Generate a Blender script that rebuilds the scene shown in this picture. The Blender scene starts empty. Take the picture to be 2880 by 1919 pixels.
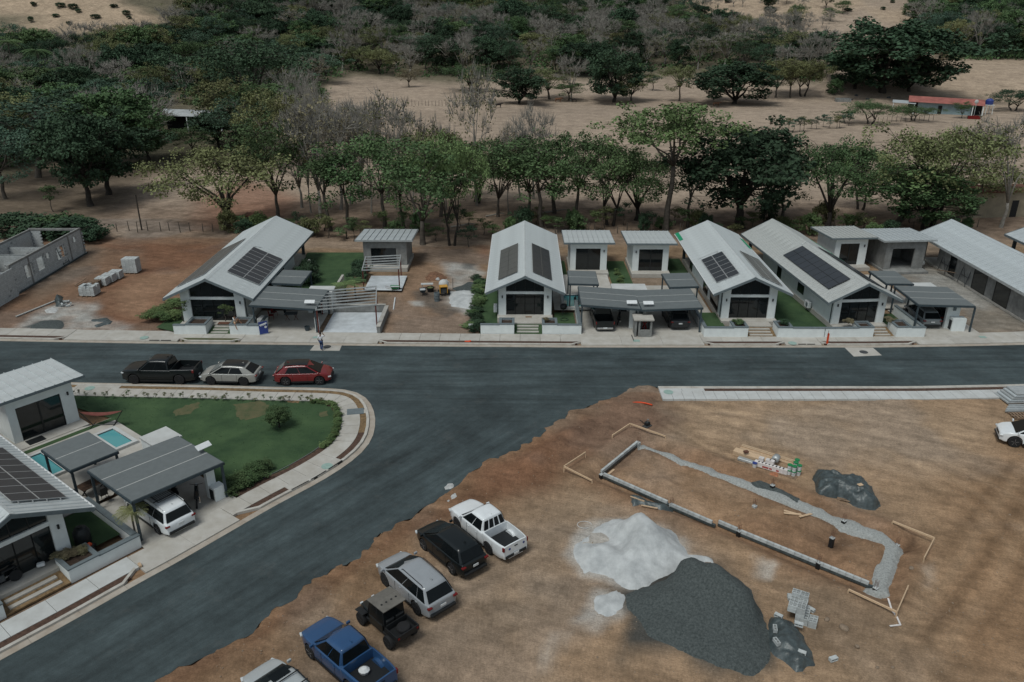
import bpy, bmesh, math, random
import numpy as np
from mathutils import Vector, Matrix
R = math.radians
random.seed(7)
S = bpy.context.scene
COL = S.collection
# ---------------------------------------------------------------- camera
F = 2230.0; CH = 28.5; PIT = math.atan(960 / F); PW, PH = 2880, 1919
cam = bpy.data.cameras.new('camera'); cam_o = bpy.data.objects.new('camera', cam); COL.objects.link(cam_o)
cam.sensor_width = 36; cam.lens = F / PW * 36; cam.clip_end = 4000; cam.clip_start = .5
cam_o.location = (0, 0, CH); cam_o.rotation_euler = (R(90) - PIT, 0, 0)
S.camera = cam_o
# ---------------------------------------------------------------- light: bright overcast
SUN_EL, SUN_AZ = 62.0, 218.0      # azimuth clockwise from +Y (north), where the light comes from
w = bpy.data.worlds.new('World'); S.world = w; w.use_nodes = True
nt = w.node_tree; bg = nt.nodes['Background']
sky = nt.nodes.new('ShaderNodeTexSky'); sky.sky_type = 'NISHITA'; sky.sun_disc = False
sky.sun_elevation = R(SUN_EL); sky.sun_rotation = R(SUN_AZ); sky.air_density = 1.0; sky.dust_density = 1.0; sky.ozone_density = 1.0
hs = nt.nodes.new('ShaderNodeHueSaturation'); hs.inputs['Saturation'].default_value = .42
tn = nt.nodes.new('ShaderNodeMix'); tn.data_type = 'RGBA'; tn.blend_type = 'MULTIPLY'; tn.inputs[0].default_value = 1; tn.inputs[7].default_value = (.935, 1.0, .985, 1)
nt.links.new(sky.outputs[0], hs.inputs['Color']); nt.links.new(hs.outputs[0], tn.inputs[6]); nt.links.new(tn.outputs[2], bg.inputs[0])
bg.inputs[1].default_value = .075
sl = bpy.data.lights.new('sun', 'SUN'); so = bpy.data.objects.new('sun', sl); COL.objects.link(so)
sl.energy = 1.5; sl.angle = R(22); sl.color = (.985, 1, .955)
dx, dy = math.sin(R(SUN_AZ)) * math.cos(R(SUN_EL)), math.cos(R(SUN_AZ)) * math.cos(R(SUN_EL))
so.rotation_euler = Vector((dx, dy, math.sin(R(SUN_EL)))).to_track_quat('Z', 'Y').to_euler(); so.location = (0, 0, 120)
S.view_settings.view_transform = 'Standard'; S.view_settings.look = 'None'
S.view_settings.exposure = 0.38; S.view_settings.gamma = 1
S.render.engine = 'CYCLES'; S.render.resolution_x = 1024; S.render.resolution_y = 682
# ---------------------------------------------------------------- photo pixel -> place
_c, _s = math.cos(PIT), math.sin(PIT)
REG = {'R1': (0, 580, .30612), 'R2': (400, 580, .30612), 'R3': (900, 580, .30612), 'R4': (1340, 580, .30612), 'R5': (1800, 580, .30612), 'R6': (2160, 580, .30612),
       'S1': (0, 960, .30612), 'S2': (0, 1400, .33103), 'S3': (600, 1400, .33103), 'S4': (600, 940, .30612), 'S5': (1200, 1060, .30612), 'S6': (1500, 1440, .306),
       'S7': (1920, 1160, .30612), 'S8': (2160, 1440, .306), 'T1': (0, 0, .40816), 'T2': (960, 0, .40816), 'T3': (1920, 0, .40816), 'T4': (2300, 950, .24649), 'T5': (1700, 1060, .2551)}
def rp(r, x, y): a, b, k = REG[r]; return a + x * k, b + y * k
def ray(x, y):
    u = (x - PW / 2) / F; v = (y - PH / 2) / F
    return Vector((u, _c - v * _s, -_s - v * _c))
def G(x, y, z=0.0):
    d = ray(x, y); t = (z - CH) / d.z; return d * t + Vector((0, 0, CH))
def PY(x, y, Y):
    d = ray(x, y); return d * (Y / d.y) + Vector((0, 0, CH))
def g(r, x, y, z=0.0): return G(*rp(r, x, y), z)
def gy(r, x, y, Y): return PY(*rp(r, x, y), Y)
# ---------------------------------------------------------------- mesh helper
class MB:
    def __init__(s): s.v = []; s.f = []
    def add(s, vs, fs):
        o = len(s.v); s.v += [tuple(v) for v in vs]; s.f += [tuple(i + o for i in f) for f in fs]; return s
    def box(s, c, d, rz=0.0, rx=0.0, ry=0.0):
        x, y, z = d[0] / 2, d[1] / 2, d[2] / 2
        m = Matrix.Translation(c) @ Matrix.Rotation(rz, 4, 'Z') @ Matrix.Rotation(ry, 4, 'Y') @ Matrix.Rotation(rx, 4, 'X')
        vs = [m @ Vector((i * x, j * y, k * z)) for k in (-1, 1) for j in (-1, 1) for i in (-1, 1)]
        return s.add(vs, [(0, 2, 3, 1), (4, 5, 7, 6), (0, 1, 5, 4), (2, 6, 7, 3), (0, 4, 6, 2), (1, 3, 7, 5)])
    def bx(s, x0, x1, y0, y1, z0, z1): return s.box(((x0 + x1) / 2, (y0 + y1) / 2, (z0 + z1) / 2), (x1 - x0, y1 - y0, z1 - z0))
    def bar(s, a, b, wd, ht=None):
        a, b = Vector(a), Vector(b); d = b - a; L = d.length; ht = ht or wd
        q = d.to_track_quat('X', 'Z').to_matrix().to_4x4(); m = Matrix.Translation((a + b) / 2) @ q
        x, y, z = L / 2, wd / 2, ht / 2
        vs = [m @ Vector((i * x, j * y, k * z)) for k in (-1, 1) for j in (-1, 1) for i in (-1, 1)]
        return s.add(vs, [(0, 2, 3, 1), (4, 5, 7, 6), (0, 1, 5, 4), (2, 6, 7, 3), (0, 4, 6, 2), (1, 3, 7, 5)])
    def tube(s, pts, rs, n=6, cap=True):
        pts = [Vector(p) for p in pts]; k = len(pts)
        if not isinstance(rs, (list, tuple)): rs = [rs] * k
        o = len(s.v); ref = None
        for i, p in enumerate(pts):
            t = (pts[min(i + 1, k - 1)] - pts[max(i - 1, 0)]).normalized()
            if ref is None: ref = t.orthogonal().normalized()
            u = (ref - t * ref.dot(t)); u = u.normalized() if u.length > 1e-4 else t.orthogonal().normalized(); ref = u; v = t.cross(u)
            for j in range(n):
                a = 2 * math.pi * j / n; s.v.append(tuple(p + (u * math.cos(a) + v * math.sin(a)) * rs[i]))
        for i in range(k - 1):
            for j in range(n):
                a = o + i * n + j; b = o + i * n + (j + 1) % n; s.f.append((a, b, b + n, a + n))
        if cap: s.f.append(tuple(o + j for j in range(n))[::-1]); s.f.append(tuple(o + (k - 1) * n + j for j in range(n)))
        return s
    def lathe(s, prof, c=(0, 0, 0), n=16, axis='Z'):
        o = len(s.v); c = Vector(c)
        for r, h in prof:
            for j in range(n):
                a = 2 * math.pi * j / n; x, y = r * math.cos(a), r * math.sin(a)
                p = Vector((x, y, h)) if axis == 'Z' else (Vector((x, h, y)) if axis == 'Y' else Vector((h, x, y)))
                s.v.append(tuple(c + p))
        for i in range(len(prof) - 1):
            for j in range(n):
                a = o + i * n + j; b = o + i * n + (j + 1) % n; s.f.append((a, b, b + n, a + n))
        s.f.append(tuple(o + j for j in range(n))[::-1]); s.f.append(tuple(o + (len(prof) - 1) * n + j for j in range(n)))
        return s
    def prism(s, poly, z0, z1):
        n = len(poly); o = len(s.v)
        s.v += [(p[0], p[1], z0) for p in poly] + [(p[0], p[1], z1) for p in poly]
        s.f.append(tuple(o + i for i in range(n))[::-1]); s.f.append(tuple(o + n + i for i in range(n)))
        for i in range(n): j = (i + 1) % n; s.f.append((o + i, o + j, o + n + j, o + n + i))
        return s
    def slab(s, q, t):   # four corners of the top face, thickness t downwards
        q = [Vector(p) for p in q]; o = [p - Vector((0, 0, t)) for p in q]
        return s.add(q + o, [(0, 1, 2, 3), (7, 6, 5, 4), (0, 4, 5, 1), (1, 5, 6, 2), (2, 6, 7, 3), (3, 7, 4, 0)])
    def mesh(s, name):
        me = bpy.data.meshes.new(name); me.from_pydata(s.v, [], s.f); me.update(); return me
    def build(s, name, mat, parent=None, smooth=False, loc=None, rz=0.0, bevel=0.0, fix=True):
        me = s.mesh(name)
        if fix:
            bm = bmesh.new(); bm.from_mesh(me); bmesh.ops.recalc_face_normals(bm, faces=bm.faces[:])
            if bevel: bmesh.ops.bevel(bm, geom=bm.edges[:], offset=bevel, segments=1, affect='EDGES', clamp_overlap=True)
            bm.to_mesh(me); bm.free()
        return link(name, me, mat, parent, smooth, loc, rz)
def link(name, me, mat, parent=None, smooth=False, loc=None, rz=0.0):
    if mat is not None:
        if isinstance(mat, str): mat = M[mat]
        if not me.materials: me.materials.append(mat)
    if smooth: me.polygons.foreach_set('use_smooth', [True] * len(me.polygons))
    o = bpy.data.objects.new(name, me); COL.objects.link(o); o.parent = parent
    if loc is not None: o.location = loc
    o.rotation_euler.z = rz
    return o
def tag(o, label, cat, group=None):
    o['label'] = label; o['category'] = cat
    if group: o['group'] = group
    return o
def thing(name, label, cat, loc=(0, 0, 0), rz=0.0, group=None):
    o = bpy.data.objects.new(name, None); o.empty_display_size = .2; COL.objects.link(o)
    o.location = loc; o.rotation_euler.z = rz
    return tag(o, label, cat, group)
def struct(o, kind='structure'): o['kind'] = kind; return o
KIDS = {}
def copy_tree(o, parent=None):
    c = o.copy(); COL.objects.link(c); c.parent = parent
    for ch in o.children: copy_tree(ch, c)
    return c
# ---------------------------------------------------------------- materials
M = {}
def mat(name, col, rough=.7, var=.12, scale=4.0, bump=0.0, bscale=None, metal=0.0, spec=.3, col2=None, detail=5.0, stretch=(1, 1, 1), coord='Object', rnd=0.0, coat=0.0):
    m = bpy.data.materials.new(name); m.use_nodes = True; n = m.node_tree.nodes; l = m.node_tree.links
    b = n['Principled BSDF']; b.inputs['Roughness'].default_value = rough; b.inputs['Metallic'].default_value = metal
    b.inputs['Specular IOR Level'].default_value = spec; b.inputs['Coat Weight'].default_value = coat
    tc = n.new('ShaderNodeTexCoord'); mp = n.new('ShaderNodeMapping'); mp.inputs['Scale'].default_value = stretch
    if coord == 'World':
        ge = n.new('ShaderNodeNewGeometry'); l.new(ge.outputs['Position'], mp.inputs[0])
    else: l.new(tc.outputs[coord], mp.inputs[0])
    nz = n.new('ShaderNodeTexNoise'); nz.inputs['Scale'].default_value = scale; nz.inputs['Detail'].default_value = detail; nz.inputs['Roughness'].default_value = .65
    l.new(mp.outputs[0], nz.inputs['Vector'])
    rp_ = n.new('ShaderNodeValToRGB'); c2 = col2 or tuple(c * (1 - var * 1.6) for c in col); c1 = col if col2 else tuple(min(1, c * (1 + var)) for c in col)
    rp_.color_ramp.elements[0].position = .32; rp_.color_ramp.elements[1].position = .68
    rp_.color_ramp.elements[0].color = (*c2, 1); rp_.color_ramp.elements[1].color = (*c1, 1)
    l.new(nz.outputs['Fac'], rp_.inputs[0]); out = rp_.outputs[0]
    if rnd:
        oi = n.new('ShaderNodeObjectInfo'); mr = n.new('ShaderNodeMapRange'); mr.inputs[3].default_value = 1 - rnd; mr.inputs[4].default_value = 1 + rnd
        l.new(oi.outputs['Random'], mr.inputs[0]); mx = n.new('ShaderNodeMix'); mx.data_type = 'RGBA'; mx.blend_type = 'MULTIPLY'; mx.inputs[0].default_value = 1
        cb = n.new('ShaderNodeCombineColor')
        for i in range(3): l.new(mr.outputs[0], cb.inputs[i])
        l.new(out, mx.inputs[6]); l.new(cb.outputs[0], mx.inputs[7]); out = mx.outputs[2]
    l.new(out, b.inputs['Base Color'])
    if bump:
        n2 = n.new('ShaderNodeTexNoise'); n2.inputs['Scale'].default_value = bscale or scale * 4; n2.inputs['Detail'].default_value = 6
        l.new(mp.outputs[0], n2.inputs['Vector']); bp = n.new('ShaderNodeBump'); bp.inputs['Strength'].default_value = bump; bp.inputs['Distance'].default_value = .05
        l.new(n2.outputs['Fac'], bp.inputs['Height']); l.new(bp.outputs[0], b.inputs['Normal'])
    M[name] = m; return m
def srgb(r, g_, b, k=1.0):
    f = lambda c: (c / 255 / 12.92 if c <= 10 else ((c / 255 + .055) / 1.055) ** 2.4) * k
    return (f(r), f(g_), f(b))
mat('white_wall', (.66, .69, .68), .8, .05, 1.5, .05, 30)
mat('grey_cap', (.13, .155, .165), .7, .1, 3)
mat('dark_steel', (.045, .062, .072), .5, .15, 3)
mat('roof_metal', (.45, .475, .475), .42, .07, 1.2, spec=.5, metal=.0)
mat('roof_metal_warm', (.39, .40, .385), .45, .08, 1.0, spec=.5)
mat('roof_new', (.42, .45, .46), .38, .08, .8, spec=.6)
mat('canopy_grey', (.128, .143, .145), .55, .06, 2.5)
mat('joint_light', (.42, .42, .40), .7, .1, 4)
mat('glass_dark', (.010, .013, .014), .06, .2, 2, spec=.5)
mat('interior', (.02, .02, .02), .9)
mat('frame_black', (.018, .02, .021), .45, .1, 4)
mat('concrete', (.44, .42, .385), .85, .13, 1.1, .15, 14, col2=(.35, .325, .285), rnd=.06, coord='World')
mat('concrete_white', (.50, .51, .50), .85, .12, .8, .1, 10, coord='World', col2=(.40, .40, .385))
mat('pour_white', (.56, .59, .61), .8, .14, .9, .1, 10, coord='World', col2=(.40, .42, .43))
mat('block', (.44, .46, .455), .92, .15, 4, .3, 30, rnd=.13)
mat('mortar', (.26, .275, .275), .95, .15, 3)
mat('raw_render', (.225, .225, .215), .92, .22, 1.3, .15, 12)
mat('kerb', (.47, .45, .41), .85, .12, 1.5, .1, 12, coord='World', col2=(.35, .32, .28))
mat('gutter', (.40, .36, .31), .85, .15, 1.2, .1, 12, coord='World', col2=(.30, .25, .20))
mat('mulch', (.085, .05, .036), .95, .3, 6, .5, 18, coord='World')
mat('dry_turf', (.19, .125, .065), .95, .3, 4, .4, 20, coord='World')
mat('galv', (.42, .44, .44), .4, .12, 3, spec=.5, metal=.3)
mat('primer_red', (.11, .028, .022), .6, .2, 4)
mat('solar', (.034, .040, .048), .28, .1, 5, spec=.35)
mat('solar_grey', (.105, .105, .10), .35, .1, 5, spec=.35)
mat('alu', (.50, .51, .51), .35, .05, 3, metal=.4)
mat('wood_new', (.56, .40, .26), .7, .18, 6, .1, 40, stretch=(1, 6, 6), rnd=.15)
mat('wood_old', (.22, .15, .10), .8, .25, 5, .1, 30, rnd=.2)
mat('wood_dark', (.07, .042, .028), .6, .25, 5)
mat('rubber', (.016, .016, .017), .85, .2, 10)
mat('black_plastic', (.014, .015, .016), .5, .1, 8)
mat('chrome', (.5, .5, .5), .2, .05, 4, metal=.9)
mat('rim_silver', (.28, .28, .29), .35, .1, 6, metal=.6)
mat('rim_black', (.03, .03, .032), .4, .1, 6)
mat('car_glass', (.007, .009, .010), .08, .1, 4, spec=.18)
mat('tail_red', (.14, .010, .010), .25, .1, 4)
mat('lamp_clear', (.5, .52, .53), .2, .05, 4)
mat('plate_white', (.55, .56, .56), .5, .1, 5)
mat('orange_plastic', (.62, .07, .018), .5, .12, 5)
mat('green_plastic', (.02, .19, .07), .5, .12, 5)
mat('blue_plastic', (.03, .05, .20), .5, .12, 5)
mat('yellow', (.48, .25, .04), .5, .2, 5)
mat('white_plastic', (.62, .63, .63), .5, .08, 5)
mat('paper_white', (.62, .58, .56), .7, .1, 5, rnd=.08)
mat('red_print', (.35, .06, .05), .7, .1, 5)
mat('tarp', (.055, .070, .072), .42, .3, 3.5, .6, 6, spec=.5)
mat('pool_tile', (.03, .20, .25), .4, .2, 6)
mat('lawn', (.058, .102, .042), .95, .3, .38, .6, 22, coord='World', col2=(.024, .052, .022), detail=9)
mat('lawn_dry', (.125, .108, .056), .95, .3, 1.6, .6, 22, coord='World', col2=(.062, .080, .036), detail=9)
mat('soil_pot', (.05, .033, .024), .95, .3, 6)
mat('skin', (.30, .16, .10), .6)
mat('skin_dark', (.16, .085, .055), .6)
mat('hair', (.012, .009, .008), .6)
mat('cloth_white', (.62, .63, .64), .8)
mat('denim', (.035, .06, .14), .8)
mat('green_paint', (.02, .26, .13), .55, .1, 2)
mat('red_roof', (.30, .105, .085), .7, .2, .6, .1, 5)
mat('blue_wall', (.24, .32, .34), .8, .15, .8)
mat('beige_wall', (.27, .23, .165), .85, .15, .8)
mat('manhole_green', (.26, .36, .32), .7, .1, 4)
mat('iron', (.06, .063, .065), .7, .2, 8)
mat('cow_brown', (.16, .07, .035), .8)
mat('cow_dark', (.025, .02, .018), .8)
mat('rust', (.13, .06, .04), .85, .3, 4)
# ---------------------------------------------------------------- terrain
rng = np.random.default_rng(5)
def vnoise(x, y, sc, seed=0):
    x = np.asarray(x, float) / sc; y = np.asarray(y, float) / sc
    xi = np.floor(x).astype(np.int64); yi = np.floor(y).astype(np.int64); fx = x - xi; fy = y - yi
    fx = fx * fx * (3 - 2 * fx); fy = fy * fy * (3 - 2 * fy)
    def h(a, b):
        n = (a * 374761393 + b * 668265263 + seed * 2147001) & 0x7fffffff
        n = ((n ^ (n >> 13)) * 1274126177) & 0x7fffffff
        return ((n ^ (n >> 16)) & 0xffff) / 65535.0
    return (h(xi, yi) * (1 - fx) + h(xi + 1, yi) * fx) * (1 - fy) + (h(xi, yi + 1) * (1 - fx) + h(xi + 1, yi + 1) * fx) * fy
def fbm(x, y, sc, seed=0, o=4):
    t = 0; a = .5; 
    for i in range(o): t = t + a * vnoise(x, y, sc / 2 ** i, seed + i * 17); a *= .5
    return t / (1 - .5 ** o)
def sstep(a, b, x): t = np.clip((np.asarray(x, float) - a) / (b - a), 0, 1); return t * t * (3 - 2 * t)
FX, FY = None, None
def terr(x, y):
    x = np.asarray(x, float); y = np.asarray(y, float)
    far = sstep(112, 180, y)
    z = far * (fbm(x, y, 60, 3) - .5) * 2.0
    # the land climbs to hills beyond the pasture; nearer on the left, a bare knoll top left
    e = 300 - 45 * sstep(-60, -160, x) - 10 * sstep(80, 180, x)
    up = np.maximum(0, y - e)
    z = z + up * .10 + (up / 150.) ** 2 * 11 * (.6 + .8 * fbm(x, y, 170, 9))
    z = z + 20 * np.exp(-(((x + 215) / 75) ** 2 + ((y - 440) / 80) ** 2))
    z = z + sstep(250, 400, y) * (fbm(x, y, 45, 21) - .5) * 7
    z = z + 5.0 * sstep(255, 300, y) * sstep(55, 90, x)
    return z
def terr1(x, y): return float(terr(np.array([x]), np.array([y]))[0])
_tt = np.concatenate([np.arange(60, 200, 2.0), np.arange(200, 420, 3.0), np.arange(420, 1500, 12.0)])
def T(x, y):
    d = ray(x, y); X, Y, Z = d.x * _tt, d.y * _tt, CH + d.z * _tt; e = Z - terr(X, Y); k = int(np.argmax(e < 0))
    if e[k] >= 0: k = len(_tt) - 1
    k = max(k, 1); f = e[k - 1] / (e[k - 1] - e[k] + 1e-9); t = _tt[k - 1] + (_tt[k] - _tt[k - 1]) * f
    p = d * float(t); return Vector((p.x, p.y, terr1(p.x, p.y)))
def poly(pts): return [(p.x, p.y) for p in pts]
def pxpoly(r, pts, z=0): return [(v.x, v.y) for v in (g(r, a, b, z) for a, b in pts)]
def gpoly(pts, z=0): return [(v.x, v.y) for v in (G(a, b, z) for a, b in pts)]
def sdist(x, y, pl):   # signed distance to a polygon, negative inside
    d = np.full(x.shape, 1e9); ins = np.zeros(x.shape, bool); n = len(pl)
    for i in range(n):
        ax, ay = pl[i]; bx_, by_ = pl[(i + 1) % n]; ex, ey = bx_ - ax, by_ - ay; L = ex * ex + ey * ey + 1e-12
        t = np.clip(((x - ax) * ex + (y - ay) * ey) / L, 0, 1)
        d = np.minimum(d, (x - ax - t * ex) ** 2 + (y - ay - t * ey) ** 2)
        c_ = ((ay > y) != (by_ > y)) & (x < ex * (y - ay) / (ey if abs(ey) > 1e-12 else 1e-12) + ax); ins ^= c_
    d = np.sqrt(d); return np.where(ins, -d, d)
# road outline (photo pixels on the ground plane)
KERB_FAR = [(-420, 950), (0, 959.6), (171, 962.6), (380, 966.3), (720, 969.4), (1059, 973.4), (1340, 976), (1620, 978), (1968, 978), (2198, 978), (2466, 978), (2700, 974.5), (2880, 970.3), (3300, 955)]
KERB_CORNER = [(-300, 1063), (196, 1076), (600, 1084), (771, 1089), (906, 1091.5), (967, 1094.6), (1007, 1102), (1034.7, 1120.6), (1051.5, 1151), (1057.6, 1185), (1050, 1231), (1025.5, 1267.5), (982.6, 1304), (906, 1353), (771, 1424), (720, 1454), (496, 1584), (410, 1630), (195, 1752), (0, 1858), (-240, 1990)]
KERB_RIGHT = [(1850, 1090.6), (2300, 1090.5), (2571, 1090.5), (2880, 1084.5), (3300, 1072)]
RAGGED = [(1822, 1087), (1761, 1088), (1738, 1108.5), (1702, 1126), (1628.6, 1158), (1567, 1188.6), (1490.8, 1240.6), (1454, 1262), (1371, 1298.8), (1344, 1320), (1316, 1344.7), (1292, 1369), (1230.6, 1409), (1200, 1427), (1176, 1443), (1116, 1479), (1024, 1549), (947.6, 1602), (871, 1648), (812, 1691), (759, 1734), (709, 1764), (653, 1794), (600, 1833.6), (420, 1940), (200, 2080)]
def wpath(p): return [G(a, b) for a, b in p]
def refine(p, step):
    o = []
    for a, b in zip(p, p[1:]):
        n = max(1, int((b - a).length / step))
        o += [a.lerp(b, i / n) for i in range(n)]
    return o + [p[-1]]
def smooth_path(p, step=.5, it=3):
    q = refine(p, step)
    for _ in range(it): q = [q[0]] + [(q[i - 1] + q[i] * 2 + q[i + 1]) / 4 for i in range(1, len(q) - 1)] + [q[-1]]
    return q
far_k = smooth_path(wpath(KERB_FAR)); cor_k = smooth_path(wpath(KERB_CORNER)); rig_k = smooth_path(wpath(KERB_RIGHT))
rag = refine(wpath(RAGGED), .25)
rag = [p + Vector((float(vnoise(p.x, p.y, .5, 4)) - .5 + (float(vnoise(p.x, p.y, 1.7, 5)) - .5) * 1.3, float(vnoise(p.x, p.y, .5, 6)) - .5 + (float(vnoise(p.x, p.y, 1.7, 7)) - .5) * 1.3, 0)) * .55 for p in rag]
road_poly = poly(far_k) + poly(rig_k[::-1]) + poly(rag) + poly(cor_k[::-1])
def offset(path, d):   # d > 0 to the left of travel
    o = []
    for i, p in enumerate(path):
        t = (path[min(i + 1, len(path) - 1)] - path[max(i - 1, 0)]); t.z = 0; t.normalize(); o.append(p + Vector((-t.y, t.x, 0)) * d)
    return o
# ---- ground sheet: one grid, finer near the camera
ys = np.concatenate([np.arange(14, 30, 1.2), np.arange(30, 56, .26), np.arange(56, 100, .36), np.arange(100, 130, .8), np.arange(130, 330, 2.6), np.arange(330, 700, 6), np.arange(700, 1500, 40)])
xs = np.concatenate([np.arange(-900, -190, 30), np.arange(-190, -75, 3.2), np.arange(-75, -48, 1.0), np.arange(-48, -14, .36), np.arange(-14, 38, .26), np.arange(38, 50, .36), np.arange(50, 75, 1.0), np.arange(75, 190, 3.2), np.arange(190, 930, 30)])
GX, GYY = np.meshgrid(xs, ys); gx = GX.ravel(); gyv = GYY.ravel()
gz = terr(gx, gyv)
wx = gx + (fbm(gx, gyv, 2.2, 31, 4) - .5) * 1.6; wy = gyv + (fbm(gx, gyv, 2.2, 77, 4) - .5) * 1.6
col = np.zeros((gx.size, 3)); base = np.array((.345, .262, .200)); col[:] = base
def paint(pl, c, feather=.6, k=1.0, warp=True, noise=0.0, nsc=3.0):
    global col
    d = sdist(wx if warp else gx, wy if warp else gyv, pl); a = 1 - sstep(-feather, feather, d)
    if noise: a = a * np.clip(1 - noise + noise * 2.2 * (fbm(gx, gyv, nsc, int(abs(pl[0][0]) * 7) % 97) - .22), 0, 1)
    a = (a * k)[:, None]; col = col * (1 - a) + np.array(c) * a
NEAR = [(-120, 10), (130, 10), (130, 98), (-120, 98)]
TAN = (.225, .150, .094); RED = (.185, .104, .064); REDL = (.21, .125, .078); GREY = (.34, .345, .34); DARK = (.095, .062, .042); SAND = (.26, .185, .125)
paint(NEAR, TAN, 3)
# pasture tints
m1 = fbm(gx, gyv, 30, 41)[:, None]; pf = sstep(98, 112, gyv)[:, None]
col = col * (1 - pf * .35 * (m1 - .3)) 
# ground under the tree rows and the left woods: leaf litter, browner
lit = sstep(96, 100, gyv) * (1 - sstep(112, 126, gyv)) * .75 + sstep(-20, -55, gx) * sstep(100, 125, gyv) * (1 - sstep(240, 300, gyv)) * .0
col = col * (1 - lit[:, None]) + np.array((.205, .140, .100)) * lit[:, None]
col = col * (1 - .30 * (sstep(.5, .66, fbm(gx, gyv, 1.3, 91)) * sstep(96, 100, gyv) * (1 - sstep(118, 130, gyv)))[:, None])
paint(gpoly([(-300, 690), (230, 645), (330, 570), (440, 490), (640, 450), (700, 420), (640, 330), (-400, 330)]), (.120, .090, .064), 4, .85)
paint(gpoly([(560, 640), (760, 640), (850, 560), (700, 500), (560, 560)]), (.25, .12, .075), 3, .7)
# lane behind the houses and the track to the left
LANE = [(-100, 690), (250, 672), (330, 662), (700, 668), (1000, 680), (1420, 676), (1420, 694), (1000, 702), (700, 690), (330, 684), (200, 705), (-100, 720)]
paint(gpoly(LANE), (.26, .19, .14), .7, .9)
paint(gpoly([(290, 675), (345, 640), (415, 575), (430, 578), (380, 640), (365, 672)]), (.27, .20, .15), 1.0, .9)
# left lot: red-brown soil with pale tracks and dust
paint(gpoly([(-300, 965), (-200, 700), (300, 668), (660, 668), (560, 780), (440, 950), (400, 965)]), (.19, .112, .072), 1.0)
paint(pxpoly('R1', [(820, 350), (2080, 350), (1500, 830), (1380, 1060), (1170, 1130), (860, 1040), (950, 720), (1290, 600), (1300, 420)]), (.175, .088, .052), 1.2, .95)
paint(pxpoly('R1', [(1000, 800), (1250, 640), (1900, 560), (1450, 850), (1350, 1030), (1050, 960)]), (.27, .16, .10), 1.6, .8)
paint(pxpoly('R1', [(240, 700), (760, 330), (960, 400), (800, 620), (560, 760), (300, 900)]), (.16, .12, .09), 1.2, .7)
paint(pxpoly('R1', [(330, 970), (560, 900), (880, 880), (860, 1010), (1180, 1090), (1180, 1140), (100, 1140), (240, 1050)]), (.36, .355, .34), .7, .9, noise=.75, nsc=1.6)
paint(pxpoly('R1', [(260, 1090), (350, 1050), (560, 1040), (590, 1090), (560, 1135), (300, 1135)]), (.07, .075, .075), .3, .95)
# lot between house one and the middle house
paint(pxpoly('R3', [(700, 380), (1560, 370), (1560, 480), (1440, 900), (1440, 1185), (560, 1185), (640, 800), (830, 640)]), (.235, .150, .098), .8)
paint(pxpoly('R3', [(1170, 520), (1470, 560), (1500, 700), (1490, 900), (1420, 1010), (1150, 960), (1180, 720)]), (.37, .365, .35), .8, .85, noise=.5, nsc=2)
paint(pxpoly('R3', [(1300, 530), (1450, 530), (1450, 590), (1330, 580)]), (.13, .13, .125), .5, .8)
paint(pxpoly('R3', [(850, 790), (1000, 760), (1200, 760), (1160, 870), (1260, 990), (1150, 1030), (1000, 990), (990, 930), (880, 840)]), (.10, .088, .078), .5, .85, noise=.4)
paint(pxpoly('R3', [(830, 880), (970, 870), (950, 920), (860, 910)]), (.38, .375, .36), .4, .8)
paint(pxpoly('R3', [(1480, 370), (1560, 380), (1560, 500), (1500, 480)]), (.25, .13, .085), .8, .8)
# unfinished lot on the right
paint(pxpoly('R6', [(1050, 590), (1400, 470), (1560, 560), (2400, 1040), (2400, 1150), (1880, 1140), (1800, 960), (1300, 740)]), (.23, .215, .195), 1.0, .95, noise=.35)
paint(pxpoly('R6', [(1880, 930), (2300, 1040), (2400, 1160), (1870, 1160)]), (.20, .155, .11), .8, .7)
paint(pxpoly('R6', [(1250, 620), (1700, 640), (2100, 850), (2000, 960), (1700, 850)]), (.36, .36, .35), 1.2, .5, noise=.6)
# building lot in front: tan with reddish shoulders and grey patches
paint(gpoly([(1830, 1100), (3000, 1090), (3200, 1500), (2900, 2000), (1400, 2000), (1200, 1500), (1500, 1250)]), (.305, .222, .150), 2.5, .9)
paint(gpoly([(1740, 1105), (1850, 1095), (1920, 1180), (1720, 1270), (1600, 1340), (1560, 1400), (1400, 1420), (1200, 1500), (1050, 1560), (900, 1660), (640, 1860), (500, 1960), (380, 1960), (700, 1770), (1020, 1550), (1280, 1370), (1480, 1250)]), RED, 1.6, .92)
paint(gpoly([(1330, 1330), (1400, 1290), (1540, 1250), (1640, 1180), (1680, 1190), (1560, 1300), (1500, 1360), (1400, 1390)]), (.185, .100, .062), 1.2, .7)
paint(gpoly([(1500, 1420), (1700, 1380), (1760, 1430), (1640, 1560), (1560, 1720), (1400, 1800), (1330, 1700), (1440, 1560)]), (.25, .20, .152), 3, .7)
paint(gpoly([(700, 1960), (850, 1800), (1150, 1640), (1400, 1560), (1480, 1700), (1300, 1960)]), (.255, .195, .14), 3, .75)
paint(gpoly([(1150, 1960), (1350, 1760), (1600, 1830), (2200, 1890), (2250, 1960)]), (.34, .245, .165), 2.5, .7)
paint(gpoly([(2200, 1560), (2520, 1720), (2520, 1800), (2300, 1810), (2200, 1700)]), (.16, .128, .098), 2, .6)
paint(gpoly([(2680, 1360), (2900, 1180), (3100, 1400), (3000, 1900), (2700, 1900), (2600, 1700)]), (.26, .168, .100), 2.5, .8)
paint(gpoly([(1900, 1140), (2500, 1120), (2840, 1180), (2700, 1330), (2300, 1290), (2000, 1230)]), (.36, .275, .195), 3, .7)
paint(pxpoly('T5', [(860, 450), (1800, 500), (2200, 700), (1700, 760), (1000, 640)]), (.37, .285, .205), 3, .6)
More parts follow.
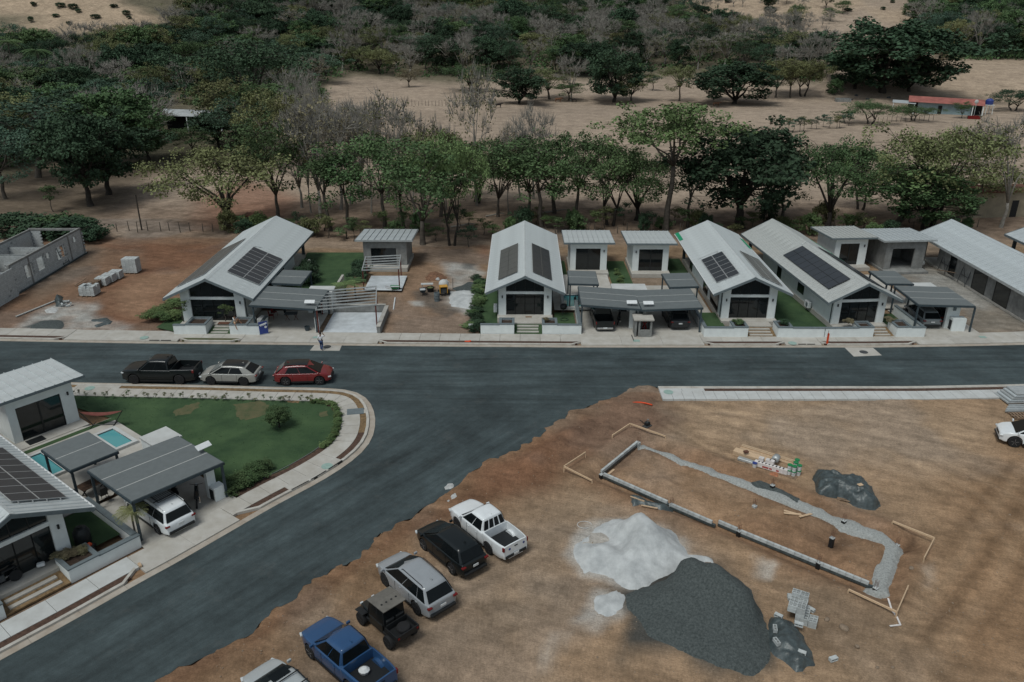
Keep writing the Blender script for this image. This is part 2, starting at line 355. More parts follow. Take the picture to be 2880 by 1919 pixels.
# excavated strip round the new footing, darker and redder
FA, FB, FC, FD = G(1691, 1338), G(1798, 1240), G(2530, 1530), G(2475, 1665)
paint(gpoly([(1640, 1370), (1780, 1225), (1860, 1235), (2560, 1490), (2610, 1540), (2530, 1700), (2440, 1690), (1700, 1400)]), (.225, .140, .088), 1.0, .85)
paint(gpoly([(1720, 1340), (1810, 1270), (2200, 1420), (2480, 1540), (2440, 1630), (2000, 1470)]), (.31, .215, .140), 1.0, .8)
paint(gpoly([(2050, 1460), (2340, 1470), (2420, 1560), (2420, 1620), (2250, 1570), (2100, 1520)]), (.19, .118, .074), 1.0, .7)
paint(pxpoly('S7', [(160, 590), (640, 700), (640, 800), (400, 800), (60, 650)]), (.30, .22, .155), .7, .6)
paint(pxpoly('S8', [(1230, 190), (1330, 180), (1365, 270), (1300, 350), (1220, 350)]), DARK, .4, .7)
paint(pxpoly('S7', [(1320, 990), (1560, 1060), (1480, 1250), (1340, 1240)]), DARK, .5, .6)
def pdist(pts):
    q = [G(a, b_) for a, b_ in pts]; q = smooth_path(q, 1.0, 3); sel = gyv < 62; d = np.full(gx.shape, 99.0); xx, yy = gx[sel] + (fbm(gx[sel], gyv[sel], 4, 301) - .5) * .8, gyv[sel] + (fbm(gx[sel], gyv[sel], 4, 302) - .5) * .8; dd = np.full(xx.shape, 1e9)
    for a, b_ in zip(q, q[1:]):
        ex, ey = b_.x - a.x, b_.y - a.y; t = np.clip(((xx - a.x) * ex + (yy - a.y) * ey) / (ex * ex + ey * ey + 1e-9), 0, 1); dd = np.minimum(dd, (xx - a.x - t * ex) ** 2 + (yy - a.y - t * ey) ** 2)
    d[sel] = np.sqrt(dd); return d
RUT = np.zeros(gx.shape)
def track(pts, k=.5, w_=.16, gauge=.0):
    global col, RUT
    d = pdist(pts); w_ = w_ * 1.7
    if gauge: d = np.abs(d - gauge)
    a = np.exp(-(d / w_) ** 2) * k * (.35 + 1.1 * fbm(gx, gyv, 2.5, 311)); e = np.exp(-((d - w_ * 2.2) / (w_ * .8)) ** 2) * k * .32
    col = col * (1 - a[:, None] * .25 + 0) + np.array((.38, .29, .20)) * (a[:, None] * .25); col = col * (1 - e[:, None] * .55); RUT = RUT - a * .03 + e * .02
for pts_, k_, w_, g_ in (([(2440, 1930), (2560, 1760), (2680, 1600), (2790, 1440), (2900, 1310)], 1.0, .22, 0), ([(2580, 1930), (2720, 1750), (2820, 1590), (2900, 1450)], 1.0, .22, 0), ([(2330, 1930), (2450, 1830), (2560, 1700), (2640, 1570)], .6, .2, 0), ([(2900, 1400), (2700, 1290), (2500, 1240), (2250, 1200), (2000, 1165), (1880, 1150)], .8, .2, .8), ([(2900, 1560), (2740, 1400), (2560, 1310), (2400, 1270), (2150, 1230)], .8, .2, .8), ([(1860, 1190), (1960, 1245), (2090, 1300)], 1.2, .12, 0), ([(2900, 1240), (2600, 1180), (2300, 1150), (1950, 1135)], .7, .25, .8), ([(900, 1960), (1000, 1840), (1130, 1700), (1300, 1600), (1480, 1540)], .6, .2, .8), ([(1000, 1960), (1200, 1800), (1400, 1690), (1560, 1720)], .6, .22, .8), ([(1180, 1420), (1260, 1440), (1420, 1420), (1560, 1400)], .6, .2, 0), ([(640, 1850), (780, 1780), (960, 1720), (975, 1650)], .9, .22, 0), ([(1500, 1960), (1750, 1890), (2100, 1900), (2400, 1860)], .6, .25, .8)): track(pts_, k_, w_, g_)
# dust on the lot: light streaks and small pale spills
for (r, pts, k) in (('S8', [(0, 470), (40, 490), (30, 580), (0, 560)], .8), ('S7', [(710, 1390), (830, 1400), (790, 1500), (730, 1500)], .8), ('S8', [(1400, 560), (1500, 480), (1560, 620), (1450, 640)], .3), ('S6', [(1980, 470), (2200, 480), (2180, 590), (2030, 590)], .7)):
    paint(pxpoly(r, pts), (.40, .39, .37), .35, k, noise=.5, nsc=.7)
paint(pxpoly('S6', [(300, 380), (380, 250), (600, 80), (900, 60), (1200, 120), (1400, 280), (1450, 400), (1660, 470), (1300, 560), (960, 740), (720, 660), (460, 580), (400, 480)]), (.40, .41, .41), .5, .95)
paint(pxpoly('S6', [(480, 900), (620, 740), (800, 730), (930, 860), (850, 980), (560, 1130), (400, 1060)]), (.36, .37, .37), .4, .9, noise=.55, nsc=.9)
paint(pxpoly('S6', [(30, 1290), (200, 1160), (390, 1150), (300, 1250), (150, 1340)]), (.38, .38, .37), .35, .8, noise=.7, nsc=.7)
paint(pxpoly('S6', [(700, 700), (1300, 520), (1700, 480), (2020, 740), (2130, 960), (2190, 1300), (1990, 1490), (1700, 1470), (1500, 1380), (1100, 1260), (800, 1380), (860, 1180), (940, 960)]), (.060, .066, .067), .5, .97)
# pale hillsides
hp = sstep(0, 1, (fbm(gx, gyv, 26, 61) - .42) * 8)
hill = sstep(330, 380, gyv)
knoll = 1 - sstep(.8, 1.15, np.sqrt(((gx + 215) / 85) ** 2 + ((gyv - 430) / 85) ** 2))
kn2 = sstep(50, 90, gx) * sstep(300, 340, gyv)
def far_mask(pts, fe=10):
    zc = gyv * _c - (gz - CH) * _s; U = PW / 2 + F * gx / zc; V = PH / 2 - F * (gyv * _s + (gz - CH) * _c) / zc
    return np.where(gyv > 100, 1 - sstep(-fe, fe, sdist(U, V, pts)), 0)
BARE = [([(-300, -60), (200, -40), (330, 0), (400, 30), (465, 62), (420, 72), (330, 92), (220, 96), (100, 92), (60, 40), (-300, 40)], 1.0), ([(1850, -40), (2420, -40), (2430, 20), (2300, 45), (2180, 70), (1960, 60), (1900, 20)], .8), ([(2420, 20), (2560, 30), (2620, 70), (2480, 60)], .7), ([(2600, 170), (2960, 165), (2960, 300), (2600, 300)], .6)]
green = np.array((.075, .078, .045))
fl = np.maximum(hill * (1 - knoll) * (1 - kn2 * .75), (sstep(-25, -70, gx) * sstep(120, 160, gyv) * (1 - knoll)) * .55)[:, None]
WOODS = [(-400, -50), (100, -50), (900, -50), (1900, -50), (1960, 60), (2300, 150), (2320, 235), (2100, 225), (1830, 215), (1640, 225), (1540, 215), (1260, 235), (1000, 215), (920, 240), (860, 430), (640, 440), (430, 470), (200, 430), (60, 500), (-400, 520)]
fl = np.maximum(far_mask(WOODS, 14) * .9, far_mask([(2560, -50), (3300, -50), (3300, 165), (2640, 165), (2620, 80)], 10) * .85)[:, None]
wc = np.array((.085, .080, .050)) * (1 - .5 * (fbm(gx, gyv, 14, 88)[:, None] - .5)); col = col * (1 - fl * .9) + wc * fl * .9
for pts_, k_ in BARE:
    a_ = (far_mask(pts_) * k_ * (.75 + .4 * fbm(gx, gyv, 20, 5)))[:, None].clip(0, 1); col = col * (1 - a_) + np.array((.36, .265, .185)) * a_
lum_ = (col * np.array((.3, .55, .15))).sum(1, keepdims=True); gp_ = sstep(.46, .68, fbm(gx, gyv, 7, 401)); ds_ = np.where(gyv < 110, .06 + .26 * gp_, .10)[:, None]; col = col * (1 - ds_) + lum_ * ds_; col = col * np.where((gyv < 56)[:, None], np.array((.97, .885, .80)), np.array((1.0, 1.0, .97)))
edge_d = sdist(gx, gyv, road_poly)
near = gyv < 108
gz = np.where(near, (fbm(gx, gyv, 5, 55) - .5) * .10 * sstep(.3, 2.5, edge_d) + (fbm(gx, gyv, 1.1, 58) - .5) * .05 * sstep(.2, 1.5, edge_d), gz)
# clods and ruts on the front lot; the footing trench and the hollows
lotm = 1 - sstep(-1, .5, sdist(gx, gyv, gpoly([(1700, 1130), (2900, 1120), (3300, 2000), (400, 2000), (1250, 1440)])))
gz = gz + lotm * ((fbm(gx, gyv, .9, 101) - .5) * .14 + RUT)
fpoly = [(p.x, p.y) for p in (FA, FB, FC, FD)]
fd = sdist(gx, gyv, fpoly)
gz = gz - .34 * np.exp(-(fd / .5) ** 2) + .26 * np.exp(-((fd - 1.25) / .5) ** 2) * lotm * (.3 + 1.2 * fbm(gx, gyv, 1.4, 171))
inside_f = 1 - sstep(-.9, -.3, fd)
gz = gz + inside_f * ((fbm(gx, gyv, 1.6, 131) - .45) * .75)
hol = g('S8', 1290, 260); gz = gz - .55 * np.exp(-(((gx - hol.x) / .9) ** 2 + ((gyv - hol.y) / .8) ** 2))
hol = g('S7', 1400, 1150); gz = gz - .5 * np.exp(-(((gx - hol.x) / 1.5) ** 2 + ((gyv - hol.y) / 1.0) ** 2))
spoil = lotm * np.exp(-((edge_d - 1.6) / 1.0) ** 2) * sstep(20, 28, gyv) * sstep(56, 52, gyv) * .42 * sstep(.35, .7, fbm(gx, gyv, 1.5, 141))
gz = gz + spoil
# graded ground under paving and road lies lower
gz = np.where(edge_d < 3.2, np.minimum(gz, -.06 + .0 * gz), gz); gz = np.where((edge_d >= 3.2) & (edge_d < 4.2) & ~(lotm > .3), np.minimum(gz, .0), gz)
gz = np.where((lotm > .3) & (edge_d > .0) & (edge_d < 3.2) & (gyv < 56), (fbm(gx, gyv, 1.1, 58) - .5) * .16 + spoil - .04 * (1 - sstep(0, .8, edge_d)), gz)
gz = np.where(edge_d < 0, -.16, gz)
# on the unkerbed side the soil laps over the asphalt edge
rp_ = np.array([(p.x, p.y) for p in rag[::3]]); rsel = (gyv < 58) & (np.abs(edge_d) < 3)
rdist = np.full(gx.shape, 99.0); rdist[rsel] = np.sqrt(((gx[rsel][:, None] - rp_[:, 0]) ** 2 + (gyv[rsel][:, None] - rp_[:, 1]) ** 2).min(1))
near_rag = rsel & (rdist < 2.2) & (np.abs(rdist - np.abs(edge_d)) < .35)
lap = .055 * np.clip(edge_d / .6, -1, 1) + (fbm(gx, gyv, .8, 203) - .5) * .09 + np.where(edge_d > .6, spoil, 0)
gz = np.where(near_rag & (edge_d > -1.0), np.where(edge_d < -.6, -.1, lap), gz)
PADS = []   # rectangles of building floors: ground stays below
def make_ground():
    global gz
    for pl in PADS: gz = np.where(sdist(gx, gyv, pl) < .45, np.minimum(gz, -.03), gz)
    ny, nx = len(ys), len(xs); idx = np.arange(nx * ny).reshape(ny, nx)
    q = np.stack([idx[:-1, :-1], idx[:-1, 1:], idx[1:, 1:], idx[1:, :-1]], -1).reshape(-1, 4)
    me = bpy.data.meshes.new('ground'); me.vertices.add(nx * ny); me.vertices.foreach_set('co', np.stack([gx, gyv, gz], -1).ravel())
    me.loops.add(q.size); me.loops.foreach_set('vertex_index', q.ravel().astype(np.int32)); me.polygons.add(len(q))
    me.polygons.foreach_set('loop_start', np.arange(0, q.size, 4, dtype=np.int32)); me.update(calc_edges=True); me.validate()
    a = me.color_attributes.new('soil', 'FLOAT_COLOR', 'POINT'); a.data.foreach_set('color', np.concatenate([np.clip(col, 0, 1), np.ones((gx.size, 1))], 1).ravel())
    struct(link('ground', me, M['soil'], smooth=True))
m = bpy.data.materials.new('soil'); m.use_nodes = True; n = m.node_tree.nodes; l = m.node_tree.links; b = n['Principled BSDF']; M['soil'] = m
b.inputs['Roughness'].default_value = .95; b.inputs['Specular IOR Level'].default_value = .1
at = n.new('ShaderNodeVertexColor'); at.layer_name = 'soil'; ge = n.new('ShaderNodeNewGeometry')
def nz_(sc, d=6, r=.7, st=None):
    x = n.new('ShaderNodeTexNoise'); x.inputs['Scale'].default_value = sc; x.inputs['Detail'].default_value = d; x.inputs['Roughness'].default_value = r
    if st:
        mp = n.new('ShaderNodeMapping'); mp.vector_type = 'TEXTURE'; mp.inputs['Scale'].default_value = tuple(1 / v for v in st[0]); mp.inputs['Rotation'].default_value = (0, 0, -st[1]); l.new(ge.outputs['Position'], mp.inputs[0]); l.new(mp.outputs[0], x.inputs['Vector'])
    else: l.new(ge.outputs['Position'], x.inputs['Vector'])
    return x
def mul_(a, fac_node, lo, hi, f0=.25, f1=.75):
    mr = n.new('ShaderNodeMapRange'); mr.inputs[1].default_value = f0; mr.inputs[2].default_value = f1; mr.inputs[3].default_value = lo; mr.inputs[4].default_value = hi
    l.new(fac_node.outputs['Fac'], mr.inputs[0]); mx = n.new('ShaderNodeMix'); mx.data_type = 'RGBA'; mx.blend_type = 'MULTIPLY'; mx.inputs[0].default_value = 1
    cb = n.new('ShaderNodeCombineColor')
    for i in range(3): l.new(mr.outputs[0], cb.inputs[i])
    l.new(a, mx.inputs[6]); l.new(cb.outputs[0], mx.inputs[7]); return mx.outputs[2]
o_ = mul_(at.outputs['Color'], nz_(.28, 9, .8), .58, 1.42); o_ = mul_(o_, nz_(1.3, 9, .8), .64, 1.36); o_ = mul_(o_, nz_(1, 8, .75, ((.16, 1.3, 1), R(20))), .70, 1.30); o_ = mul_(o_, nz_(9, 4, .8), .66, 1.34)
_mp = n.new('ShaderNodeMapping'); _mp.inputs['Location'].default_value = (-G(2150, 1480).x, -G(2150, 1480).y, 0); l.new(ge.outputs['Position'], _mp.inputs[0])
_wv = n.new('ShaderNodeTexWave'); _wv.wave_type = 'RINGS'; _wv.rings_direction = 'Z'; _wv.inputs['Scale'].default_value = .30; _wv.inputs['Distortion'].default_value = 9; _wv.inputs['Detail'].default_value = 4; _wv.inputs['Detail Scale'].default_value = .35; _wv.inputs['Detail Roughness'].default_value = .65; l.new(_mp.outputs[0], _wv.inputs['Vector'])
_ms = nz_(.13, 5, .7); _mm = n.new('ShaderNodeMapRange'); _mm.inputs[1].default_value = .50; _mm.inputs[2].default_value = .72; l.new(_ms.outputs['Fac'], _mm.inputs[0])
_sy = n.new('ShaderNodeSeparateXYZ'); l.new(ge.outputs['Position'], _sy.inputs[0]); _my = n.new('ShaderNodeMapRange'); _my.inputs[1].default_value = 55; _my.inputs[2].default_value = 51; l.new(_sy.outputs['Y'], _my.inputs[0])
_mu = n.new('ShaderNodeMath'); _mu.operation = 'MULTIPLY'; l.new(_mm.outputs[0], _mu.inputs[0]); l.new(_my.outputs[0], _mu.inputs[1])
_wr = n.new('ShaderNodeMapRange'); _wr.inputs[3].default_value = .93; _wr.inputs[4].default_value = 1.05; l.new(_wv.outputs['Fac'], _wr.inputs[0])
_wm = n.new('ShaderNodeMix'); _wm.data_type = 'FLOAT'; l.new(_mu.outputs[0], _wm.inputs[0]); _wm.inputs[2].default_value = 1.0; l.new(_wr.outputs[0], _wm.inputs[3])
_cb = n.new('ShaderNodeCombineColor'); [l.new(_wm.outputs[0], _cb.inputs[i]) for i in range(3)]
_mx = n.new('ShaderNodeMix'); _mx.data_type = 'RGBA'; _mx.blend_type = 'MULTIPLY'; _mx.inputs[0].default_value = 1; l.new(o_, _mx.inputs[6]); l.new(_cb.outputs[0], _mx.inputs[7]); o_ = _mx.outputs[2]
l.new(o_, b.inputs['Base Color'])
bn = nz_(3.5, 10, .75); bp = n.new('ShaderNodeBump'); bp.inputs['Strength'].default_value = .55; bp.inputs['Distance'].default_value = .12; l.new(bn.outputs['Fac'], bp.inputs['Height']); l.new(bp.outputs[0], b.inputs['Normal'])
# ---- asphalt
m = bpy.data.materials.new('asphalt'); m.use_nodes = True; n = m.node_tree.nodes; l = m.node_tree.links; b = n['Principled BSDF']; M['asphalt'] = m
b.inputs['Roughness'].default_value = .8; b.inputs['Specular IOR Level'].default_value = .25; ge = n.new('ShaderNodeNewGeometry')
rgb = n.new('ShaderNodeRGB'); rgb.outputs[0].default_value = (.042, .0555, .058, 1)
sx = n.new('ShaderNodeSeparateXYZ'); l.new(ge.outputs['Position'], sx.inputs[0])
mrr = n.new('ShaderNodeMapRange'); mrr.inputs[1].default_value = 55; mrr.inputs[2].default_value = 49; l.new(sx.outputs['Y'], mrr.inputs[0])
na = nz_(1, 7, .7, ((.10, 1.1, 1), 0)); nb = nz_(1, 7, .7, ((.9, .07, 1), R(39)))
mxn = n.new('ShaderNodeMix'); mxn.data_type = 'FLOAT'; l.new(mrr.outputs[0], mxn.inputs[0]); l.new(na.outputs['Fac'], mxn.inputs[2]); l.new(nb.outputs['Fac'], mxn.inputs[3])
class _W: pass
wn = _W(); wn.outputs = {'Fac': mxn.outputs[0]}
o_ = mul_(rgb.outputs[0], wn, .70, 1.42, .34, .68); o_ = mul_(o_, nz_(.16, 6), .72, 1.32, .35, .65); o_ = mul_(o_, nz_(2.2, 8, .8), .74, 1.28); o_ = mul_(o_, nz_(26, 3, .8), .62, 1.4)
# dust brought in from the lot
nd = nz_(.5, 8, .75); md = n.new('ShaderNodeMapRange'); md.inputs[1].default_value = .56; md.inputs[2].default_value = .8; md.inputs[4].default_value = .35; l.new(nd.outputs['Fac'], md.inputs[0])
mx = n.new('ShaderNodeMix'); mx.data_type = 'RGBA'; l.new(md.outputs[0], mx.inputs[0]); l.new(o_, mx.inputs[6]); mx.inputs[7].default_value = (.13, .125, .115, 1)
l.new(mx.outputs[2], b.inputs['Base Color'])
bn = nz_(14, 5, .8); bp = n.new('ShaderNodeBump'); bp.inputs['Strength'].default_value = .4; bp.inputs['Distance'].default_value = .03; l.new(bn.outputs['Fac'], bp.inputs['Height']); l.new(bp.outputs[0], b.inputs['Normal'])
def sheet(name, pl, z, mt, kind='structure', parent=None):
    bm = bmesh.new(); vs = [bm.verts.new((p[0], p[1], z)) for p in pl]; f = bm.faces.new(vs)
    bmesh.ops.triangulate(bm, faces=[f]); bmesh.ops.recalc_face_normals(bm, faces=bm.faces[:])
    for f in bm.faces:
        if f.normal.z < 0: f.normal_flip()
    me = bpy.data.meshes.new(name); bm.to_mesh(me); bm.free(); o = link(name, me, M[mt], parent)
    if kind and parent is None: o['kind'] = kind
    return o
sheet('road', road_poly, .0, 'asphalt')
# ---- kerb runs: gutter, kerb stones, planting strip, pavement slabs
def cum(path):
    L = [0.0]
    for a, b in zip(path, path[1:]): L.append(L[-1] + (b - a).length)
    return L
def at_len(path, L, s):
    s = min(max(s, 0), L[-1])
    for i in range(len(L) - 1):
        if L[i + 1] >= s: return path[i].lerp(path[i + 1], (s - L[i]) / max(1e-6, L[i + 1] - L[i])), (path[i + 1] - path[i]).normalized()
    return path[-1], (path[-1] - path[-2]).normalized()
def piece(path, L, s0, s1, d0, d1, z0, z1, n=1, d0b=None, d1b=None):
    mb = MB(); top = []; 
    for i in range(n + 1):
        s_ = s0 + (s1 - s0) * i / n; p, t = at_len(path, L, s_); nn = Vector((-t.y, t.x, 0)); f_ = i / n
        a = d0 + ((d0b if d0b is not None else d0) - d0) * f_; b_ = d1 + ((d1b if d1b is not None else d1) - d1) * f_
        top.append((p + nn * a, p + nn * b_))
    for i in range(n):
        a, b_ = top[i]; c_, d_ = top[i + 1]
        mb.slab([Vector((v.x, v.y, z1)) for v in (a, b_, d_, c_)], z1 - z0)
    return mb
def s_at_px(path, L, x):   # arc length where the path crosses a photo column
    best = 0; bd = 1e9
    for i, p in enumerate(path):
        v = p - Vector((0, 0, CH)); zc = v.y * _c - v.z * _s; X = PW / 2 + F * v.x / zc
        if abs(X - x) < bd: bd = abs(X - x); best = L[i]
    return best
def slabs(root, name, path, L, s0, s1, d0, d1, z0, z1, mt, step, gap=.012):
    k = max(1, round(abs(s1 - s0) / step))
    for i in range(k):
        a = s0 + (s1 - s0) * i / k; b_ = s0 + (s1 - s0) * (i + 1) / k
        jz = random.uniform(-.004, .004)
        piece(path, L, a + gap, b_ - gap, d0, d1, z0, z1 + jz, 2 if abs(b_ - a) > 1.0 else 1).build(name, mt, root)
Lf, Lc, Lr = cum(far_k), cum(cor_k), cum(rig_k)
# far side (left of travel = +Y, away from the camera)
root = struct(bpy.data.objects.new('pavement', None)); COL.objects.link(root)
xa, xb = s_at_px(far_k, Lf, -400), s_at_px(far_k, Lf, 3200)
FS = lambda x: s_at_px(far_k, Lf, x)
runs = [(-400, 171, 'mulch'), (487, 676, 'lawn_dry'), (1059, 1634, 'mulch'), (1987, 2210, 'mulch'), (2307, 2590, 'mulch')]
drives = [(171, 487), (676, 1059), (1634, 1987), (2210, 2307), (2590, 3200)]
slabs(root, 'gutter_slab', far_k, Lf, xa, xb, .0, .42, -.08, .015, 'gutter', 3.0, .006)
for x0, x1, mt in runs:
    s0, s1 = FS(x0), FS(x1); e = .9
    slabs(root, 'kerb_stone', far_k, Lf, s0 + (e if x0 > 0 else 0), s1 - (e if x1 < 2800 else 0), .42, .62, -.05, .14, 'kerb', 3.0, .006)
    if x0 > 0: piece(far_k, Lf, s0, s0 + e, .95, 1.12, -.05, .14, 6, .42, .62).build('kerb_stone', 'kerb', root)
    piece(far_k, Lf, s1 - e, s1, .42, .62, -.05, .14, 6, .95, 1.12).build('kerb_stone', 'kerb', root)
    piece(far_k, Lf, s0 + (.35 if x0 > 0 else 0), s1 - .35, .62, 1.13, -.05, .10, 10).build('planting_strip', mt, root)
    slabs(root, 'paving_slab', far_k, Lf, s0, s1, 1.13, 2.75, -.05, .125, 'concrete', 1.9)
for x0, x1 in drives:
    s0, s1 = FS(x0), FS(x1); slabs(root, 'driveway_slab', far_k, Lf, s0, s1, .42, 2.75, -.05, .10, 'concrete', 3.4, .008)
# corner block (camera side of the main road; right of travel)
root = struct(bpy.data.objects.new('pavement', None)); COL.objects.link(root)
CS = lambda i: Lc[min(range(len(cor_k)), key=lambda k: (cor_k[k] - G(*i)).length)]
s_w0, s_w1 = CS((-300, 1063)), CS((760, 1432)); s_d0, s_d1 = CS((700, 1466)), CS((415, 1628)); s_e = Lc[-1]
slabs(root, 'gutter_slab', cor_k, Lc, 0, s_e, -.43, .0, -.08, .015, 'gutter', 2.4, .006)
slabs(root, 'kerb_stone', cor_k, Lc, 0, s_d0 - 1.2, -.63, -.43, -.05, .14, 'kerb', 2.4, .006)
piece(cor_k, Lc, s_d0 - 1.2, s_d0, -.63, -.43, -.05, .14, 6, -1.3, -1.1).build('kerb_stone', 'kerb', root)
piece(cor_k, Lc, s_d1 - .0, s_d1 + 1.0, -1.3, -1.1, -.05, .14, 6, -.63, -.43).build('kerb_stone', 'kerb', root)
slabs(root, 'kerb_stone', cor_k, Lc, s_d1 + 1.0, s_e, -.63, -.43, -.05, .14, 'kerb', 2.4, .006)
in0, in1 = CS((990, 1298)), CS((835, 1390))
pieces = [(0, CS((228, 1077)), 'dry_turf'), (CS((352, 1079)), CS((1050, 1150)), 'dry_turf'), (CS((1053, 1160)), CS((1054, 1215)), 'dry_turf'), (CS((1052, 1218)), in0, 'mulch'), (in1, s_d0 - .9, 'mulch'), (s_d1 + .5, s_e, 'mulch')]
for a, b_, mt in pieces: piece(cor_k, Lc, a, b_, -1.10, -.63, -.05, .10, max(4, int((b_ - a) / .5))).build('planting_strip', mt, root)
for a, b_ in ((CS((228, 1077)), CS((352, 1079))), (in0, in1), (CS((1050, 1150)), CS((1053, 1160)))): piece(cor_k, Lc, a, b_, -1.10, -.63, -.05, .127, 8).build('inlet_slab', 'concrete', root)
slabs(root, 'paving_slab', cor_k, Lc, 0, s_d0 + .3, -2.45, -1.10, -.05, .125, 'concrete', 1.35)
slabs(root, 'paving_slab', cor_k, Lc, s_d1 - .2, s_e, -2.45, -1.10, -.05, .125, 'concrete_white', 2.4)
slabs(root, 'driveway_slab', cor_k, Lc, s_d0 + .31, s_d1 - .21, -2.45, -.43, -.05, .095, 'concrete', 3.0, .008)
# right-hand pavement of the front lot
root = struct(bpy.data.objects.new('pavement', None)); COL.objects.link(root)
slabs(root, 'kerb_stone', rig_k, Lr, 0, Lr[-1], -.38, .0, -.06, .13, 'kerb', 2.6, .008)
s_b = s_at_px(rig_k, Lr, 1970)
slabs(root, 'inlet_slab', rig_k, Lr, 0, s_b, -.85, -.38, -.05, .125, 'concrete_white', 1.6)
piece(rig_k, Lr, s_b, Lr[-1], -.85, -.38, -.05, .10, 30).build('planting_strip', 'mulch', root)
slabs(root, 'paving_slab', rig_k, Lr, 0, Lr[-1], -2.2, -.85, -.05, .125, 'concrete_white', .85)
# ---------------------------------------------------------------- buildings
def pad_world(o, rz, x0, x1, y0, y1):
    c_, s_ = math.cos(rz), math.sin(rz)
    return [(o[0] + x * c_ - y * s_, o[1] + x * s_ + y * c_) for x, y in ((x0, y0), (x1, y0), (x1, y1), (x0, y1))]
def window(parent, kind, side, wx, y0, y1, z0, z1, frame=True):   # opening on a side wall (x = const plane)
    mb = MB().bx(wx - .015 if side < 0 else wx - .0, wx + .0 if side < 0 else wx + .015, y0, y1, z0, z1)
    o = mb.build(kind, 'glass_dark', parent)
    if frame:
        f = MB(); t = .05; a, b_ = (wx - .04, wx - .001) if side < 0 else (wx + .001, wx + .04)
        f.bx(a, b_, y0 - t, y0, z0 - t, z1 + t).bx(a, b_, y1, y1 + t, z0 - t, z1 + t).bx(a, b_, y0, y1, z1, z1 + t).bx(a, b_, y0, y1, z0 - t, z0)
        f.build('frame', 'frame_black', o)
def roof_slopes(root, hw, y0, L, za, ze, mt, pitch, side_drop=(0, 0), nrib=3, rib=.05):
    for s_ in (-1, 1):
        npan = max(1, round(L / (pitch * nrib))); wpan = L / npan
        ln = math.hypot(hw, za - ze); mb = MB(); N = Vector((s_ * (za - ze) / ln, 0, hw / ln))
        a = Vector((s_ * .06, 0, za - .02)); e = Vector((s_ * hw, 0, ze)); Yv = Vector((0, wpan - .022, 0))
        q = [a, e, e + Yv, a + Yv]; lo = [p - N * .03 for p in q]
        mb.add(q + lo, [(0, 1, 2, 3), (7, 6, 5, 4), (0, 4, 5, 1), (1, 5, 6, 2), (2, 6, 7, 3), (3, 7, 4, 0)])
        for k in range(nrib):
            y = (k + .5) * wpan / nrib; w2 = rib * .9
            p = [a + Vector((0, y - w2, .002)), e + Vector((0, y - w2, .002)), e + Vector((0, y + w2, .002)), a + Vector((0, y + w2, .002))]
            t_ = [a + Vector((0, y - w2 * .5, 0)) + N * rib, e + Vector((0, y - w2 * .5, 0)) + N * rib, e + Vector((0, y + w2 * .5, 0)) + N * rib, a + Vector((0, y + w2 * .5, 0)) + N * rib]
            mb.add(p + t_, [(4, 5, 6, 7), (0, 1, 5, 4), (1, 2, 6, 5), (2, 3, 7, 6), (3, 0, 4, 7)])
        first = mb.build('roof_panel', mt, root); first.location = (0, y0, 0)
        for i in range(1, npan):
            c_ = first.copy(); COL.objects.link(c_); c_.location = (0, y0 + i * wpan, 0)
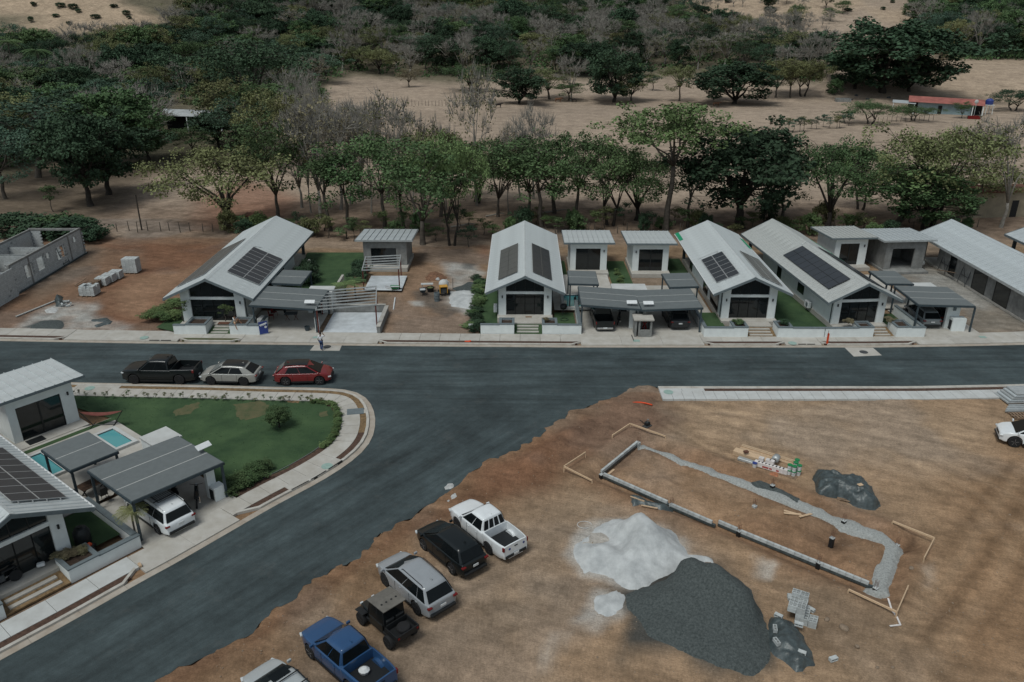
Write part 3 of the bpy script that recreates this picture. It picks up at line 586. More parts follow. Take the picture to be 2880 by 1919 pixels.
def house(label, o, rz, hw=3.7, L=20.0, za=4.75, ze=3.1, whw=2.53, floor=.5, mt='roof_metal', pitch=.3, gl=None, finished=True, wallm='white_wall', porch=4.5, wins=(), gutter=True, cat='house', name='house', rib=.05, front=True, ac=None):
    root = thing(name, label, cat, (o[0], o[1], 0), rz)
    PADS.append(pad_world(o, rz, -whw - .3, whw + .3, -1.2, L - 1.2))
    sl_ = (za - ze) / hw; zt = lambda x: za - abs(x) * sl_ - .06
    gw = gl or (whw - .71); yb = L - 1.2 - porch; zd = 2.62; zb0, zb1 = 2.62, 2.88
    MB().bx(-whw - .12, whw + .12, -.9, L - 1.3, .0, floor).build('floor_slab', 'concrete', root)
    for s_ in (-1, 1):
        MB().add([(s_ * (whw - .2), .0, floor), (s_ * whw, .0, floor), (s_ * whw, .0, zt(whw)), (s_ * (whw - .2), .0, zt(whw - .2)), (s_ * (whw - .2), yb, floor), (s_ * whw, yb, floor), (s_ * whw, yb, zt(whw)), (s_ * (whw - .2), yb, zt(whw - .2))],
                 [(0, 1, 2, 3), (7, 6, 5, 4), (0, 4, 5, 1), (1, 5, 6, 2), (2, 6, 7, 3), (3, 7, 4, 0)]).build('wall', wallm, root)
        if front: MB().add([(s_ * gw, -.12, floor), (s_ * (whw + .02), -.12, floor), (s_ * (whw + .02), -.12, zt(whw + .02)), (s_ * gw, -.12, zt(gw)), (s_ * gw, .3, floor), (s_ * (whw + .02), .3, floor), (s_ * (whw + .02), .3, zt(whw + .02)), (s_ * gw, .3, zt(gw))],
                 [(0, 1, 2, 3), (7, 6, 5, 4), (0, 4, 5, 1), (1, 5, 6, 2), (2, 6, 7, 3), (3, 7, 4, 0)]).build('column', wallm, root)
        if porch > 1: MB().bx(s_ * whw - .15, s_ * whw + .15, L - 1.8, L - 1.5, floor, zt(whw)).build('porch_post', wallm if not finished else 'dark_steel', root)
    bk = [(-whw + .2, floor), (whw - .2, floor), (whw - .2, zt(whw - .2)), (0, zt(0)), (-whw + .2, zt(whw - .2))]
    MB().add([(x, yb - .2, z) for x, z in bk] + [(x, yb - .002, z) for x, z in bk], [(0, 1, 2, 3, 4), (9, 8, 7, 6, 5)] + [(i, (i + 1) % 5, 5 + (i + 1) % 5, 5 + i) for i in range(5)]).build('back_wall', wallm, root)
    if front:
        MB().bx(-gw, gw, -.07, .2, zb0, zb1).build('beam', wallm, root)
        n4 = 4; wp = 2 * gw / n4
        for i in range(n4):
            x0 = -gw + i * wp; x1 = x0 + wp
            p = MB().bx(x0 + .03, x1 - .03, .06, .085, floor + .04, zb0).build('door_pane', 'glass_dark', root)
            f = MB(); 
            for xx in (x0, x1): f.bx(xx - .028, xx + .028, .03, .11, floor, zb0)
            f.bx(x0 + .028, x1 - .028, .03, .11, floor, floor + .05).build('frame', 'frame_black', p)
            za0, za1 = zt(x0) - .05, zt(x1) - .05; pts = [(x0 + .03, zb1), (x1 - .03, zb1), (x1 - .03, za1), (x0 + .03, za0)]
            if i == 1 : pts = [(x0 + .03, zb1), (x1 - .01, zb1), (x1 - .01, zt(0) - .05), (x0 + .03, za0)]
            q = MB().add([(x, .06, z) for x, z in pts] + [(x, .085, z) for x, z in pts], [(0, 1, 2, 3), (7, 6, 5, 4), (0, 4, 5, 1), (1, 5, 6, 2), (2, 6, 7, 3), (3, 7, 4, 0)]).build('gable_pane', 'glass_dark', root)
            f = MB().bx(x1 - .025, x1 + .025, .03, .11, zb1, min(zt(x1), zt(0)) - .04) if i < 3 else None
            if f: f.build('mullion', 'frame_black', q)
        if finished:
            for s_ in (-1, 1): MB().bx(s_ * (whw - .35) - .05, s_ * (whw - .35) + .05, -.22, -.122, 2.25, 2.5).build('wall_lamp', 'frame_black', root)
    # roof
    roof_slopes(root, hw, -1.0, L, za, ze, mt, pitch, rib=rib)
    MB().add([(-.22, -1.02, za - .22 * sl_ + .035), (0, -1.02, za + .045), (.22, -1.02, za - .22 * sl_ + .035), (-.22, L - .98, za - .22 * sl_ + .035), (0, L - .98, za + .045), (.22, L - .98, za - .22 * sl_ + .035)], [(0, 1, 4, 3), (1, 2, 5, 4)]).build('ridge_cap', mt, root)
    for yy, nm in ((-1.05, 'fascia'), (L - .95, 'fascia')):
        f = MB()
        for s_ in (-1, 1):
            a, b_ = (0, za + .01), (s_ * (hw + .02), ze + .01)
            f.add([(a[0], yy - .03, a[1]), (b_[0], yy - .03, b_[1]), (b_[0], yy - .03, b_[1] - .24), (a[0], yy - .03, a[1] - .24), (a[0], yy + .03, a[1]), (b_[0], yy + .03, b_[1]), (b_[0], yy + .03, b_[1] - .24), (a[0], yy + .03, a[1] - .24)],
                  [(0, 1, 2, 3), (7, 6, 5, 4), (0, 4, 5, 1), (1, 5, 6, 2), (2, 6, 7, 3), (3, 7, 4, 0)])
        f.build(nm, 'grey_cap' if finished else 'galv', root)
    for s_ in (-1, 1):
        MB().bx(min(s_ * hw, s_ * (hw - .1)) , max(s_ * hw, s_ * (hw - .1)), -1.0, L - 1.0, ze - .26, ze - .04).build('eave_board', 'grey_cap' if finished else 'galv', root)
        if gutter: MB().tube([(s_ * (hw + .05), -1.02, ze - .03), (s_ * (hw + .05), L - 1.0, ze - .03)], .055, 6).build('gutter', 'white_plastic' if gutter == 2 else 'roof_metal', root)
        if finished: MB().tube([(s_ * (whw + .07), .12, ze - .1), (s_ * (whw + .07), .12, floor)], .045, 6).build('downpipe', 'dark_steel', root)
    for (kind, sd, a, b_, z0, z1) in wins: window(root, kind, sd, sd * whw, a, b_, z0, z1)
    if ac:
        for sd, y_ in ac: aircon(root, sd * (whw + .35), y_, floor)
    return root
def aircon(root, x, y, z):
    a = MB().box((x, y, z + .33), (.34, .85, .62)).build('air_conditioner', 'white_plastic', root, bevel=.02)
    s_ = -1 if x < 0 else 1
    MB().lathe([(.24, 0), (.24, .012)], (x + s_ * .172, y - .12, z + .33), 14, 'X').build('fan_grille', 'grey_cap', a)
def solar(label, hroot, hw, za, ze, side, y0, ny, nx, pw, pl, x0, mt='solar', rim='alu', group='roof solar arrays'):
    # array lying on a roof slope: x0 = distance from ridge along slope, pw along slope, pl along the house
    root = thing('solar_array', label, 'solar panels', hroot.location, hroot.rotation_euler.z, group)
    ln = math.hypot(hw, za - ze); d = Vector((side * hw / ln, 0, -(za - ze) / ln)); N = Vector((side * (za - ze) / ln, 0, hw / ln)); Yv = Vector((0, 1, 0))
    base = Vector((0, y0, za)) + d * x0 + N * .14
    for i in range(nx):
        for j in range(ny):
            gp_ = .003 if rim == 'frame_black' else .012; a = base + d * (i * pw + gp_) + Yv * (j * pl + gp_); e = d * (pw - 2 * gp_); f_ = Yv * (pl - 2 * gp_)
            def sl_(mb, a, e, f_, t, up): 
                q = [a, a + e, a + e + f_, a + f_]; q = [p + N * up for p in q]; lo = [p - N * t for p in q]
                return mb.add(q + lo, [(0, 1, 2, 3), (7, 6, 5, 4), (0, 4, 5, 1), (1, 5, 6, 2), (2, 6, 7, 3), (3, 7, 4, 0)])
            p = sl_(MB(), a, e, f_, .035, 0).build('solar_panel', rim, root)
            m_ = .03; mb = MB()
            sl_(mb, a + d * m_ + Yv * m_, e - d * (2 * m_), f_ - Yv * (2 * m_), .004, .006)
            mb.build('cell_sheet', mt, p)
    r = MB()
    for i in range(nx):
        for k in (.25, .75):
            a = base + d * ((i + k) * pw) - N * .07; r.bar(a - Yv * .12, a + Yv * (ny * pl + .12), .04)
    r.build('rail', 'alu', root)
    return root
def conduit(root_h, pts, label): tag(MB().tube(pts, .03, 5).build('conduit', 'galv', None, loc=root_h.location, rz=root_h.rotation_euler.z), label, 'conduit')
def canopy(label, o, rz, w_, d_, zl, zr, n, posts, name='carport', cat='carport', mt='canopy_grey', z0=.12, slope_d=0.0, lights=()):
    root = thing(name, label, cat, (o[0], o[1], 0), rz)
    Z = lambda x, y: zl + (zr - zl) * x / w_ + slope_d * y
    for i in range(n):
        a, b_ = d_ * i / n, d_ * (i + 1) / n; a2 = a + (.062 if i else 0)
        p = MB().slab([(0.02, a2, Z(0, a)), (w_ - .02, a2, Z(w_, a)), (w_ - .02, b_, Z(w_, b_)), (0.02, b_, Z(0, b_))], .04).build('roof_panel', mt, root)
        if i: MB().slab([(0.02, a, Z(0, a) + .004), (w_ - .02, a, Z(w_, a) + .004), (w_ - .02, a + .06, Z(w_, a) + .004), (.02, a + .06, Z(0, a) + .004)], .03).build('joint_strip', 'joint_light', root)
    f = MB()
    for y in (0, d_): f.bar((-.04, y, Z(0, y) - .13), (w_ + .04, y, Z(w_, y) - .13), .08, .17)
    for x in (0, w_): f.bar((x, -.04, Z(x, 0) - .131), (x, d_ + .04, Z(x, d_) - .131), .08, .165)
    for i in range(1, 4): f.bar((0, d_ * i / 4, Z(0, 0) - .12), (w_, d_ * i / 4, Z(w_, 0) - .12), .05, .1)
    f.build('frame', 'dark_steel', root)
    for x, y in posts: MB().bx(x - .065, x + .065, y - .065, y + .065, z0, Z(x, y) - .2).build('post', 'dark_steel', root)
    for x, y in lights:
        p = MB().tube([(x, y, Z(x, y)), (x, y, Z(x, y) + .28)], .03, 6).build('lamp_post', 'dark_steel', root)
        MB().box((x, y - .12, Z(x, y) + .36), (.95, .42, .05), rx=R(28)).build('solar_lamp_head', 'white_plastic', p, bevel=.01)
    return root
def casita(label, o, rz, w_=4.2, d_=4.9, zf=3.78, zb=3.55, floor=.45, wallm='white_wall', mt='roof_metal', door=True, np_=10, dx0=.62, dw=2.7, ov=(.75, .55, .6), fasc='grey_cap', lampx=None, open_=False, name='guest_cabin', cat='cabin', doorh=2.5):
    root = thing(name, label, cat, (o[0], o[1], 0), rz)
    PADS.append(pad_world(o, rz, -.3, w_ + .3, -1.3, d_ + .2))
    h1 = zf - .12; h2 = zb - .12; t = .18
    MB().bx(-.15, w_ + .15, -1.15, d_ + .1, .0, floor).build('floor_slab', 'concrete' if not open_ else 'raw_render', root)
    zt = lambda y: h1 + (h2 - h1) * y / d_
    for x0, x1 in ((0, t), (w_ - t, w_)):
        MB().add([(x0, 0, floor), (x1, 0, floor), (x1, 0, zt(0)), (x0, 0, zt(0)), (x0, d_, floor), (x1, d_, floor), (x1, d_, zt(d_)), (x0, d_, zt(d_))], [(0, 1, 2, 3), (7, 6, 5, 4), (0, 4, 5, 1), (1, 5, 6, 2), (2, 6, 7, 3), (3, 7, 4, 0)]).build('wall', wallm, root)
    MB().bx(t, w_ - t, d_ - t, d_ - .003, floor, h2).build('wall', wallm, root)
    dz = floor + doorh
    MB().bx(t, dx0, .003, t, floor, h1 - .01).bx(dx0 + dw, w_ - t, .003, t, floor, h1 - .01).bx(dx0, dx0 + dw, .003, t, dz, h1 - .01).build('front_wall', wallm, root)
    if not open_:
        for i in range(2):
            a, b_ = dx0 + dw * i / 2, dx0 + dw * (i + 1) / 2
            p = MB().bx(a + .03, b_ - .03, .09, .115, floor + .03, dz - .03).build('door_pane', 'glass_dark', root)
            f = MB().bx(a, a + .05, .05, .14, floor, dz).bx(b_ - .05, b_, .05, .14, floor, dz).bx(a + .05, b_ - .05, .05, .14, dz - .05, dz).bx(a + .05, b_ - .05, .05, .14, floor, floor + .05)
            f.build('frame', 'frame_black', p)
    else: MB().bx(t, w_ - t, .5, d_ - t, floor, floor + .01).build('inner_floor', 'raw_render', root)
    if lampx is not None: MB().bx(lampx - .05, lampx + .05, -.1, -.001, 2.55, 2.8).build('wall_lamp', 'frame_black', root)
    x0, x1, y0, y1 = -ov[0], w_ + ov[0], -ov[1], d_ + ov[2]; zz = lambda y: zf + (zb - zf) * (y - y0) / (y1 - y0)
    wp = (x1 - x0) / np_; mb = MB().slab([(0.02, y0, zz(y0)), (wp - .02, y0, zz(y0)), (wp - .02, y1, zz(y1)), (.02, y1, zz(y1))], .05)
    mb.bar((wp - .045, y0, zz(y0) + .025), (wp - .045, y1, zz(y1) + .025), .04, .07)
    first = mb.build('roof_panel', mt, root); first.location.x = x0
    for i in range(1, np_): c_ = first.copy(); COL.objects.link(c_); c_.location.x = x0 + i * wp
    f = MB()
    for y in (y0 - .02, y1 + .02): f.bar((x0 - .05, y, zz(y) - .09), (x1 + .05, y, zz(y) - .09), .035, .2)
    for x in (x0 - .02, x1 + .02): f.bar((x, y0, zz(y0) - .092), (x, y1, zz(y1) - .092), .035, .19)
    f.build('fascia', fasc, root)
    MB().slab([(x0 + .02, y0 + .02, zz(y0) - .1), (x1 - .02, y0 + .02, zz(y0) - .1), (x1 - .02, y1 - .02, zz(y1) - .1), (x0 + .02, y1 - .02, zz(y1) - .1)], .02).build('soffit', wallm, root)
    return root
# ---- the five houses of the row
RZ = R(-.7)
H1 = house('grey roofed house with long solar arrays, farthest left of the finished houses', (-28.15, 70.0), RZ, 4.2, 23.0, 5.0, 3.07, 2.95, gl=2.1, mt='roof_metal', pitch=.28, gutter=False, wins=[('window', 1, 6.2, 8.6, .55, 2.6), ('window', 1, 10.5, 13.0, .55, 2.6)])
H2 = house('white gabled house with two slanted solar arrays in the middle of the row', (1.25, 71.53), RZ, 3.72, 20.2, 4.75, 3.09, 2.53, gutter=2, pitch=.27, wins=[('window', -1, 3.0, 4.4, 1.2, 2.4)], ac=[(-1, .9)])
H3 = house('white gabled house with green painted roof corners right of the double carport', (22.52, 70.65), RZ, 3.65, 20.6, 4.92, 3.28, 2.53, pitch=.27, mt='roof_metal', gutter=2, wins=[('glass_wall', -1, 1.4, 4.6, .55, 2.6), ('window', -1, 14, 15.2, .55, 2.6), ('glass_wall', -1, 6.0, 8.0, .55, 2.6)])
H4 = house('long ribbed roof house with black solar array beside its grassy side yard', (32.47, 69.4), R(4.56), 3.55, 23.3, 4.75, 3.0, 2.5, pitch=.36, mt='roof_metal_warm', rib=.06, gutter=False, wins=[('door', -1, 12.2, 13.2, .5, 2.55), ('window', -1, 6.4, 7.8, 1.1, 2.4)], ac=[(-1, 4.4)])
H5 = house('unfinished grey concrete house under new ribbed roof at right edge', (51.95, 70.6), R(.6), 3.75, 21.8, 4.75, 3.1, 2.75, floor=.2, finished=False, wallm='raw_render', mt='roof_new', pitch=.36, rib=.06, gutter=False, wins=[('doorway', -1, 7.2, 9.6, .2, 2.4), ('doorway', -1, 13.2, 14.4, .2, 2.3), ('doorway', -1, 3.2, 5.6, .2, 2.4)], porch=3.5)
H6 = house('roof corner of another house cut off by the right edge', (62.5, 72.0), R(1), 4.0, 20.0, 4.6, 3.1, 3.0, mt='roof_new', pitch=.36, gutter=False)
# plain neighbour wall seen between the last two roofs
tag(MB().bx(52.5, 58.6, 91.9, 92.1, 0, 1.6).build('boundary_wall', 'raw_render'), 'plain grey boundary wall behind the right-hand roofs', 'wall')
# green corner flashing on house three and four
for hr, sd, y0, y1, hw, za, ze, lab in ((H3, -1, 16.6, 19.6, 3.65, 4.92, 3.28, 0), (H3, 1, 13.2, 17.2, 3.65, 4.92, 3.28, 0), (H4, 1, 10.5, 19.0, 3.55, 4.75, 3.0, 0)):
    d = Vector((sd * hw, 0, ze - za)).normalized(); N = Vector((sd * (za - ze), 0, hw)).normalized(); e = Vector((sd * hw, 0, ze)) + N * .06
    a = e - d * .42
    q = [Vector((a.x, y0, a.z)), Vector((e.x, y0, e.z)), Vector((e.x, y1, e.z)), Vector((a.x, y1, a.z))]
    MB().add([*q, *[p - N * .02 for p in q]], [(0, 1, 2, 3), (7, 6, 5, 4), (0, 4, 5, 1), (1, 5, 6, 2), (2, 6, 7, 3), (3, 7, 4, 0)]).build('green_flashing', 'green_paint', hr)
# solar arrays
solar('dark solar panel array on the right slope of the far left house', H1, 4.2, 5.0, 3.07, 1, 2.1, 8, 2, 1.62, 1.02, .95, mt='solar')
solar('brownish solar array on the left slope of the far left house', H1, 4.2, 5.0, 3.07, -1, 1.3, 12, 2, 1.62, 1.02, .95, mt='solar_grey')
solar('left one of the two slanted grey arrays on the middle house', H2, 3.72, 4.75, 3.09, -1, .9, 6, 2, 1.02, 1.62, .75, mt='solar_grey', rim='solar_grey')
solar('right one of the two slanted grey arrays on the middle house', H2, 3.72, 4.75, 3.09, 1, .9, 6, 2, 1.02, 1.62, .75, mt='solar', rim='solar_grey')
solar('black solar array with pale grid on left slope of green cornered roof', H3, 3.65, 4.92, 3.28, -1, 1.0, 6, 2, 1.15, 1.2, .95)
solar('brownish solar array on right slope of green cornered roof', H3, 3.65, 4.92, 3.28, 1, .1, 8, 2, 1.15, 1.05, .95, mt='solar_grey')
solar('long black solar array on left slope of ribbed warm grey roof', H4, 3.55, 4.75, 3.0, -1, 1.1, 9, 2, 1.1, 1.2, .75, rim='frame_black')
solar('nearly hidden solar array on right slope of ribbed warm grey roof', H4, 3.55, 4.75, 3.0, 1, .6, 9, 2, 1.1, 1.2, .75, rim='frame_black')
sl1 = lambda x, hw, za, ze: za - abs(x) * (za - ze) / hw + .07
conduit(H1, [(.9, 10.2, sl1(.9, 4.2, 5, 3.07)), (1.0, 10.7, sl1(1, 4.2, 5, 3.07)), (1.5, 11.1, sl1(1.5, 4.2, 5, 3.07)), (4.0, 11.1, sl1(4.0, 4.2, 5, 3.07))], 'bent grey conduit crossing the far left roof behind the panels')
conduit(H3, [(-1.4, 8.4, sl1(1.4, 3.65, 4.92, 3.28)), (-1.2, 8.9, sl1(1.2, 3.65, 4.92, 3.28)), (-3.2, 8.9, sl1(3.2, 3.65, 4.92, 3.28))], 'grey conduit on left slope of green cornered roof')
conduit(H4, [(-.8, 12.0, sl1(.8, 3.55, 4.75, 3)), (-.5, 12.5, sl1(.5, 3.55, 4.75, 3)), (0, 12.5, 4.88), (.5, 12.3, sl1(.5, 3.55, 4.75, 3))], 'grey conduit hopping over the ribbed roof ridge')
# cabins behind
CAS1 = casita('unpainted grey cabin behind the steel frame left of centre', (-17.0, 87.35), RZ, 4.95, 4.6, 3.55, 3.25, wallm='raw_render', mt='roof_new', np_=9, dx0=.85, dw=2.9, ov=(.75, .5, .6), fasc='galv', open_=False, doorh=2.0)
CAS2 = casita('white cabin with black sliding door right behind the middle house', (6.55, 85.5), RZ, 4.1, 4.9, dx0=.62, dw=2.75, lampx=3.75)
CAS3 = casita('white cabin with black sliding door behind the double carport', (13.5, 85.2), RZ, 4.0, 4.9, dx0=.7, dw=2.65, lampx=.35)
CAS4 = casita('white cabin right of the long ribbed roof', (36.9, 87.3), R(4.0), 3.75, 4.7, mt='roof_metal_warm', dx0=.62, dw=2.2, lampx=3.4)
CAS5 = casita('bare concrete cabin with open doorway', (42.3, 86.3), R(4.0), 4.6, 4.7, wallm='raw_render', mt='roof_new', floor=.25, dx0=.75, dw=2.6, open_=True, fasc='galv', doorh=2.4)
# canopies
canopy('dark grey canopy carport beside the far left house', (-24.1, 68.0), R(-1.2), 6.1, 5.2, 2.85, 2.5, 3, [(6.0, .1), (6.0, 4.9), (.3, 4.9), (.3, .1)], lights=[(5.4, .9)])
canopy('small grey pergola by the pool of the far left house', (-23.85, 74.3), R(-1.5), 3.0, 4.1, 2.8, 2.7, 2, [(2.9, .1), (2.9, 3.9), (.1, .1), (.1, 3.9)], 'pergola', 'pergola', z0=.3)
canopy('small grey pergola over pool beside the middle house', (5.62, 73.6), R(-1), 2.86, 4.0, 2.98, 2.92, 2, [(.1, .1), (.1, 3.8), (2.75, .1), (2.75, 3.8)], 'pergola', 'pergola', z0=.4)
canopy('left half of the V shaped double carport', (6.36, 68.1), R(-1), 5.45, 5.1, 2.84, 2.45, 3, [(.08, .1), (.08, 4.8), (5.2, .9)], lights=[(4.7, .75)])
canopy('right half of the V shaped double carport', (11.9, 67.8), R(1.2), 5.6, 5.2, 2.45, 2.62, 3, [(5.5, .1), (5.5, 5.0), (.2, .9)], lights=[(.7, .85)])
canopy('small grey pergola over pool before the cabin behind the double carport', (15.4, 73.2), R(1), 2.85, 4.1, 2.75, 2.82, 2, [(.1, .1), (.1, 3.9), (2.75, .1), (2.75, 3.9)], 'pergola', 'pergola', z0=.4)
canopy('small grey pergola right of the long ribbed roof', (36.95, 74.1), R(1), 2.72, 4.0, 2.8, 2.75, 2, [(.1, .1), (.1, 3.8), (2.6, .1), (2.6, 3.8)], 'pergola', 'pergola', z0=.3)
canopy('grey carport sheltering the silver car right of the long ribbed roof', (37.25, 68.05), R(-.5), 5.2, 5.15, 2.88, 2.75, 3, [(.08, .1), (.08, 5.0), (5.3, .1), (5.1, 5.0)])
def steel_frame(label, o, rz, w_, d_, zl, zr, nb, posts, z0):
    root = thing('steel_canopy_frame', label, 'canopy frame', (o[0], o[1], 0), rz)
    Z = lambda x: zl + (zr - zl) * x / w_
    for x in (0, w_): MB().bar((x, -.05, Z(x)), (x, d_ + .05, Z(x)), .09, .14).build('side_beam', 'galv', root)
    for i in range(nb): y = d_ * i / (nb - 1); MB().bar((.05, y, Z(0) + .002), (w_ - .05, y, Z(w_) + .002), .07, .11).build('cross_bar', 'galv', root)
    for x, y in posts: MB().bx(x - .06, x + .06, y - .06, y + .06, z0, Z(x) - .07).build('post', 'primer_red', root)
steel_frame('open steel canopy frame over white slab by the street', (-17.95, 67.8), R(8.5), 5.45, 5.1, 2.42, 2.62, 7, [(.05, .05), (5.4, .05), (5.4, 4.9), (.05, 4.9)], .1)
steel_frame('open steel canopy frame before the unpainted grey cabin', (-15.75, 79.4), R(5), 3.85, 4.7, 2.4, 2.5, 6, [(.05, .05), (3.8, .05), (3.8, 4.5), (.05, 4.5)], .2)
# storage rooms, meter kiosk
def storage(label, o, rz, w_, d_, h_, name='storage_room', mt='white_wall', low=None):
    root = thing(name, label, 'storage room', (o[0], o[1], 0), rz); PADS.append(pad_world(o, rz, 0, w_, 0, d_))
    for a in ((0, .15, 0, d_), (w_ - .15, w_, 0, d_)): MB().bx(a[0], a[1], a[2], a[3], 0, h_).build('wall', mt, root)
    MB().bx(.15, w_ - .15, d_ - .15, d_ - .003, 0, h_).build('wall', mt, root); MB().bx(.15, w_ - .15, .003, .15, 0, h_).build('wall', mt, root)
    MB().bx(-.06, w_ + .06, -.06, d_ + .06, h_, h_ + .1).build('roof', 'concrete_white', root)
    MB().bx(w_ * .2, w_ * .2 + .8, -.02, -.001, .1, 2.1).build('door', 'frame_black', root)
    return root
storage('white flat roofed storage box between the double carport and the cabins', (9.9, 73.4), RZ, 3.3, 1.7, 2.3)
storage('white flat roofed storage box behind the far left carport', (-20.1, 73.0), RZ, 2.4, 2.0, 2.1)
storage('white flat roofed storage box behind the silver car carport', (40.0, 73.9), R(1), 2.2, 1.8, 2.2)
tag(MB().bx(-17.95, -17.7, 72.9, 79.5, 0, 1.9).build('boundary_wall', 'concrete', bevel=.01), 'tall boundary wall between far left pool and steel frames', 'wall')
for (x0, x1, y0, y1, h_, lab) in ((11.0, 12.5, 69.0, 69.25, 2.3, 'white partition wall with meter box under the V shaped carport'), (-18.3, -17.95, 68.2, 68.5, 1.4, 'short white pillar wall at the foot of the left steel frame'), (-12.5, -12.2, 67.8, 73.2, .75, 'low grey wall along the right side of the poured white slab'), (-17.6, -12.5, 73.2, 73.4, .85, 'low grey wall at the back of the poured white slab')):
    r = thing('partition_wall', lab, 'wall', ((x0 + x1) / 2, y0, 0)); c0 = (x0 + x1) / 2
    MB().bx(x0 - c0, x1 - c0, 0, y1 - y0, 0, h_).build('wall', 'white_wall' if 'white p' in lab else 'raw_render', r)
    MB().bx(x0 - c0 - .04, x1 - c0 + .04, -.04, y1 - y0 + .04, h_, h_ + .06).build('cap', 'concrete', r)
    if 'meter' in lab: MB().bx(.1, .45, -.13, -.001, 1.5, 2.0).build('meter_box', 'grey_cap', r)
for (o, w_, h_, lab) in (((40.6, 69.0), 1.2, 1.35, 'white wall stub with dark locker at right end of silver car carport'),):
    r = thing('partition_wall', lab, 'wall', (o[0], o[1], 0)); MB().bx(0, w_, 0, .3, .1, 2.5).build('wall', 'white_wall', r); MB().bx(0.3, w_ + .35, -.75, -.001, .1, h_).build('locker', 'white_wall', r); MB().bx(.299 - .02, .299, -.6, -.15, .2, h_ - .25).build('door', 'frame_black', r)
    MB().bx(.5, .75, -.09, -.001, 1.9, 2.2).build('meter_box', 'grey_cap', r)
k = thing('meter_kiosk', 'small concrete kiosk with red pipes inside, standing between the two carports', 'kiosk', (12.0, 66.9, .1), RZ)
MB().bx(-.78, -.62, 0, 1.3, 0, 1.6).build('side_wall', 'raw_render', k); MB().bx(.62, .78, 0, 1.3, 0, 1.6).build('side_wall', 'raw_render', k)
MB().bx(-.3, .62, .0, .14, 0, .68).build('front_wall', 'raw_render', k); MB().bx(-.46, -.3, .0, .3, 0, 1.6).build('pier', 'raw_render', k); MB().bx(-.62, .62, 1.2, 1.3, 0, 1.6).build('back_wall', 'raw_render', k)
MB().bx(-.92, .92, -.12, 1.42, 1.6, 1.76).build('roof', 'concrete', k, bevel=.015)
MB().tube([(.0, .6, .1), (.05, .6, .8), (.3, .5, 1.3)], .06, 6).tube([(.35, .6, .1), (.3, .6, .8), (.0, .5, 1.3)], .06, 6).build('red_pipe', 'tail_red', k)
tag(MB().tube([g('R4', 1425, 1185, .14), g('R4', 1445, 1235, .14)], .04, 5).build('water_hose', 'iron'), 'dark hose end lying beside the concrete kiosk', 'hose')
tag(MB().bx(-.3, .3, -.22, .22, 0, .03).build('valve_cover', 'manhole_green', loc=g('R4', 1470, 1238, .1)), 'green valve cover in driveway before the concrete kiosk', 'valve cover')
# garden walls with planters, entrance steps
def garden(label, o, rz, parts, wallm='white_wall', h_=.98):
    root = thing('garden_wall', label, 'garden wall', (o[0], o[1], 0), rz)
    for kind, x0, x1, y0, y1 in parts:
        if kind == 'w':
            MB().bx(x0, x1, y0, y1, 0, h_).build('wall', wallm, root); MB().bx(x0 - .03, x1 + .03, y0 - .03, y1 + .03, h_ + .001, h_ + .07).build('cap', 'grey_cap', root)
        else:
            t = .16; p = MB().bx(x0, x1, y0, y0 + t, 0, h_ + .05).bx(x0, x1, y1 - t, y1, 0, h_ + .05).bx(x0, x0 + t, y0 + t, y1 - t, 0, h_ + .05).bx(x1 - t, x1, y0 + t, y1 - t, 0, h_ + .05).build('planter', wallm, root)
            c_ = .03; z0, z1 = h_ + .051, h_ + .13; w2 = t + c_ + .05
            MB().bx(x0 - c_, x1 + c_, y0 - c_, y0 - c_ + w2, z0, z1).bx(x0 - c_, x1 + c_, y1 + c_ - w2, y1 + c_, z0, z1).bx(x0 - c_, x0 - c_ + w2, y0 - c_ + w2, y1 + c_ - w2, z0, z1).bx(x1 + c_ - w2, x1 + c_, y0 - c_ + w2, y1 + c_ - w2, z0, z1).build('cap', 'grey_cap', p)
            MB().bx(x0 + t, x1 - t, y0 + t, y1 - t, .2, h_ - .06).build('soil', 'soil_pot', p)
    return root
def steps(label, o, rz, w_, n=3, mt='dry_turf'):
    root = thing('entrance_steps', label, 'steps', (o[0], o[1], 0), rz)
    MB().add([(0, 0, .0), (w_, 0, .0), (w_, 1.75, .0), (0, 1.75, .0), (0, 0, .11), (w_, 0, .11), (w_, 1.75, .36), (0, 1.75, .36)], [(3, 2, 1, 0), (4, 5, 6, 7), (0, 1, 5, 4), (1, 2, 6, 5), (2, 3, 7, 6), (3, 0, 4, 7)]).build('bank', mt, root)
    for i in range(n): MB().bx(.25 + .03 * (i % 2), w_ - .3 - .04 * (i % 2), .22 + i * .5, .50 + i * .5, .05, .21 + i * .085).build('step', 'concrete', root)
    MB().bx(-.02, w_ + .02, 1.76, 3.2, .05, .48).build('landing', 'concrete', root)
garden('white street wall with two planters before the middle house', (1.25, 67.62), RZ, [('w', -4.15, -2.42, 0, .25), ('p', -2.42, -1.05, -.001, 1.55), ('p', 1.55, 2.92, -.001, 1.55), ('w', 2.92, 5.15, 0, .25), ('w', 4.9, 5.15, .25, 6.6)])
steps('concrete entrance steps of the middle house between its planters', (.2, 67.65), RZ, 2.58, mt='lawn')
garden('white street wall with green planters before the far left house', (-28.15, 67.5), RZ, [('w', -3.05, -.35 - 1.6, 0, .25), ('p', -1.95, -.05, -.001, 1.9), ('p', 2.15, 3.8, -.001, 1.9), ('w', 3.8, 5.0, 0, .5), ('w', 4.75, 5.0, .5, 2.4)])
steps('concrete entrance steps of the far left house', (-28.15 + .0, 67.5), RZ, 2.1, mt='lawn')
garden('white street wall with two planters before the green cornered roof house', (22.52, 66.85), RZ, [('w', -4.95, -2.3, 0, .25), ('p', -2.3, -.95, -.001, 1.5), ('p', 1.75, 3.1, -.001, 1.6), ('w', 3.1, 6.0, 0, .25), ('w', -4.95, -4.7, .25, 6.2)])
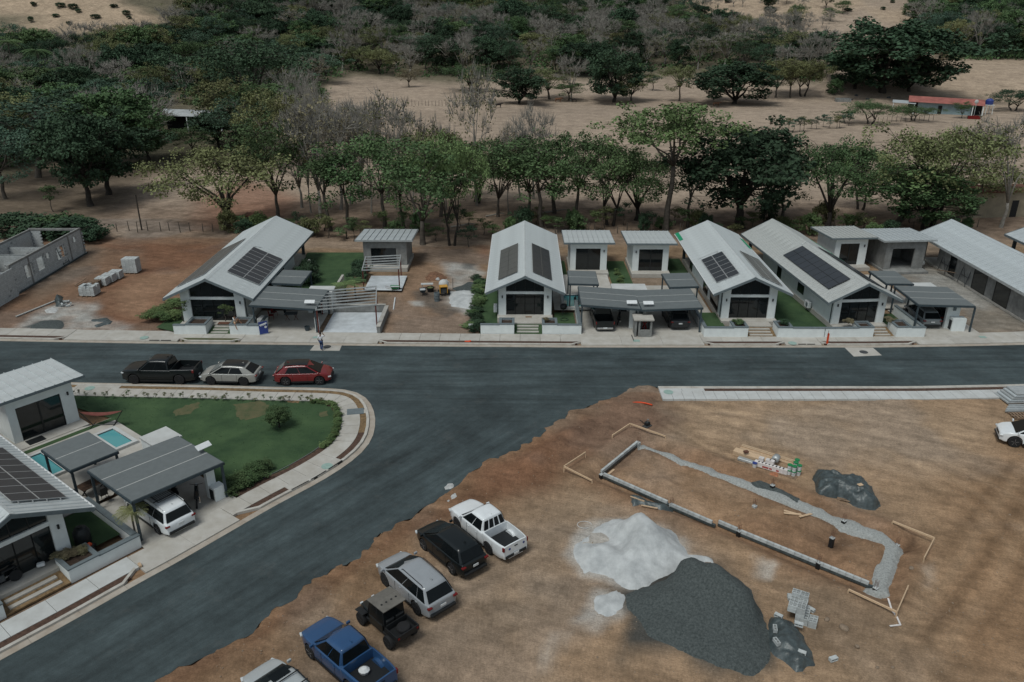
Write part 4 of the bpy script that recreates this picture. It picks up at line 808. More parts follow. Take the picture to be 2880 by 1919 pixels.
steps('concrete entrance steps under the green cornered roof', (21.6, 66.9), RZ, 2.65)
garden('white street wall with two planters before the long ribbed roof house', (32.6, 66.85), R(1), [('w', -4.0, -.95, 0, .25), ('p', -.95, .45, -.001, 1.5), ('p', 2.55, 3.95, -.001, 1.8), ('w', 3.95, 5.2, 0, .25), ('w', 4.95, 5.2, .25, 5.8)])
steps('concrete entrance steps right of the orange post', (33.1, 66.9), R(1), 2.0)
# terraces and lawns in the row
def quad_sheet(name, pts, z, mt): return sheet(name, [(p[0], p[1]) for p in pts], z, mt)
for pl, z, mt, nm in (
    (pxpoly('R4', [(690, 800), (840, 935), (930, 935), (1240, 750), (1200, 630), (790, 630)], .3), .30, 'concrete', 'terrace'),
    ([(6.2, 67.2), (17.6, 67.2), (17.6, 74.6), (6.2, 74.6)], .105, 'concrete', 'driveway'),
    ([(-23.4, 67.1), (-12.3, 67.1), (-12.3, 68.0), (-18.1, 68.0), (-18.1, 73.6), (-24.9, 73.6), (-24.9, 70)], .105, 'concrete', 'driveway'),
    ([(37.6, 67.0), (43.4, 67.0), (43.2, 73.8), (37.4, 73.8)], .105, 'concrete', 'driveway'),
    ([(4.2, 79.9), (9.6, 79.9), (9.6, 74.7), (6.6, 73.2), (4.2, 73.2)], .31, 'concrete', 'terrace'),
    ([(13.4, 80.6), (19.5, 80.6), (19.5, 70.4), (18.2, 70.4), (18.0, 74.6), (13.3, 74.6)], .30, 'concrete', 'terrace'),
    ([(-25.0, 79.6), (-18.2, 79.6), (-18.2, 73.8), (-25.0, 73.8)], .30, 'concrete', 'terrace'),
    ([(36.2, 84.5), (40.6, 84.5), (40.6, 73.9), (36.2, 73.9)], .22, 'concrete', 'terrace'),
    ([(4.2, 86), (4.2, 80.4), (6.2, 80.4), (6.2, 90), (4.4, 90)], .06, 'lawn', 'lawn'), ([(10.9, 90), (10.9, 75), (13.2, 75), (13.2, 90)], .06, 'lawn', 'lawn'), ([(17.8, 91), (17.8, 81), (20, 81), (20, 91)], .06, 'lawn', 'lawn'),
    ([(25.2, 67.3), (30.2, 67.3), (28.6, 88), (25.2, 88)], .07, 'lawn', 'lawn'), ([(-25, 93.5), (-25, 80), (-18, 80), (-17.5, 93.5)], .06, 'lawn', 'lawn'),
    ([(-1.4, 70), (-3.8, 70), (-3.9, 83), (-1.4, 83)], .06, 'lawn', 'lawn'), ([(-3.0, 67.9), (-.2, 67.9), (-.2, 70.0), (-3.0, 70)], .07, 'lawn', 'lawn'), ([(4.1, 67.9), (6.0, 67.9), (6.0, 72.5), (4.1, 72.5)], .33, 'lawn', 'lawn'),
    ([(17.9, 67.2), (20.0, 67.2), (20.0, 72.5), (17.9, 72.5)], .33, 'lawn', 'lawn'), ([(35.3, 67.2), (37.3, 67.2), (37.3, 72.5), (35.3, 72.5)], .2, 'lawn', 'lawn'),
    ([(-32.3, 75), (-33.5, 69), (-31.1, 67.8), (-28.3, 67.8), (-28.3, 69.6), (-31.2, 70), (-31.2, 75)], .2, 'lawn', 'lawn'),
    ([(-17.6, 68.0), (-12.5, 67.9), (-12.5, 73.1), (-17.6, 73.1)], .115, 'pour_white', 'poured_slab'), ([(-15.7, 79.4), (-11.7, 79.2), (-11.7, 84.1), (-15.7, 84.1)], .22, 'pour_white', 'poured_slab')):
    sheet(nm, pl, z, mt); PADS.append(pl)
def pool(label, o, rz, w_, d_, z=.52, depth=.5, rim=.3):
    root = thing('pool', label, 'pool', (o[0], o[1], 0), rz)
    MB().bx(-rim, w_ + rim, -rim, 0, z - .25, z).bx(-rim, w_ + rim, d_, d_ + rim, z - .25, z).bx(-rim, 0, 0, d_, z - .25, z).bx(w_, w_ + rim, 0, d_, z - .25, z).build('rim', 'concrete_white', root, bevel=.01)
    for a in ((0, w_, -.02, 0), (0, w_, d_, d_ + .02), (-.02, 0, 0, d_), (w_, w_ + .02, 0, d_)): MB().bx(*a, z - .24, z - .02).build('tile_band', 'pool_tile', root)
    MB().bx(0.002, w_ - .002, .002, d_ - .002, z - .24, z - .11).build('water', 'water', root)
m = bpy.data.materials.new('water'); m.use_nodes = True; b = m.node_tree.nodes['Principled BSDF']; M['water'] = m
b.inputs['Base Color'].default_value = (.09, .31, .33, 1); b.inputs['Roughness'].default_value = .06; b.inputs['Specular IOR Level'].default_value = .5
n = m.node_tree.nodes; l = m.node_tree.links; t_ = n.new('ShaderNodeTexNoise'); t_.inputs['Scale'].default_value = 3; bp = n.new('ShaderNodeBump'); bp.inputs['Strength'].default_value = .08; l.new(t_.outputs['Fac'], bp.inputs['Height']); l.new(bp.outputs[0], b.inputs['Normal'])
pool('pool beside the middle house partly under its pergola', (5.25, 73.75), RZ, 3.0, 3.3)
pool('pool partly under the pergola by the green cornered roof', (15.0, 73.9), RZ, 3.2, 3.0)
pool('pool at the far left house behind its pergola', (-21.3, 74.6), RZ, 2.9, 3.0)
# ---- corner house, bottom left (its own axes)
A7 = R(51.6); O7 = Vector((-34.26, 47.42, 0))
def c7(x, y, z=0.0): return Vector((O7.x + x * math.cos(A7) - y * math.sin(A7), O7.y + x * math.sin(A7) + y * math.cos(A7), z))
H7 = house('large near house with solar panels, cut off by the left edge', c7(-5.6, -15.0), A7, 3.85, 19.0, 4.78, 3.1, 2.55, mt='roof_metal', pitch=.46, gutter=2, wins=[('glass_wall', 1, 6.0, 9.0, .55, 2.6)])
solar('large near solar panel array at the left edge', H7, 3.85, 4.78, 3.1, 1, .35, 8, 2, 1.42, 1.05, .55)
casita('near white cabin with black sliding door beside the corner lawn', c7(0, 0), A7, 4.4, 4.0, 3.86, 3.7, .35, dx0=.55, dw=2.95, ov=(.72, .62, .6), np_=9, lampx=4.0, mt='roof_metal')
canopy('big near grey carport over the white minivan', c7(-.05, -16.75), A7, 5.75, 5.1, 2.88, 2.62, 3, [(.1, .1), (5.65, .1), (5.65, 5.0), (.1, 5.0)], lights=[(5.75, 2.2)])
canopy('near grey pergola over the dining table', c7(-.6, -10.55), A7, 2.9, 3.85, 2.72, 2.68, 2, [(.1, .1), (.1, 3.7), (2.8, .1), (2.8, 3.7)], 'pergola', 'pergola', z0=.3)
storage('white flat roofed storage box behind the near carport', c7(4.25, -11.4), A7, 1.75, 1.85, 2.3)
r = thing('partition_wall', 'white stepped wall at the outer post of the near carport', 'wall', c7(4.85, -16.0), A7)
MB().bx(0, .55, 0, .3, .08, 2.2).build('wall', 'white_wall', r); MB().bx(.02, .75, -.62, -.002, .08, 1.0).build('locker', 'white_wall', r); MB().bx(-.02, .018, -.5, -.1, .15, .85).build('door', 'frame_black', r)
garden('near white street wall with long planter before the corner house', c7(-4.08, -17.1), A7, [('p', 0, 1.65, 0, 1.6), ('w', 1.65, 3.9, 0, .3), ('w', 3.6, 3.9, .3, 6.0), ('p', -5.4, -3.2, 0, 1.6)], h_=.78)
steps('near entrance steps of the corner house', c7(-7.25, -17.1), A7, 3.15)
for pl, z, mt, nm in ((poly([c7(-.2, -17.6), c7(5.9, -17.6), c7(5.9, -11.2), c7(-.2, -11.2)]), .09, 'concrete', 'driveway'),
    (poly([c7(-1.4, 1), c7(-3, .2), c7(-3, -11.2), c7(1.2, -11.2), c7(3, -9.4), c7(6.0, -9.4), c7(6.0, -1.4), c7(4.6, -1.4)]), .30, 'concrete', 'terrace'),
    (poly([c7(-.9, -1.9), c7(-.9, -1.45), c7(6.1, -1.45), c7(6.1, -1.95)]), .312, 'lawn', 'lawn'),
    (poly([c7(-2.9, -15.4), c7(-.5, -15.4), c7(-.5, -11.3), c7(-2.9, -11.3)]), .30, 'lawn', 'lawn')):
    sheet(nm, pl, z, mt); PADS.append(pl)
pool('small plunge pool with white rim beside the hammock', c7(4.0, -6.15), A7, 1.15, 2.75, .5, rim=.28)
pool('larger turquoise pool half hidden by the near roof edge', c7(-1.9, -6.2), A7, 2.4, 3.4, .5, rim=.2)
# corner lawn
inner = offset(cor_k, -2.46); i0 = 0
lw = [(p.x, p.y) for p in inner if p.y > c7(5.95, -16.4).y]
lawn_pl = lw + [(c7(6.0, -17.05).x, c7(6.0, -17.05).y), (c7(6.1, -10).x, c7(6.1, -10).y), (c7(6.1, -1.0).x, c7(6.1, -1.0).y), (c7(4.9, 4.5).x, c7(4.9, 4.5).y), (-60, 60)]
sheet('lawn', lawn_pl, .09, 'lawn'); PADS.append(lawn_pl)
for i, (r_, pts, mt) in enumerate((('S1', [(1600, 640), (1700, 590), (1830, 560), (1830, 600), (1740, 670), (1610, 680)], 'lawn_dry'), ('S4', [(210, 660), (420, 610), (520, 650), (480, 740), (300, 790), (220, 730)], 'lawn_dry'), ('S4', [(980, 720), (1040, 710), (1050, 750), (990, 760)], 'lawn_dry'), ('S4', [(670, 600), (805, 600), (790, 635), (690, 632)], 'dry_turf'), ('S1', [(2150, 580), (2330, 560), (2340, 690), (2200, 730)], 'lawn_dry'))):
    pl = pxpoly(r_, pts, .1); pl = [(p.x + random.uniform(-.12, .12), p.y + random.uniform(-.12, .12)) for p in refine([Vector((a, b_, 0)) for a, b_ in pl + pl[:1]], .25)[:-1]]
    sheet('dry_patch', pl, .096 + i * .001, mt, 'structure')
pl = poly(piece(cor_k, Lc, 0, 1, 0, 1, 0, 1).v and [offset(cor_k, -2.44)[i] for i in range(0)]) if False else None
# brown soil edging between lawn and pavement
ei, eo = offset(cor_k, -2.95), offset(cor_k, -2.44)
a0, a1 = [i for i in range(len(Lc)) if CS((940, 1093)) < Lc[i] < CS((760, 1432))][0], [i for i in range(len(Lc)) if CS((940, 1093)) < Lc[i] < s_d0 - .5][-1]
sheet('soil_edging', [(p.x + random.uniform(-.1, .1), p.y + random.uniform(-.1, .1)) for p in ei[a0:a1]] + [(p.x, p.y) for p in eo[a0:a1][::-1]], .104, 'mulch')
pl = pxpoly('S4', [(175, 1310), (360, 1215), (460, 1270), (330, 1330), (230, 1350)], .1); sheet('concrete_apron', pl, .108, 'concrete')
# ---- unfinished block building on the left lot
B0 = thing('block_shell', 'roofless grey concrete block shell on the left dirt lot', 'unfinished building', (-55.2, 70, 0))
bm_ = MB().box((0, 0, 0), (.385, .145, .185), 0).mesh('concrete_block'); bm_.materials.append(M['block'])
NB = [0]; rest = MB()
def block_wall(ax, ay, bx_, by_, h_, opens=(), th=.15, visible=False, core='mortar'):
    d = Vector((bx_ - ax, by_ - ay, 0)); L_ = d.length; d.normalize(); rz = math.atan2(d.y, d.x)
    segs = sorted(opens); core_mb = MB(); x = 0; cuts = []
    def sec(x0, x1, z0, z1):
        if x1 - x0 < .02 or z1 - z0 < .02: return
        c_ = Vector((ax, ay, 0)) + d * ((x0 + x1) / 2); core_mb.box((c_.x, c_.y, (z0 + z1) / 2), (x1 - x0, th - .02, z1 - z0), rz)
    for (o0, o1, z0, z1) in segs: sec(x, o0, 0, h_); sec(o0, o1, 0, z0); sec(o0, o1, z1, h_); x = o1
    sec(x, L_, 0, h_); core_mb.build('wall_core', core, B0)
    nr = int(h_ / .2)
    for r_ in range(nr):
        s_ = .2 if r_ % 2 == 0 else 0.0; k = 0
        while s_ + .2 < L_ :
            cx, cz = s_ + .2, r_ * .2 + .1
            if not any(o0 - .1 < cx < o1 + .1 and z0 - .02 < cz < z1 + .02 for (o0, o1, z0, z1) in segs) and random.random() > .01:
                p = Vector((ax, ay, cz)) + d * cx
                if visible and NB[0] < 298 and r_ >= nr - 13 and True:
                    ob = bpy.data.objects.new('concrete_block', bm_); COL.objects.link(ob); ob.parent = B0; ob.location = p; ob.rotation_euler.z = rz; NB[0] += 1
                else: rest.box(p, (.385, .145, .185), rz)
            s_ += .4
rx = -52.2 + 55.2; lx = -58.3 + 55.2
block_wall(rx, 8.4, rx, 23.3, 3.1, [(2.6, 3.9, 1.0, 2.35), (4.9, 6.2, 1.0, 2.4), (6.9, 7.5, 1.8, 2.4), (9.0, 10.6, 1.0, 2.4), (12.9, 13.4, 2.0, 2.6)], visible=True)
block_wall(rx + .45, -2, rx + .45, 8.3, 3.0, [(1, 3, 1, 2.4)]); block_wall(lx, -2, lx, 23.3, 2.9, [(12, 14, 1, 2.4), (17, 18.5, 1, 2.4)])
for y in (9.0, 12.5, 15.2, 18.4): block_wall(lx + .1, y, rx - .1, y, 2.2 + .1 * (y % 2), [(2.2, 3.0, 0, 2.4)] if y < 15 else [])
block_wall(lx + .1, 23.3, lx + 1.2, 23.3, 2.9); block_wall(rx - 1.2, 23.3, rx, 23.3, 2.9)
o_ = rest.build('concrete_block', 'block', B0, fix=False); o_['kind'] = 'stuff'; o_.name = 'block_courses'
MB().bx(lx - .1, rx + .1, 23.2, 23.4, 2.9, 3.15).build('lintel_beam', 'raw_render', B0); MB().bx(rx - .09, rx + .09, 8.4, 23.2, 3.1, 3.25).build('ring_beam', 'raw_render', B0); MB().bx(lx - .09, lx + .09, -2, 23.2, 2.9, 3.05).build('ring_beam', 'raw_render', B0)
for y in (8.5, 11.9, 20.2, 23.2): MB().bx(rx - .12, rx + .1, y - .14, y + .14, 0, 3.18).build('pier', 'raw_render', B0)
MB().bx(rx - .2, rx + .25, -2, 23.5, -.1, .12).build('footing', 'tarp', B0)
PADS.append([(-58.4, 68), (-51.5, 68), (-51.9, 93.4), (-58.4, 93.4)])
# ---------------------------------------------------------------- vehicles
def paint_mat(name, col, rough=.28, dust=.12):
    m = mat(name, col, rough, .05, 2, spec=.35, coat=.5 if max(col) > .05 else .12); return m
for nm_, c_ in (('paint_black', (.008, .011, .012)), ('paint_white', (.66, .68, .69)), ('paint_silver', (.27, .285, .30)), ('paint_beige', (.27, .265, .245)), ('paint_red', (.155, .012, .014)), ('paint_blue', (.022, .066, .155)), ('paint_grey', (.17, .185, .19)), ('paint_darkgrey', (.022, .024, .026)), ('paint_silver2', (.36, .38, .385))): paint_mat(nm_, c_)
mat('utv_roof', (.135, .125, .11), .6, .15, 2)
def sharp(o, a=32):
    me = o.data; me.polygons.foreach_set('use_smooth', [True] * len(me.polygons))
    try: me.set_sharp_from_angle(angle=R(a))
    except Exception: pass
    return o
def interp(tab, x):
    if x <= tab[0][0]: return tab[0][1]
    for (a, b_), (c_, d_) in zip(tab, tab[1:]):
        if x <= c_: t = (x - a) / (c_ - a); return b_ + (d_ - b_) * t
    return tab[-1][1]
def wheel(root, x, y, r, wd, side, rim):
    t = wd / 2
    w_ = MB().lathe([(r * .62, -t), (r * .93, -t), (r, -t * .7), (r, t * .7), (r * .93, t), (r * .62, t)], (0, 0, 0), 22, 'Y').build('wheel', 'rubber', root); w_.location = (x, y, r); sharp(w_)
    m_ = MB().lathe([(r * .61, side * t * .55), (r * .64, side * t * .98)], (0, 0, 0), 18, 'Y')
    m_.lathe([(r * .16, side * t * .5), (r * .14, side * t * .99)], (0, 0, 0), 10, 'Y')
    for k in range(5):
        a = 2 * math.pi * k / 5 + .3; m_.bar((math.cos(a) * r * .12, side * t * .88, math.sin(a) * r * .12), (math.cos(a) * r * .62, side * t * .93, math.sin(a) * r * .62), r * .13, t * .18)
    m_.build('rim', rim, w_)
def car(label, cat, name, o, heading, paint, L=4.6, W=1.86, H=1.68, wb=2.67, fo=.9, r=.35, belt=1.0, hood=.86, nose=.70, cowl=None, cab=None, wins=((.05, .425), (.437, .765), (.777, .94)), bed=None, rim='rim_silver', tail=None, roofm=None, rails=None, trim='black_plastic', cladding=True, tail_h=None, roof_w=.74, bars=False, group=None, z0=0.0, rearglass=(.12, .86), two_tone=False, lights_front=True, steer=0):
    th = R(heading); root = thing(name, label, cat, (o[0], o[1], z0), th, group)
    xfw = wb / 2; xrw = -wb / 2; xf = xfw + fo; xr = xf - L; hwid = W / 2; Ra = r + .075
    cb = cab or dict(xfb=xfw + .14, xfr=xfw - 1.05, xrr=xr + .62, xrb=xr + .13)
    tl = tail_h or belt + .0
    top = [(xr, tl - .16), (xr + .05, tl - .05), (xr + .13, tl + .01), (cb['xfb'], belt + .01), (xf - .42, hood + .01), (xf - .28, hood - .035), (xf - .1, nose + .07), (xf - .03, nose + .02), (xf, nose - .06)]
    if bed: top = [(xr, bed['rail']), (bed['x1'], bed['rail']), (bed['x1'] + .01, belt), (cb['xfb'], belt + .01), (xf - .5, hood), (xf - .25, hood - .04), (xf - .08, nose + .08), (xf - .02, nose + .02), (xf, nose - .05)]
    xs_ = set(round(xr + L * i / 30, 3) for i in range(31)) | {round(xf - v, 3) for v in (.28, .1, .03)} | {round(xr + v, 3) for v in (.05, .13)}
    for xw in (xfw, xrw):
        for k in range(-8, 9): xs_.add(round(xw + Ra * math.sin(math.pi / 2 * k / 8), 3))
        xs_.add(round(xw - Ra - .01, 3)); xs_.add(round(xw + Ra + .01, 3))
    if bed:
        for x in (xr + .07, xr + .08, bed['x1'], bed['x1'] - .05, bed['x1'] - .06, bed['x1'] + .01): xs_.add(round(x, 3))
    xs_ = sorted(x for x in xs_ if xr <= x <= xf)
    mb = MB(); rings = []
    for x in xs_:
        u = (x - (xf + xr) / 2) / (L / 2); wv = hwid * (1 - (.24 if u > 0 else .13) * abs(u) ** 6)
        zb = .30 + (.06 if abs(u) > .93 else 0)
        for xw in (xfw, xrw):
            dxx = x - xw
            if abs(dxx) < Ra: zb = max(zb, r + math.sqrt(Ra * Ra - dxx * dxx))
        zt = interp(top, x); zm = min(max(zb + .03, .62), zt - .12); inbed = bed and xr + .075 < x < bed['x1'] - .055
        zb = min(zb, zt - .16)
        zc = max(zt - .07, zm + .02)
        zlow = .30; half = [(.001, zlow), (wv - .30, zlow), (wv - .295, max(zb, zlow)), (wv * .965, zb), (wv * .985, zb + .02), (wv, zm), (wv * .99, zc - .03), (wv * .975, zt - .025), (wv * .94, zt)]
        if inbed: half += [(wv * .95 - .07, zt), (wv * .95 - .08, bed['floor']), (.001, bed['floor'])]
        else: half += [(wv * .80, zt + .012), (wv * .45, zt + .03), (.001, zt + .035)]
        ring = [(x, y, z) for y, z in half] + [(x, -y, z) for y, z in half[::-1]]
        rings.append(ring)
    o0 = 0; nR = len(rings[0])
    for rg in rings: mb.v += rg
    for i in range(len(rings) - 1):
        for j in range(nR):
            a = i * nR + j; b_ = i * nR + (j + 1) % nR; mb.f.append((a, b_, b_ + nR, a + nR))
    mb.f.append(tuple(range(nR))); mb.f.append(tuple((len(rings) - 1) * nR + j for j in range(nR))[::-1])
    body = sharp(mb.build('body', paint, root), 50)
    if not bed: body.data.polygons.foreach_set('use_smooth', [True] * len(body.data.polygons)); sd_m = body.modifiers.new('round', 'SUBSURF'); sd_m.levels = sd_m.render_levels = 1
    if bed: MB().bx(xr + .10, bed['x1'] - .07, -hwid * .85 + .0, hwid * .85, bed['floor'] + .004, bed['floor'] + .02).build('bed_liner', 'black_plastic', root)
    # cabin
    wbt, wrf = hwid * .93, hwid * roof_w; zb, zr = belt - .015, H
    P = {'Bf': Vector((cb['xfb'], wbt, zb)), 'Br': Vector((cb['xrb'], wbt, zb)), 'Rf': Vector((cb['xfr'], wrf, zr - .035)), 'Rr': Vector((cb['xrr'], wrf * .97, zr - (.085 if not bed else .05)))}
    mir = lambda v: Vector((v.x, -v.y, v.z))
    nst = 9; mb = MB()
    def roofz(t): return zr - .035 - (.07 if not bed else .02) * t * t + .045 * math.sin(math.pi * min(1, max(0, .10 + t * .78)))
    rg = []
    for i in range(nst):
        t = i / (nst - 1); b_ = P['Bf'].lerp(P['Br'], t); q = P['Rf'].lerp(P['Rr'], t); q.z = roofz(t)
        q1 = b_.lerp(q, .90); q2 = Vector((q.x, q.y * .86, q.z + .018)); rg.append([b_, q1, q2, Vector((q.x, q.y * .5, q.z + .038)), Vector((q.x, 0, q.z + .045)), Vector((q.x, -q.y * .5, q.z + .038)), mir(q2), mir(q1), mir(b_)])
    for k in rg: mb.v += [tuple(v) for v in k]
    for i in range(nst - 1):
        for j in range(8): a = i * 9 + j; mb.f.append((a, a + 1, a + 10, a + 9))
    mb.f.append(tuple(range(9))); mb.f.append(tuple((nst - 1) * 9 + j for j in range(9))[::-1])
    cabin = mb.build('cabin', paint, root, smooth=True); sd_m = cabin.modifiers.new('round', 'SUBSURF'); sd_m.levels = sd_m.render_levels = 2
    if roofm:
        rp_ = MB(); kk = [(rg[i][2:7]) for i in range(0, nst)]; up = Vector((0, 0, .04))
        for i in range(nst - 1):
            for j in range(4): rp_.add([kk[i][j] * 1 + up, kk[i][j + 1] + up, kk[i + 1][j + 1] + up, kk[i + 1][j] + up], [(0, 1, 2, 3)])
        rp_.build('roof_panel', roofm, root)
    def pane(nm, c4, u0, u1, v0, v1, off=.012, parent=root, mt='car_glass'):
        Bf, Br, Rf, Rr = c4; f_ = lambda u, v: Bf.lerp(Br, u).lerp(Rf.lerp(Rr, u), v)
        q = [f_(u0, v0), f_(u1, v0), f_(u1, v1), f_(u0, v1)]; nn = (q[1] - q[0]).cross(q[3] - q[0]).normalized()
        ctr = (q[0] + q[2]) / 2; 
        if nn.dot(ctr - Vector((0, 0, .6))) < 0: nn = -nn
        q = [p + nn * off for p in q]; lo = [p - nn * (off + .02) for p in q]
        return MB().add(q + lo, [(0, 1, 2, 3), (7, 6, 5, 4), (0, 4, 5, 1), (1, 5, 6, 2), (2, 6, 7, 3), (3, 7, 4, 0)]).build(nm, mt, parent)
    pane('windshield', (P['Bf'], mir(P['Bf']), P['Rf'], mir(P['Rf'])), .05, .95, .06, .93)
    rw = pane('rear_window', (P['Br'], mir(P['Br']), P['Rr'], mir(P['Rr'])), .07, .93, *rearglass)
    if bars:
        for k in (.27, .5, .73): pane('window_bar', (P['Br'], mir(P['Br']), P['Rr'], mir(P['Rr'])), k - .02, k + .02, .1, .9, .02, rw, paint)
    for sgn in (1, -1):
        sw = (lambda v: v) if sgn > 0 else mir
        for a, b_ in wins: pane('side_window', (sw(P['Bf']), sw(P['Br']), sw(P['Rf']), sw(P['Rr'])), a, b_, .07, .90)
        mx_ = cb['xfb'] - .22; MB().box((mx_, sgn * (hwid + .10), belt + .10), (.10, .2, .15)).build('mirror', paint if paint != 'paint_white' else 'paint_white', root, bevel=.02)
        for k in (.42, .78): MB().box((cb['xfb'] + (cb['xrb'] - cb['xfb']) * k, sgn * (hwid * .99 + .012), belt - .17), (.16, .03, .035)).build('door_handle', paint, root) if not bed or k < .9 else None
        for xw in (xfw, xrw): wheel(root, xw, sgn * (hwid - .115), r, .225, sgn, rim)
        for k in (.30, .62) if not bed else (.34, .80): xx_ = cb['xfb'] + (cb['xrb'] - cb['xfb']) * k; MB().bx(xx_ - .008, xx_ + .008, min(sgn * hwid * .97, sgn * (hwid + .004)), max(sgn * hwid * .97, sgn * (hwid + .004)), .42, belt - .06).build('door_seam', 'black_plastic', root)
        if cladding: MB().bx(xrw + Ra + .02, xfw - Ra - .02, sgn * hwid * .985 - .02, sgn * hwid * .985 + .03, .26, .40).build('side_sill', trim, root)
        # lights
        MB().box((xf - .13, sgn * hwid * .70, nose - .045), (.24, .36, .11), rz=-sgn * R(20)).build('headlight', 'lamp_clear', root, bevel=.02)
        tz = (bed['rail'] - .16) if bed else tl - .12
        MB().box((xr + .06, sgn * hwid * (.885 if bed else .82), tz), (.16, .10 if bed else .26, .26 if bed else .10)).build('tail_light', 'tail_red', root, bevel=.02)
        if rails: 
            a, b_ = P['Rf'].lerp(P['Rr'], .12), P['Rf'].lerp(P['Rr'], .92); MB().tube([(a.x, sgn * (a.y * .93), a.z + .05), (a.x - .1, sgn * a.y * .93, a.z + .12), (b_.x + .1, sgn * b_.y * .93, b_.z + .11), (b_.x, sgn * b_.y * .93, b_.z + .05)], .022, 6).build('roof_rail', rails, root)
    MB().box((xf - .035, 0, nose - .12), (.09, W * .42, .20)).build('grille', 'black_plastic', root, bevel=.02)
    MB().box((xf - .03, 0, .40), (.14, W * .74, .16)).build('front_bumper', trim, root, bevel=.03)
    MB().box((xr + .02, 0, .46), (.16, W * .80, .18)).build('rear_bumper', trim if not bed else 'chrome' if trim == 'chrome' else trim, root, bevel=.03)
    MB().box((xr - .005 if not bed else xr - .062, 0, .80 if not bed else .52), (.03, .34, .13)).build('license_plate', 'plate_white', root)
    if bed: MB().box((xr - .012, 0, bed['rail'] - .16), (.03, .22, .05)).build('tailgate_handle', 'black_plastic', root)
    for k in (1,):
        ant = P['Rf'].lerp(P['Rr'], .85); MB().add([(ant.x + .12, -.02, H + .03), (ant.x + .12, .02, H + .03), (ant.x - .08, .02, H + .03), (ant.x - .08, -.02, H + .03), (ant.x - .08, 0, H + .12)], [(0, 1, 2, 3), (0, 1, 4), (1, 2, 4), (2, 3, 4), (3, 0, 4)]).build('antenna_fin', paint, root)
    return root, P, dict(xf=xf, xr=xr, hw=hwid, H=H)
def at_wheels(a, b_, half=.80):
    f_ = (a - b_).normalized(); lf = Vector((-f_.y, f_.x, 0)); c_ = (a + b_) / 2 - lf * half; return (c_.x, c_.y)
def ctr_from(mid_left, heading, half=.8):
    th = R(heading); return (mid_left[0] + math.sin(th) * half, mid_left[1] - math.cos(th) * half)
# parked along the main road
car('black crew cab pickup parked along the road beside the corner lawn', 'pickup', 'pickup_truck', ctr_from((-28.6, 57.5), 179, .86), 179, 'paint_black', 5.9, 2.06, 1.95, 3.68, 1.0, .42, 1.22, 1.16, .98, cab=dict(xfb=1.48, xfr=.52, xrr=-.98, xrb=-1.15), wins=((.08, .475), (.495, .92)), bed=dict(x1=-1.22, rail=1.28, floor=.75), rim='rim_black', roof_w=.76)
r_, P_, D_ = car('champagne beige SUV with black roof, parked behind the black pickup', 'SUV', 'suv', ctr_from((-22.85, 57.2), 177.6, .84), 177.6, 'paint_beige', 4.68, 1.88, 1.60, 2.67, .93, .37, 1.0, .93, .72, rim='rim_black', roofm='paint_black', cab=dict(xfb=1.53, xfr=.40, xrr=-1.42, xrb=-2.27), wins=((.07, .43), (.445, .76)))
car('dark red SUV parked nearest the junction', 'SUV', 'suv', ctr_from((-16.85, 57.2), 3, -.82) if False else (-16.85, 58.05), 3.0, 'paint_red', 4.55, 1.87, 1.64, 2.68, .90, .38, 1.02, .95, .74, rim='rim_silver', roofm='paint_black', cab=dict(xfb=1.52, xfr=.42, xrr=-1.45, xrb=-2.18), wins=((.07, .44), (.455, .78)))
# the row on the dirt lot
wp = car('white double cab pickup with barred rear window on the dirt lot', 'pickup', 'pickup_truck', ctr_from((-2.2, 37.25), 129.5), 129.5, 'paint_white', 5.25, 1.86, 1.80, 2.95, .95, .37, 1.10, 1.04, .86, cab=dict(xfb=1.22, xfr=.34, xrr=-.78, xrb=-.93), wins=((.10, .52), (.545, .92)), bed=dict(x1=-.98, rail=1.16, floor=.62), rim='rim_black', bars=True)
bs = car('black SUV parked beside the white pickup on the dirt lot', 'SUV', 'suv', ctr_from((-4.06, 35.42), 130.4), 130.4, 'paint_black', 4.6, 1.84, 1.70, 2.66, .92, .36, 1.04, .96, .76)
ss = car('silver SUV with roof rails between black SUV and open buggy', 'SUV', 'suv', ctr_from((-5.68, 32.44), 132), 132, 'paint_silver', 4.85, 1.92, 1.76, 2.82, .95, .38, 1.06, .99, .80, rails='paint_darkgrey', rim='rim_black')
bp_ = car('blue double cab pickup with white sack in its bed', 'pickup', 'pickup_truck', ctr_from((-8.30, 27.42), 137.0), 137.0, 'paint_blue', 5.3, 1.86, 1.80, 3.08, .92, .38, 1.08, 1.03, .86, cab=dict(xfb=1.28, xfr=.36, xrr=-.82, xrb=-.98), wins=((.10, .52), (.545, .92)), bed=dict(x1=-1.02, rail=1.14, floor=.62), trim='chrome' if False else 'black_plastic')
sb = car('silver SUV with sunroof and roof bars cut off by the bottom edge', 'SUV', 'suv', (-9.8, 25.45), 137.5, 'paint_silver2', 4.8, 1.92, 1.80, 2.75, .95, .38, 1.06, .99, .82, rails='black_plastic', rim='rim_silver')
rr = sb[0]; MB().slab([(.05, -.42, 1.885), (.55, -.42, 1.875), (.55, .42, 1.875), (.05, .42, 1.885)], .01).build('sunroof', 'car_glass', rr)
for x_ in (-.15, -.85): MB().tube([(x_, -.68, 1.93), (x_, .68, 1.93)], .028, 6).build('roof_bar', 'black_plastic', rr)
car('white SUV cut off by the right edge', 'SUV', 'suv', (36.35, 47.95), 160, 'paint_white', 4.8, 1.9, 1.8, 2.75, .95, .40, 1.06, .99, .80, rim='rim_silver', cladding=True)
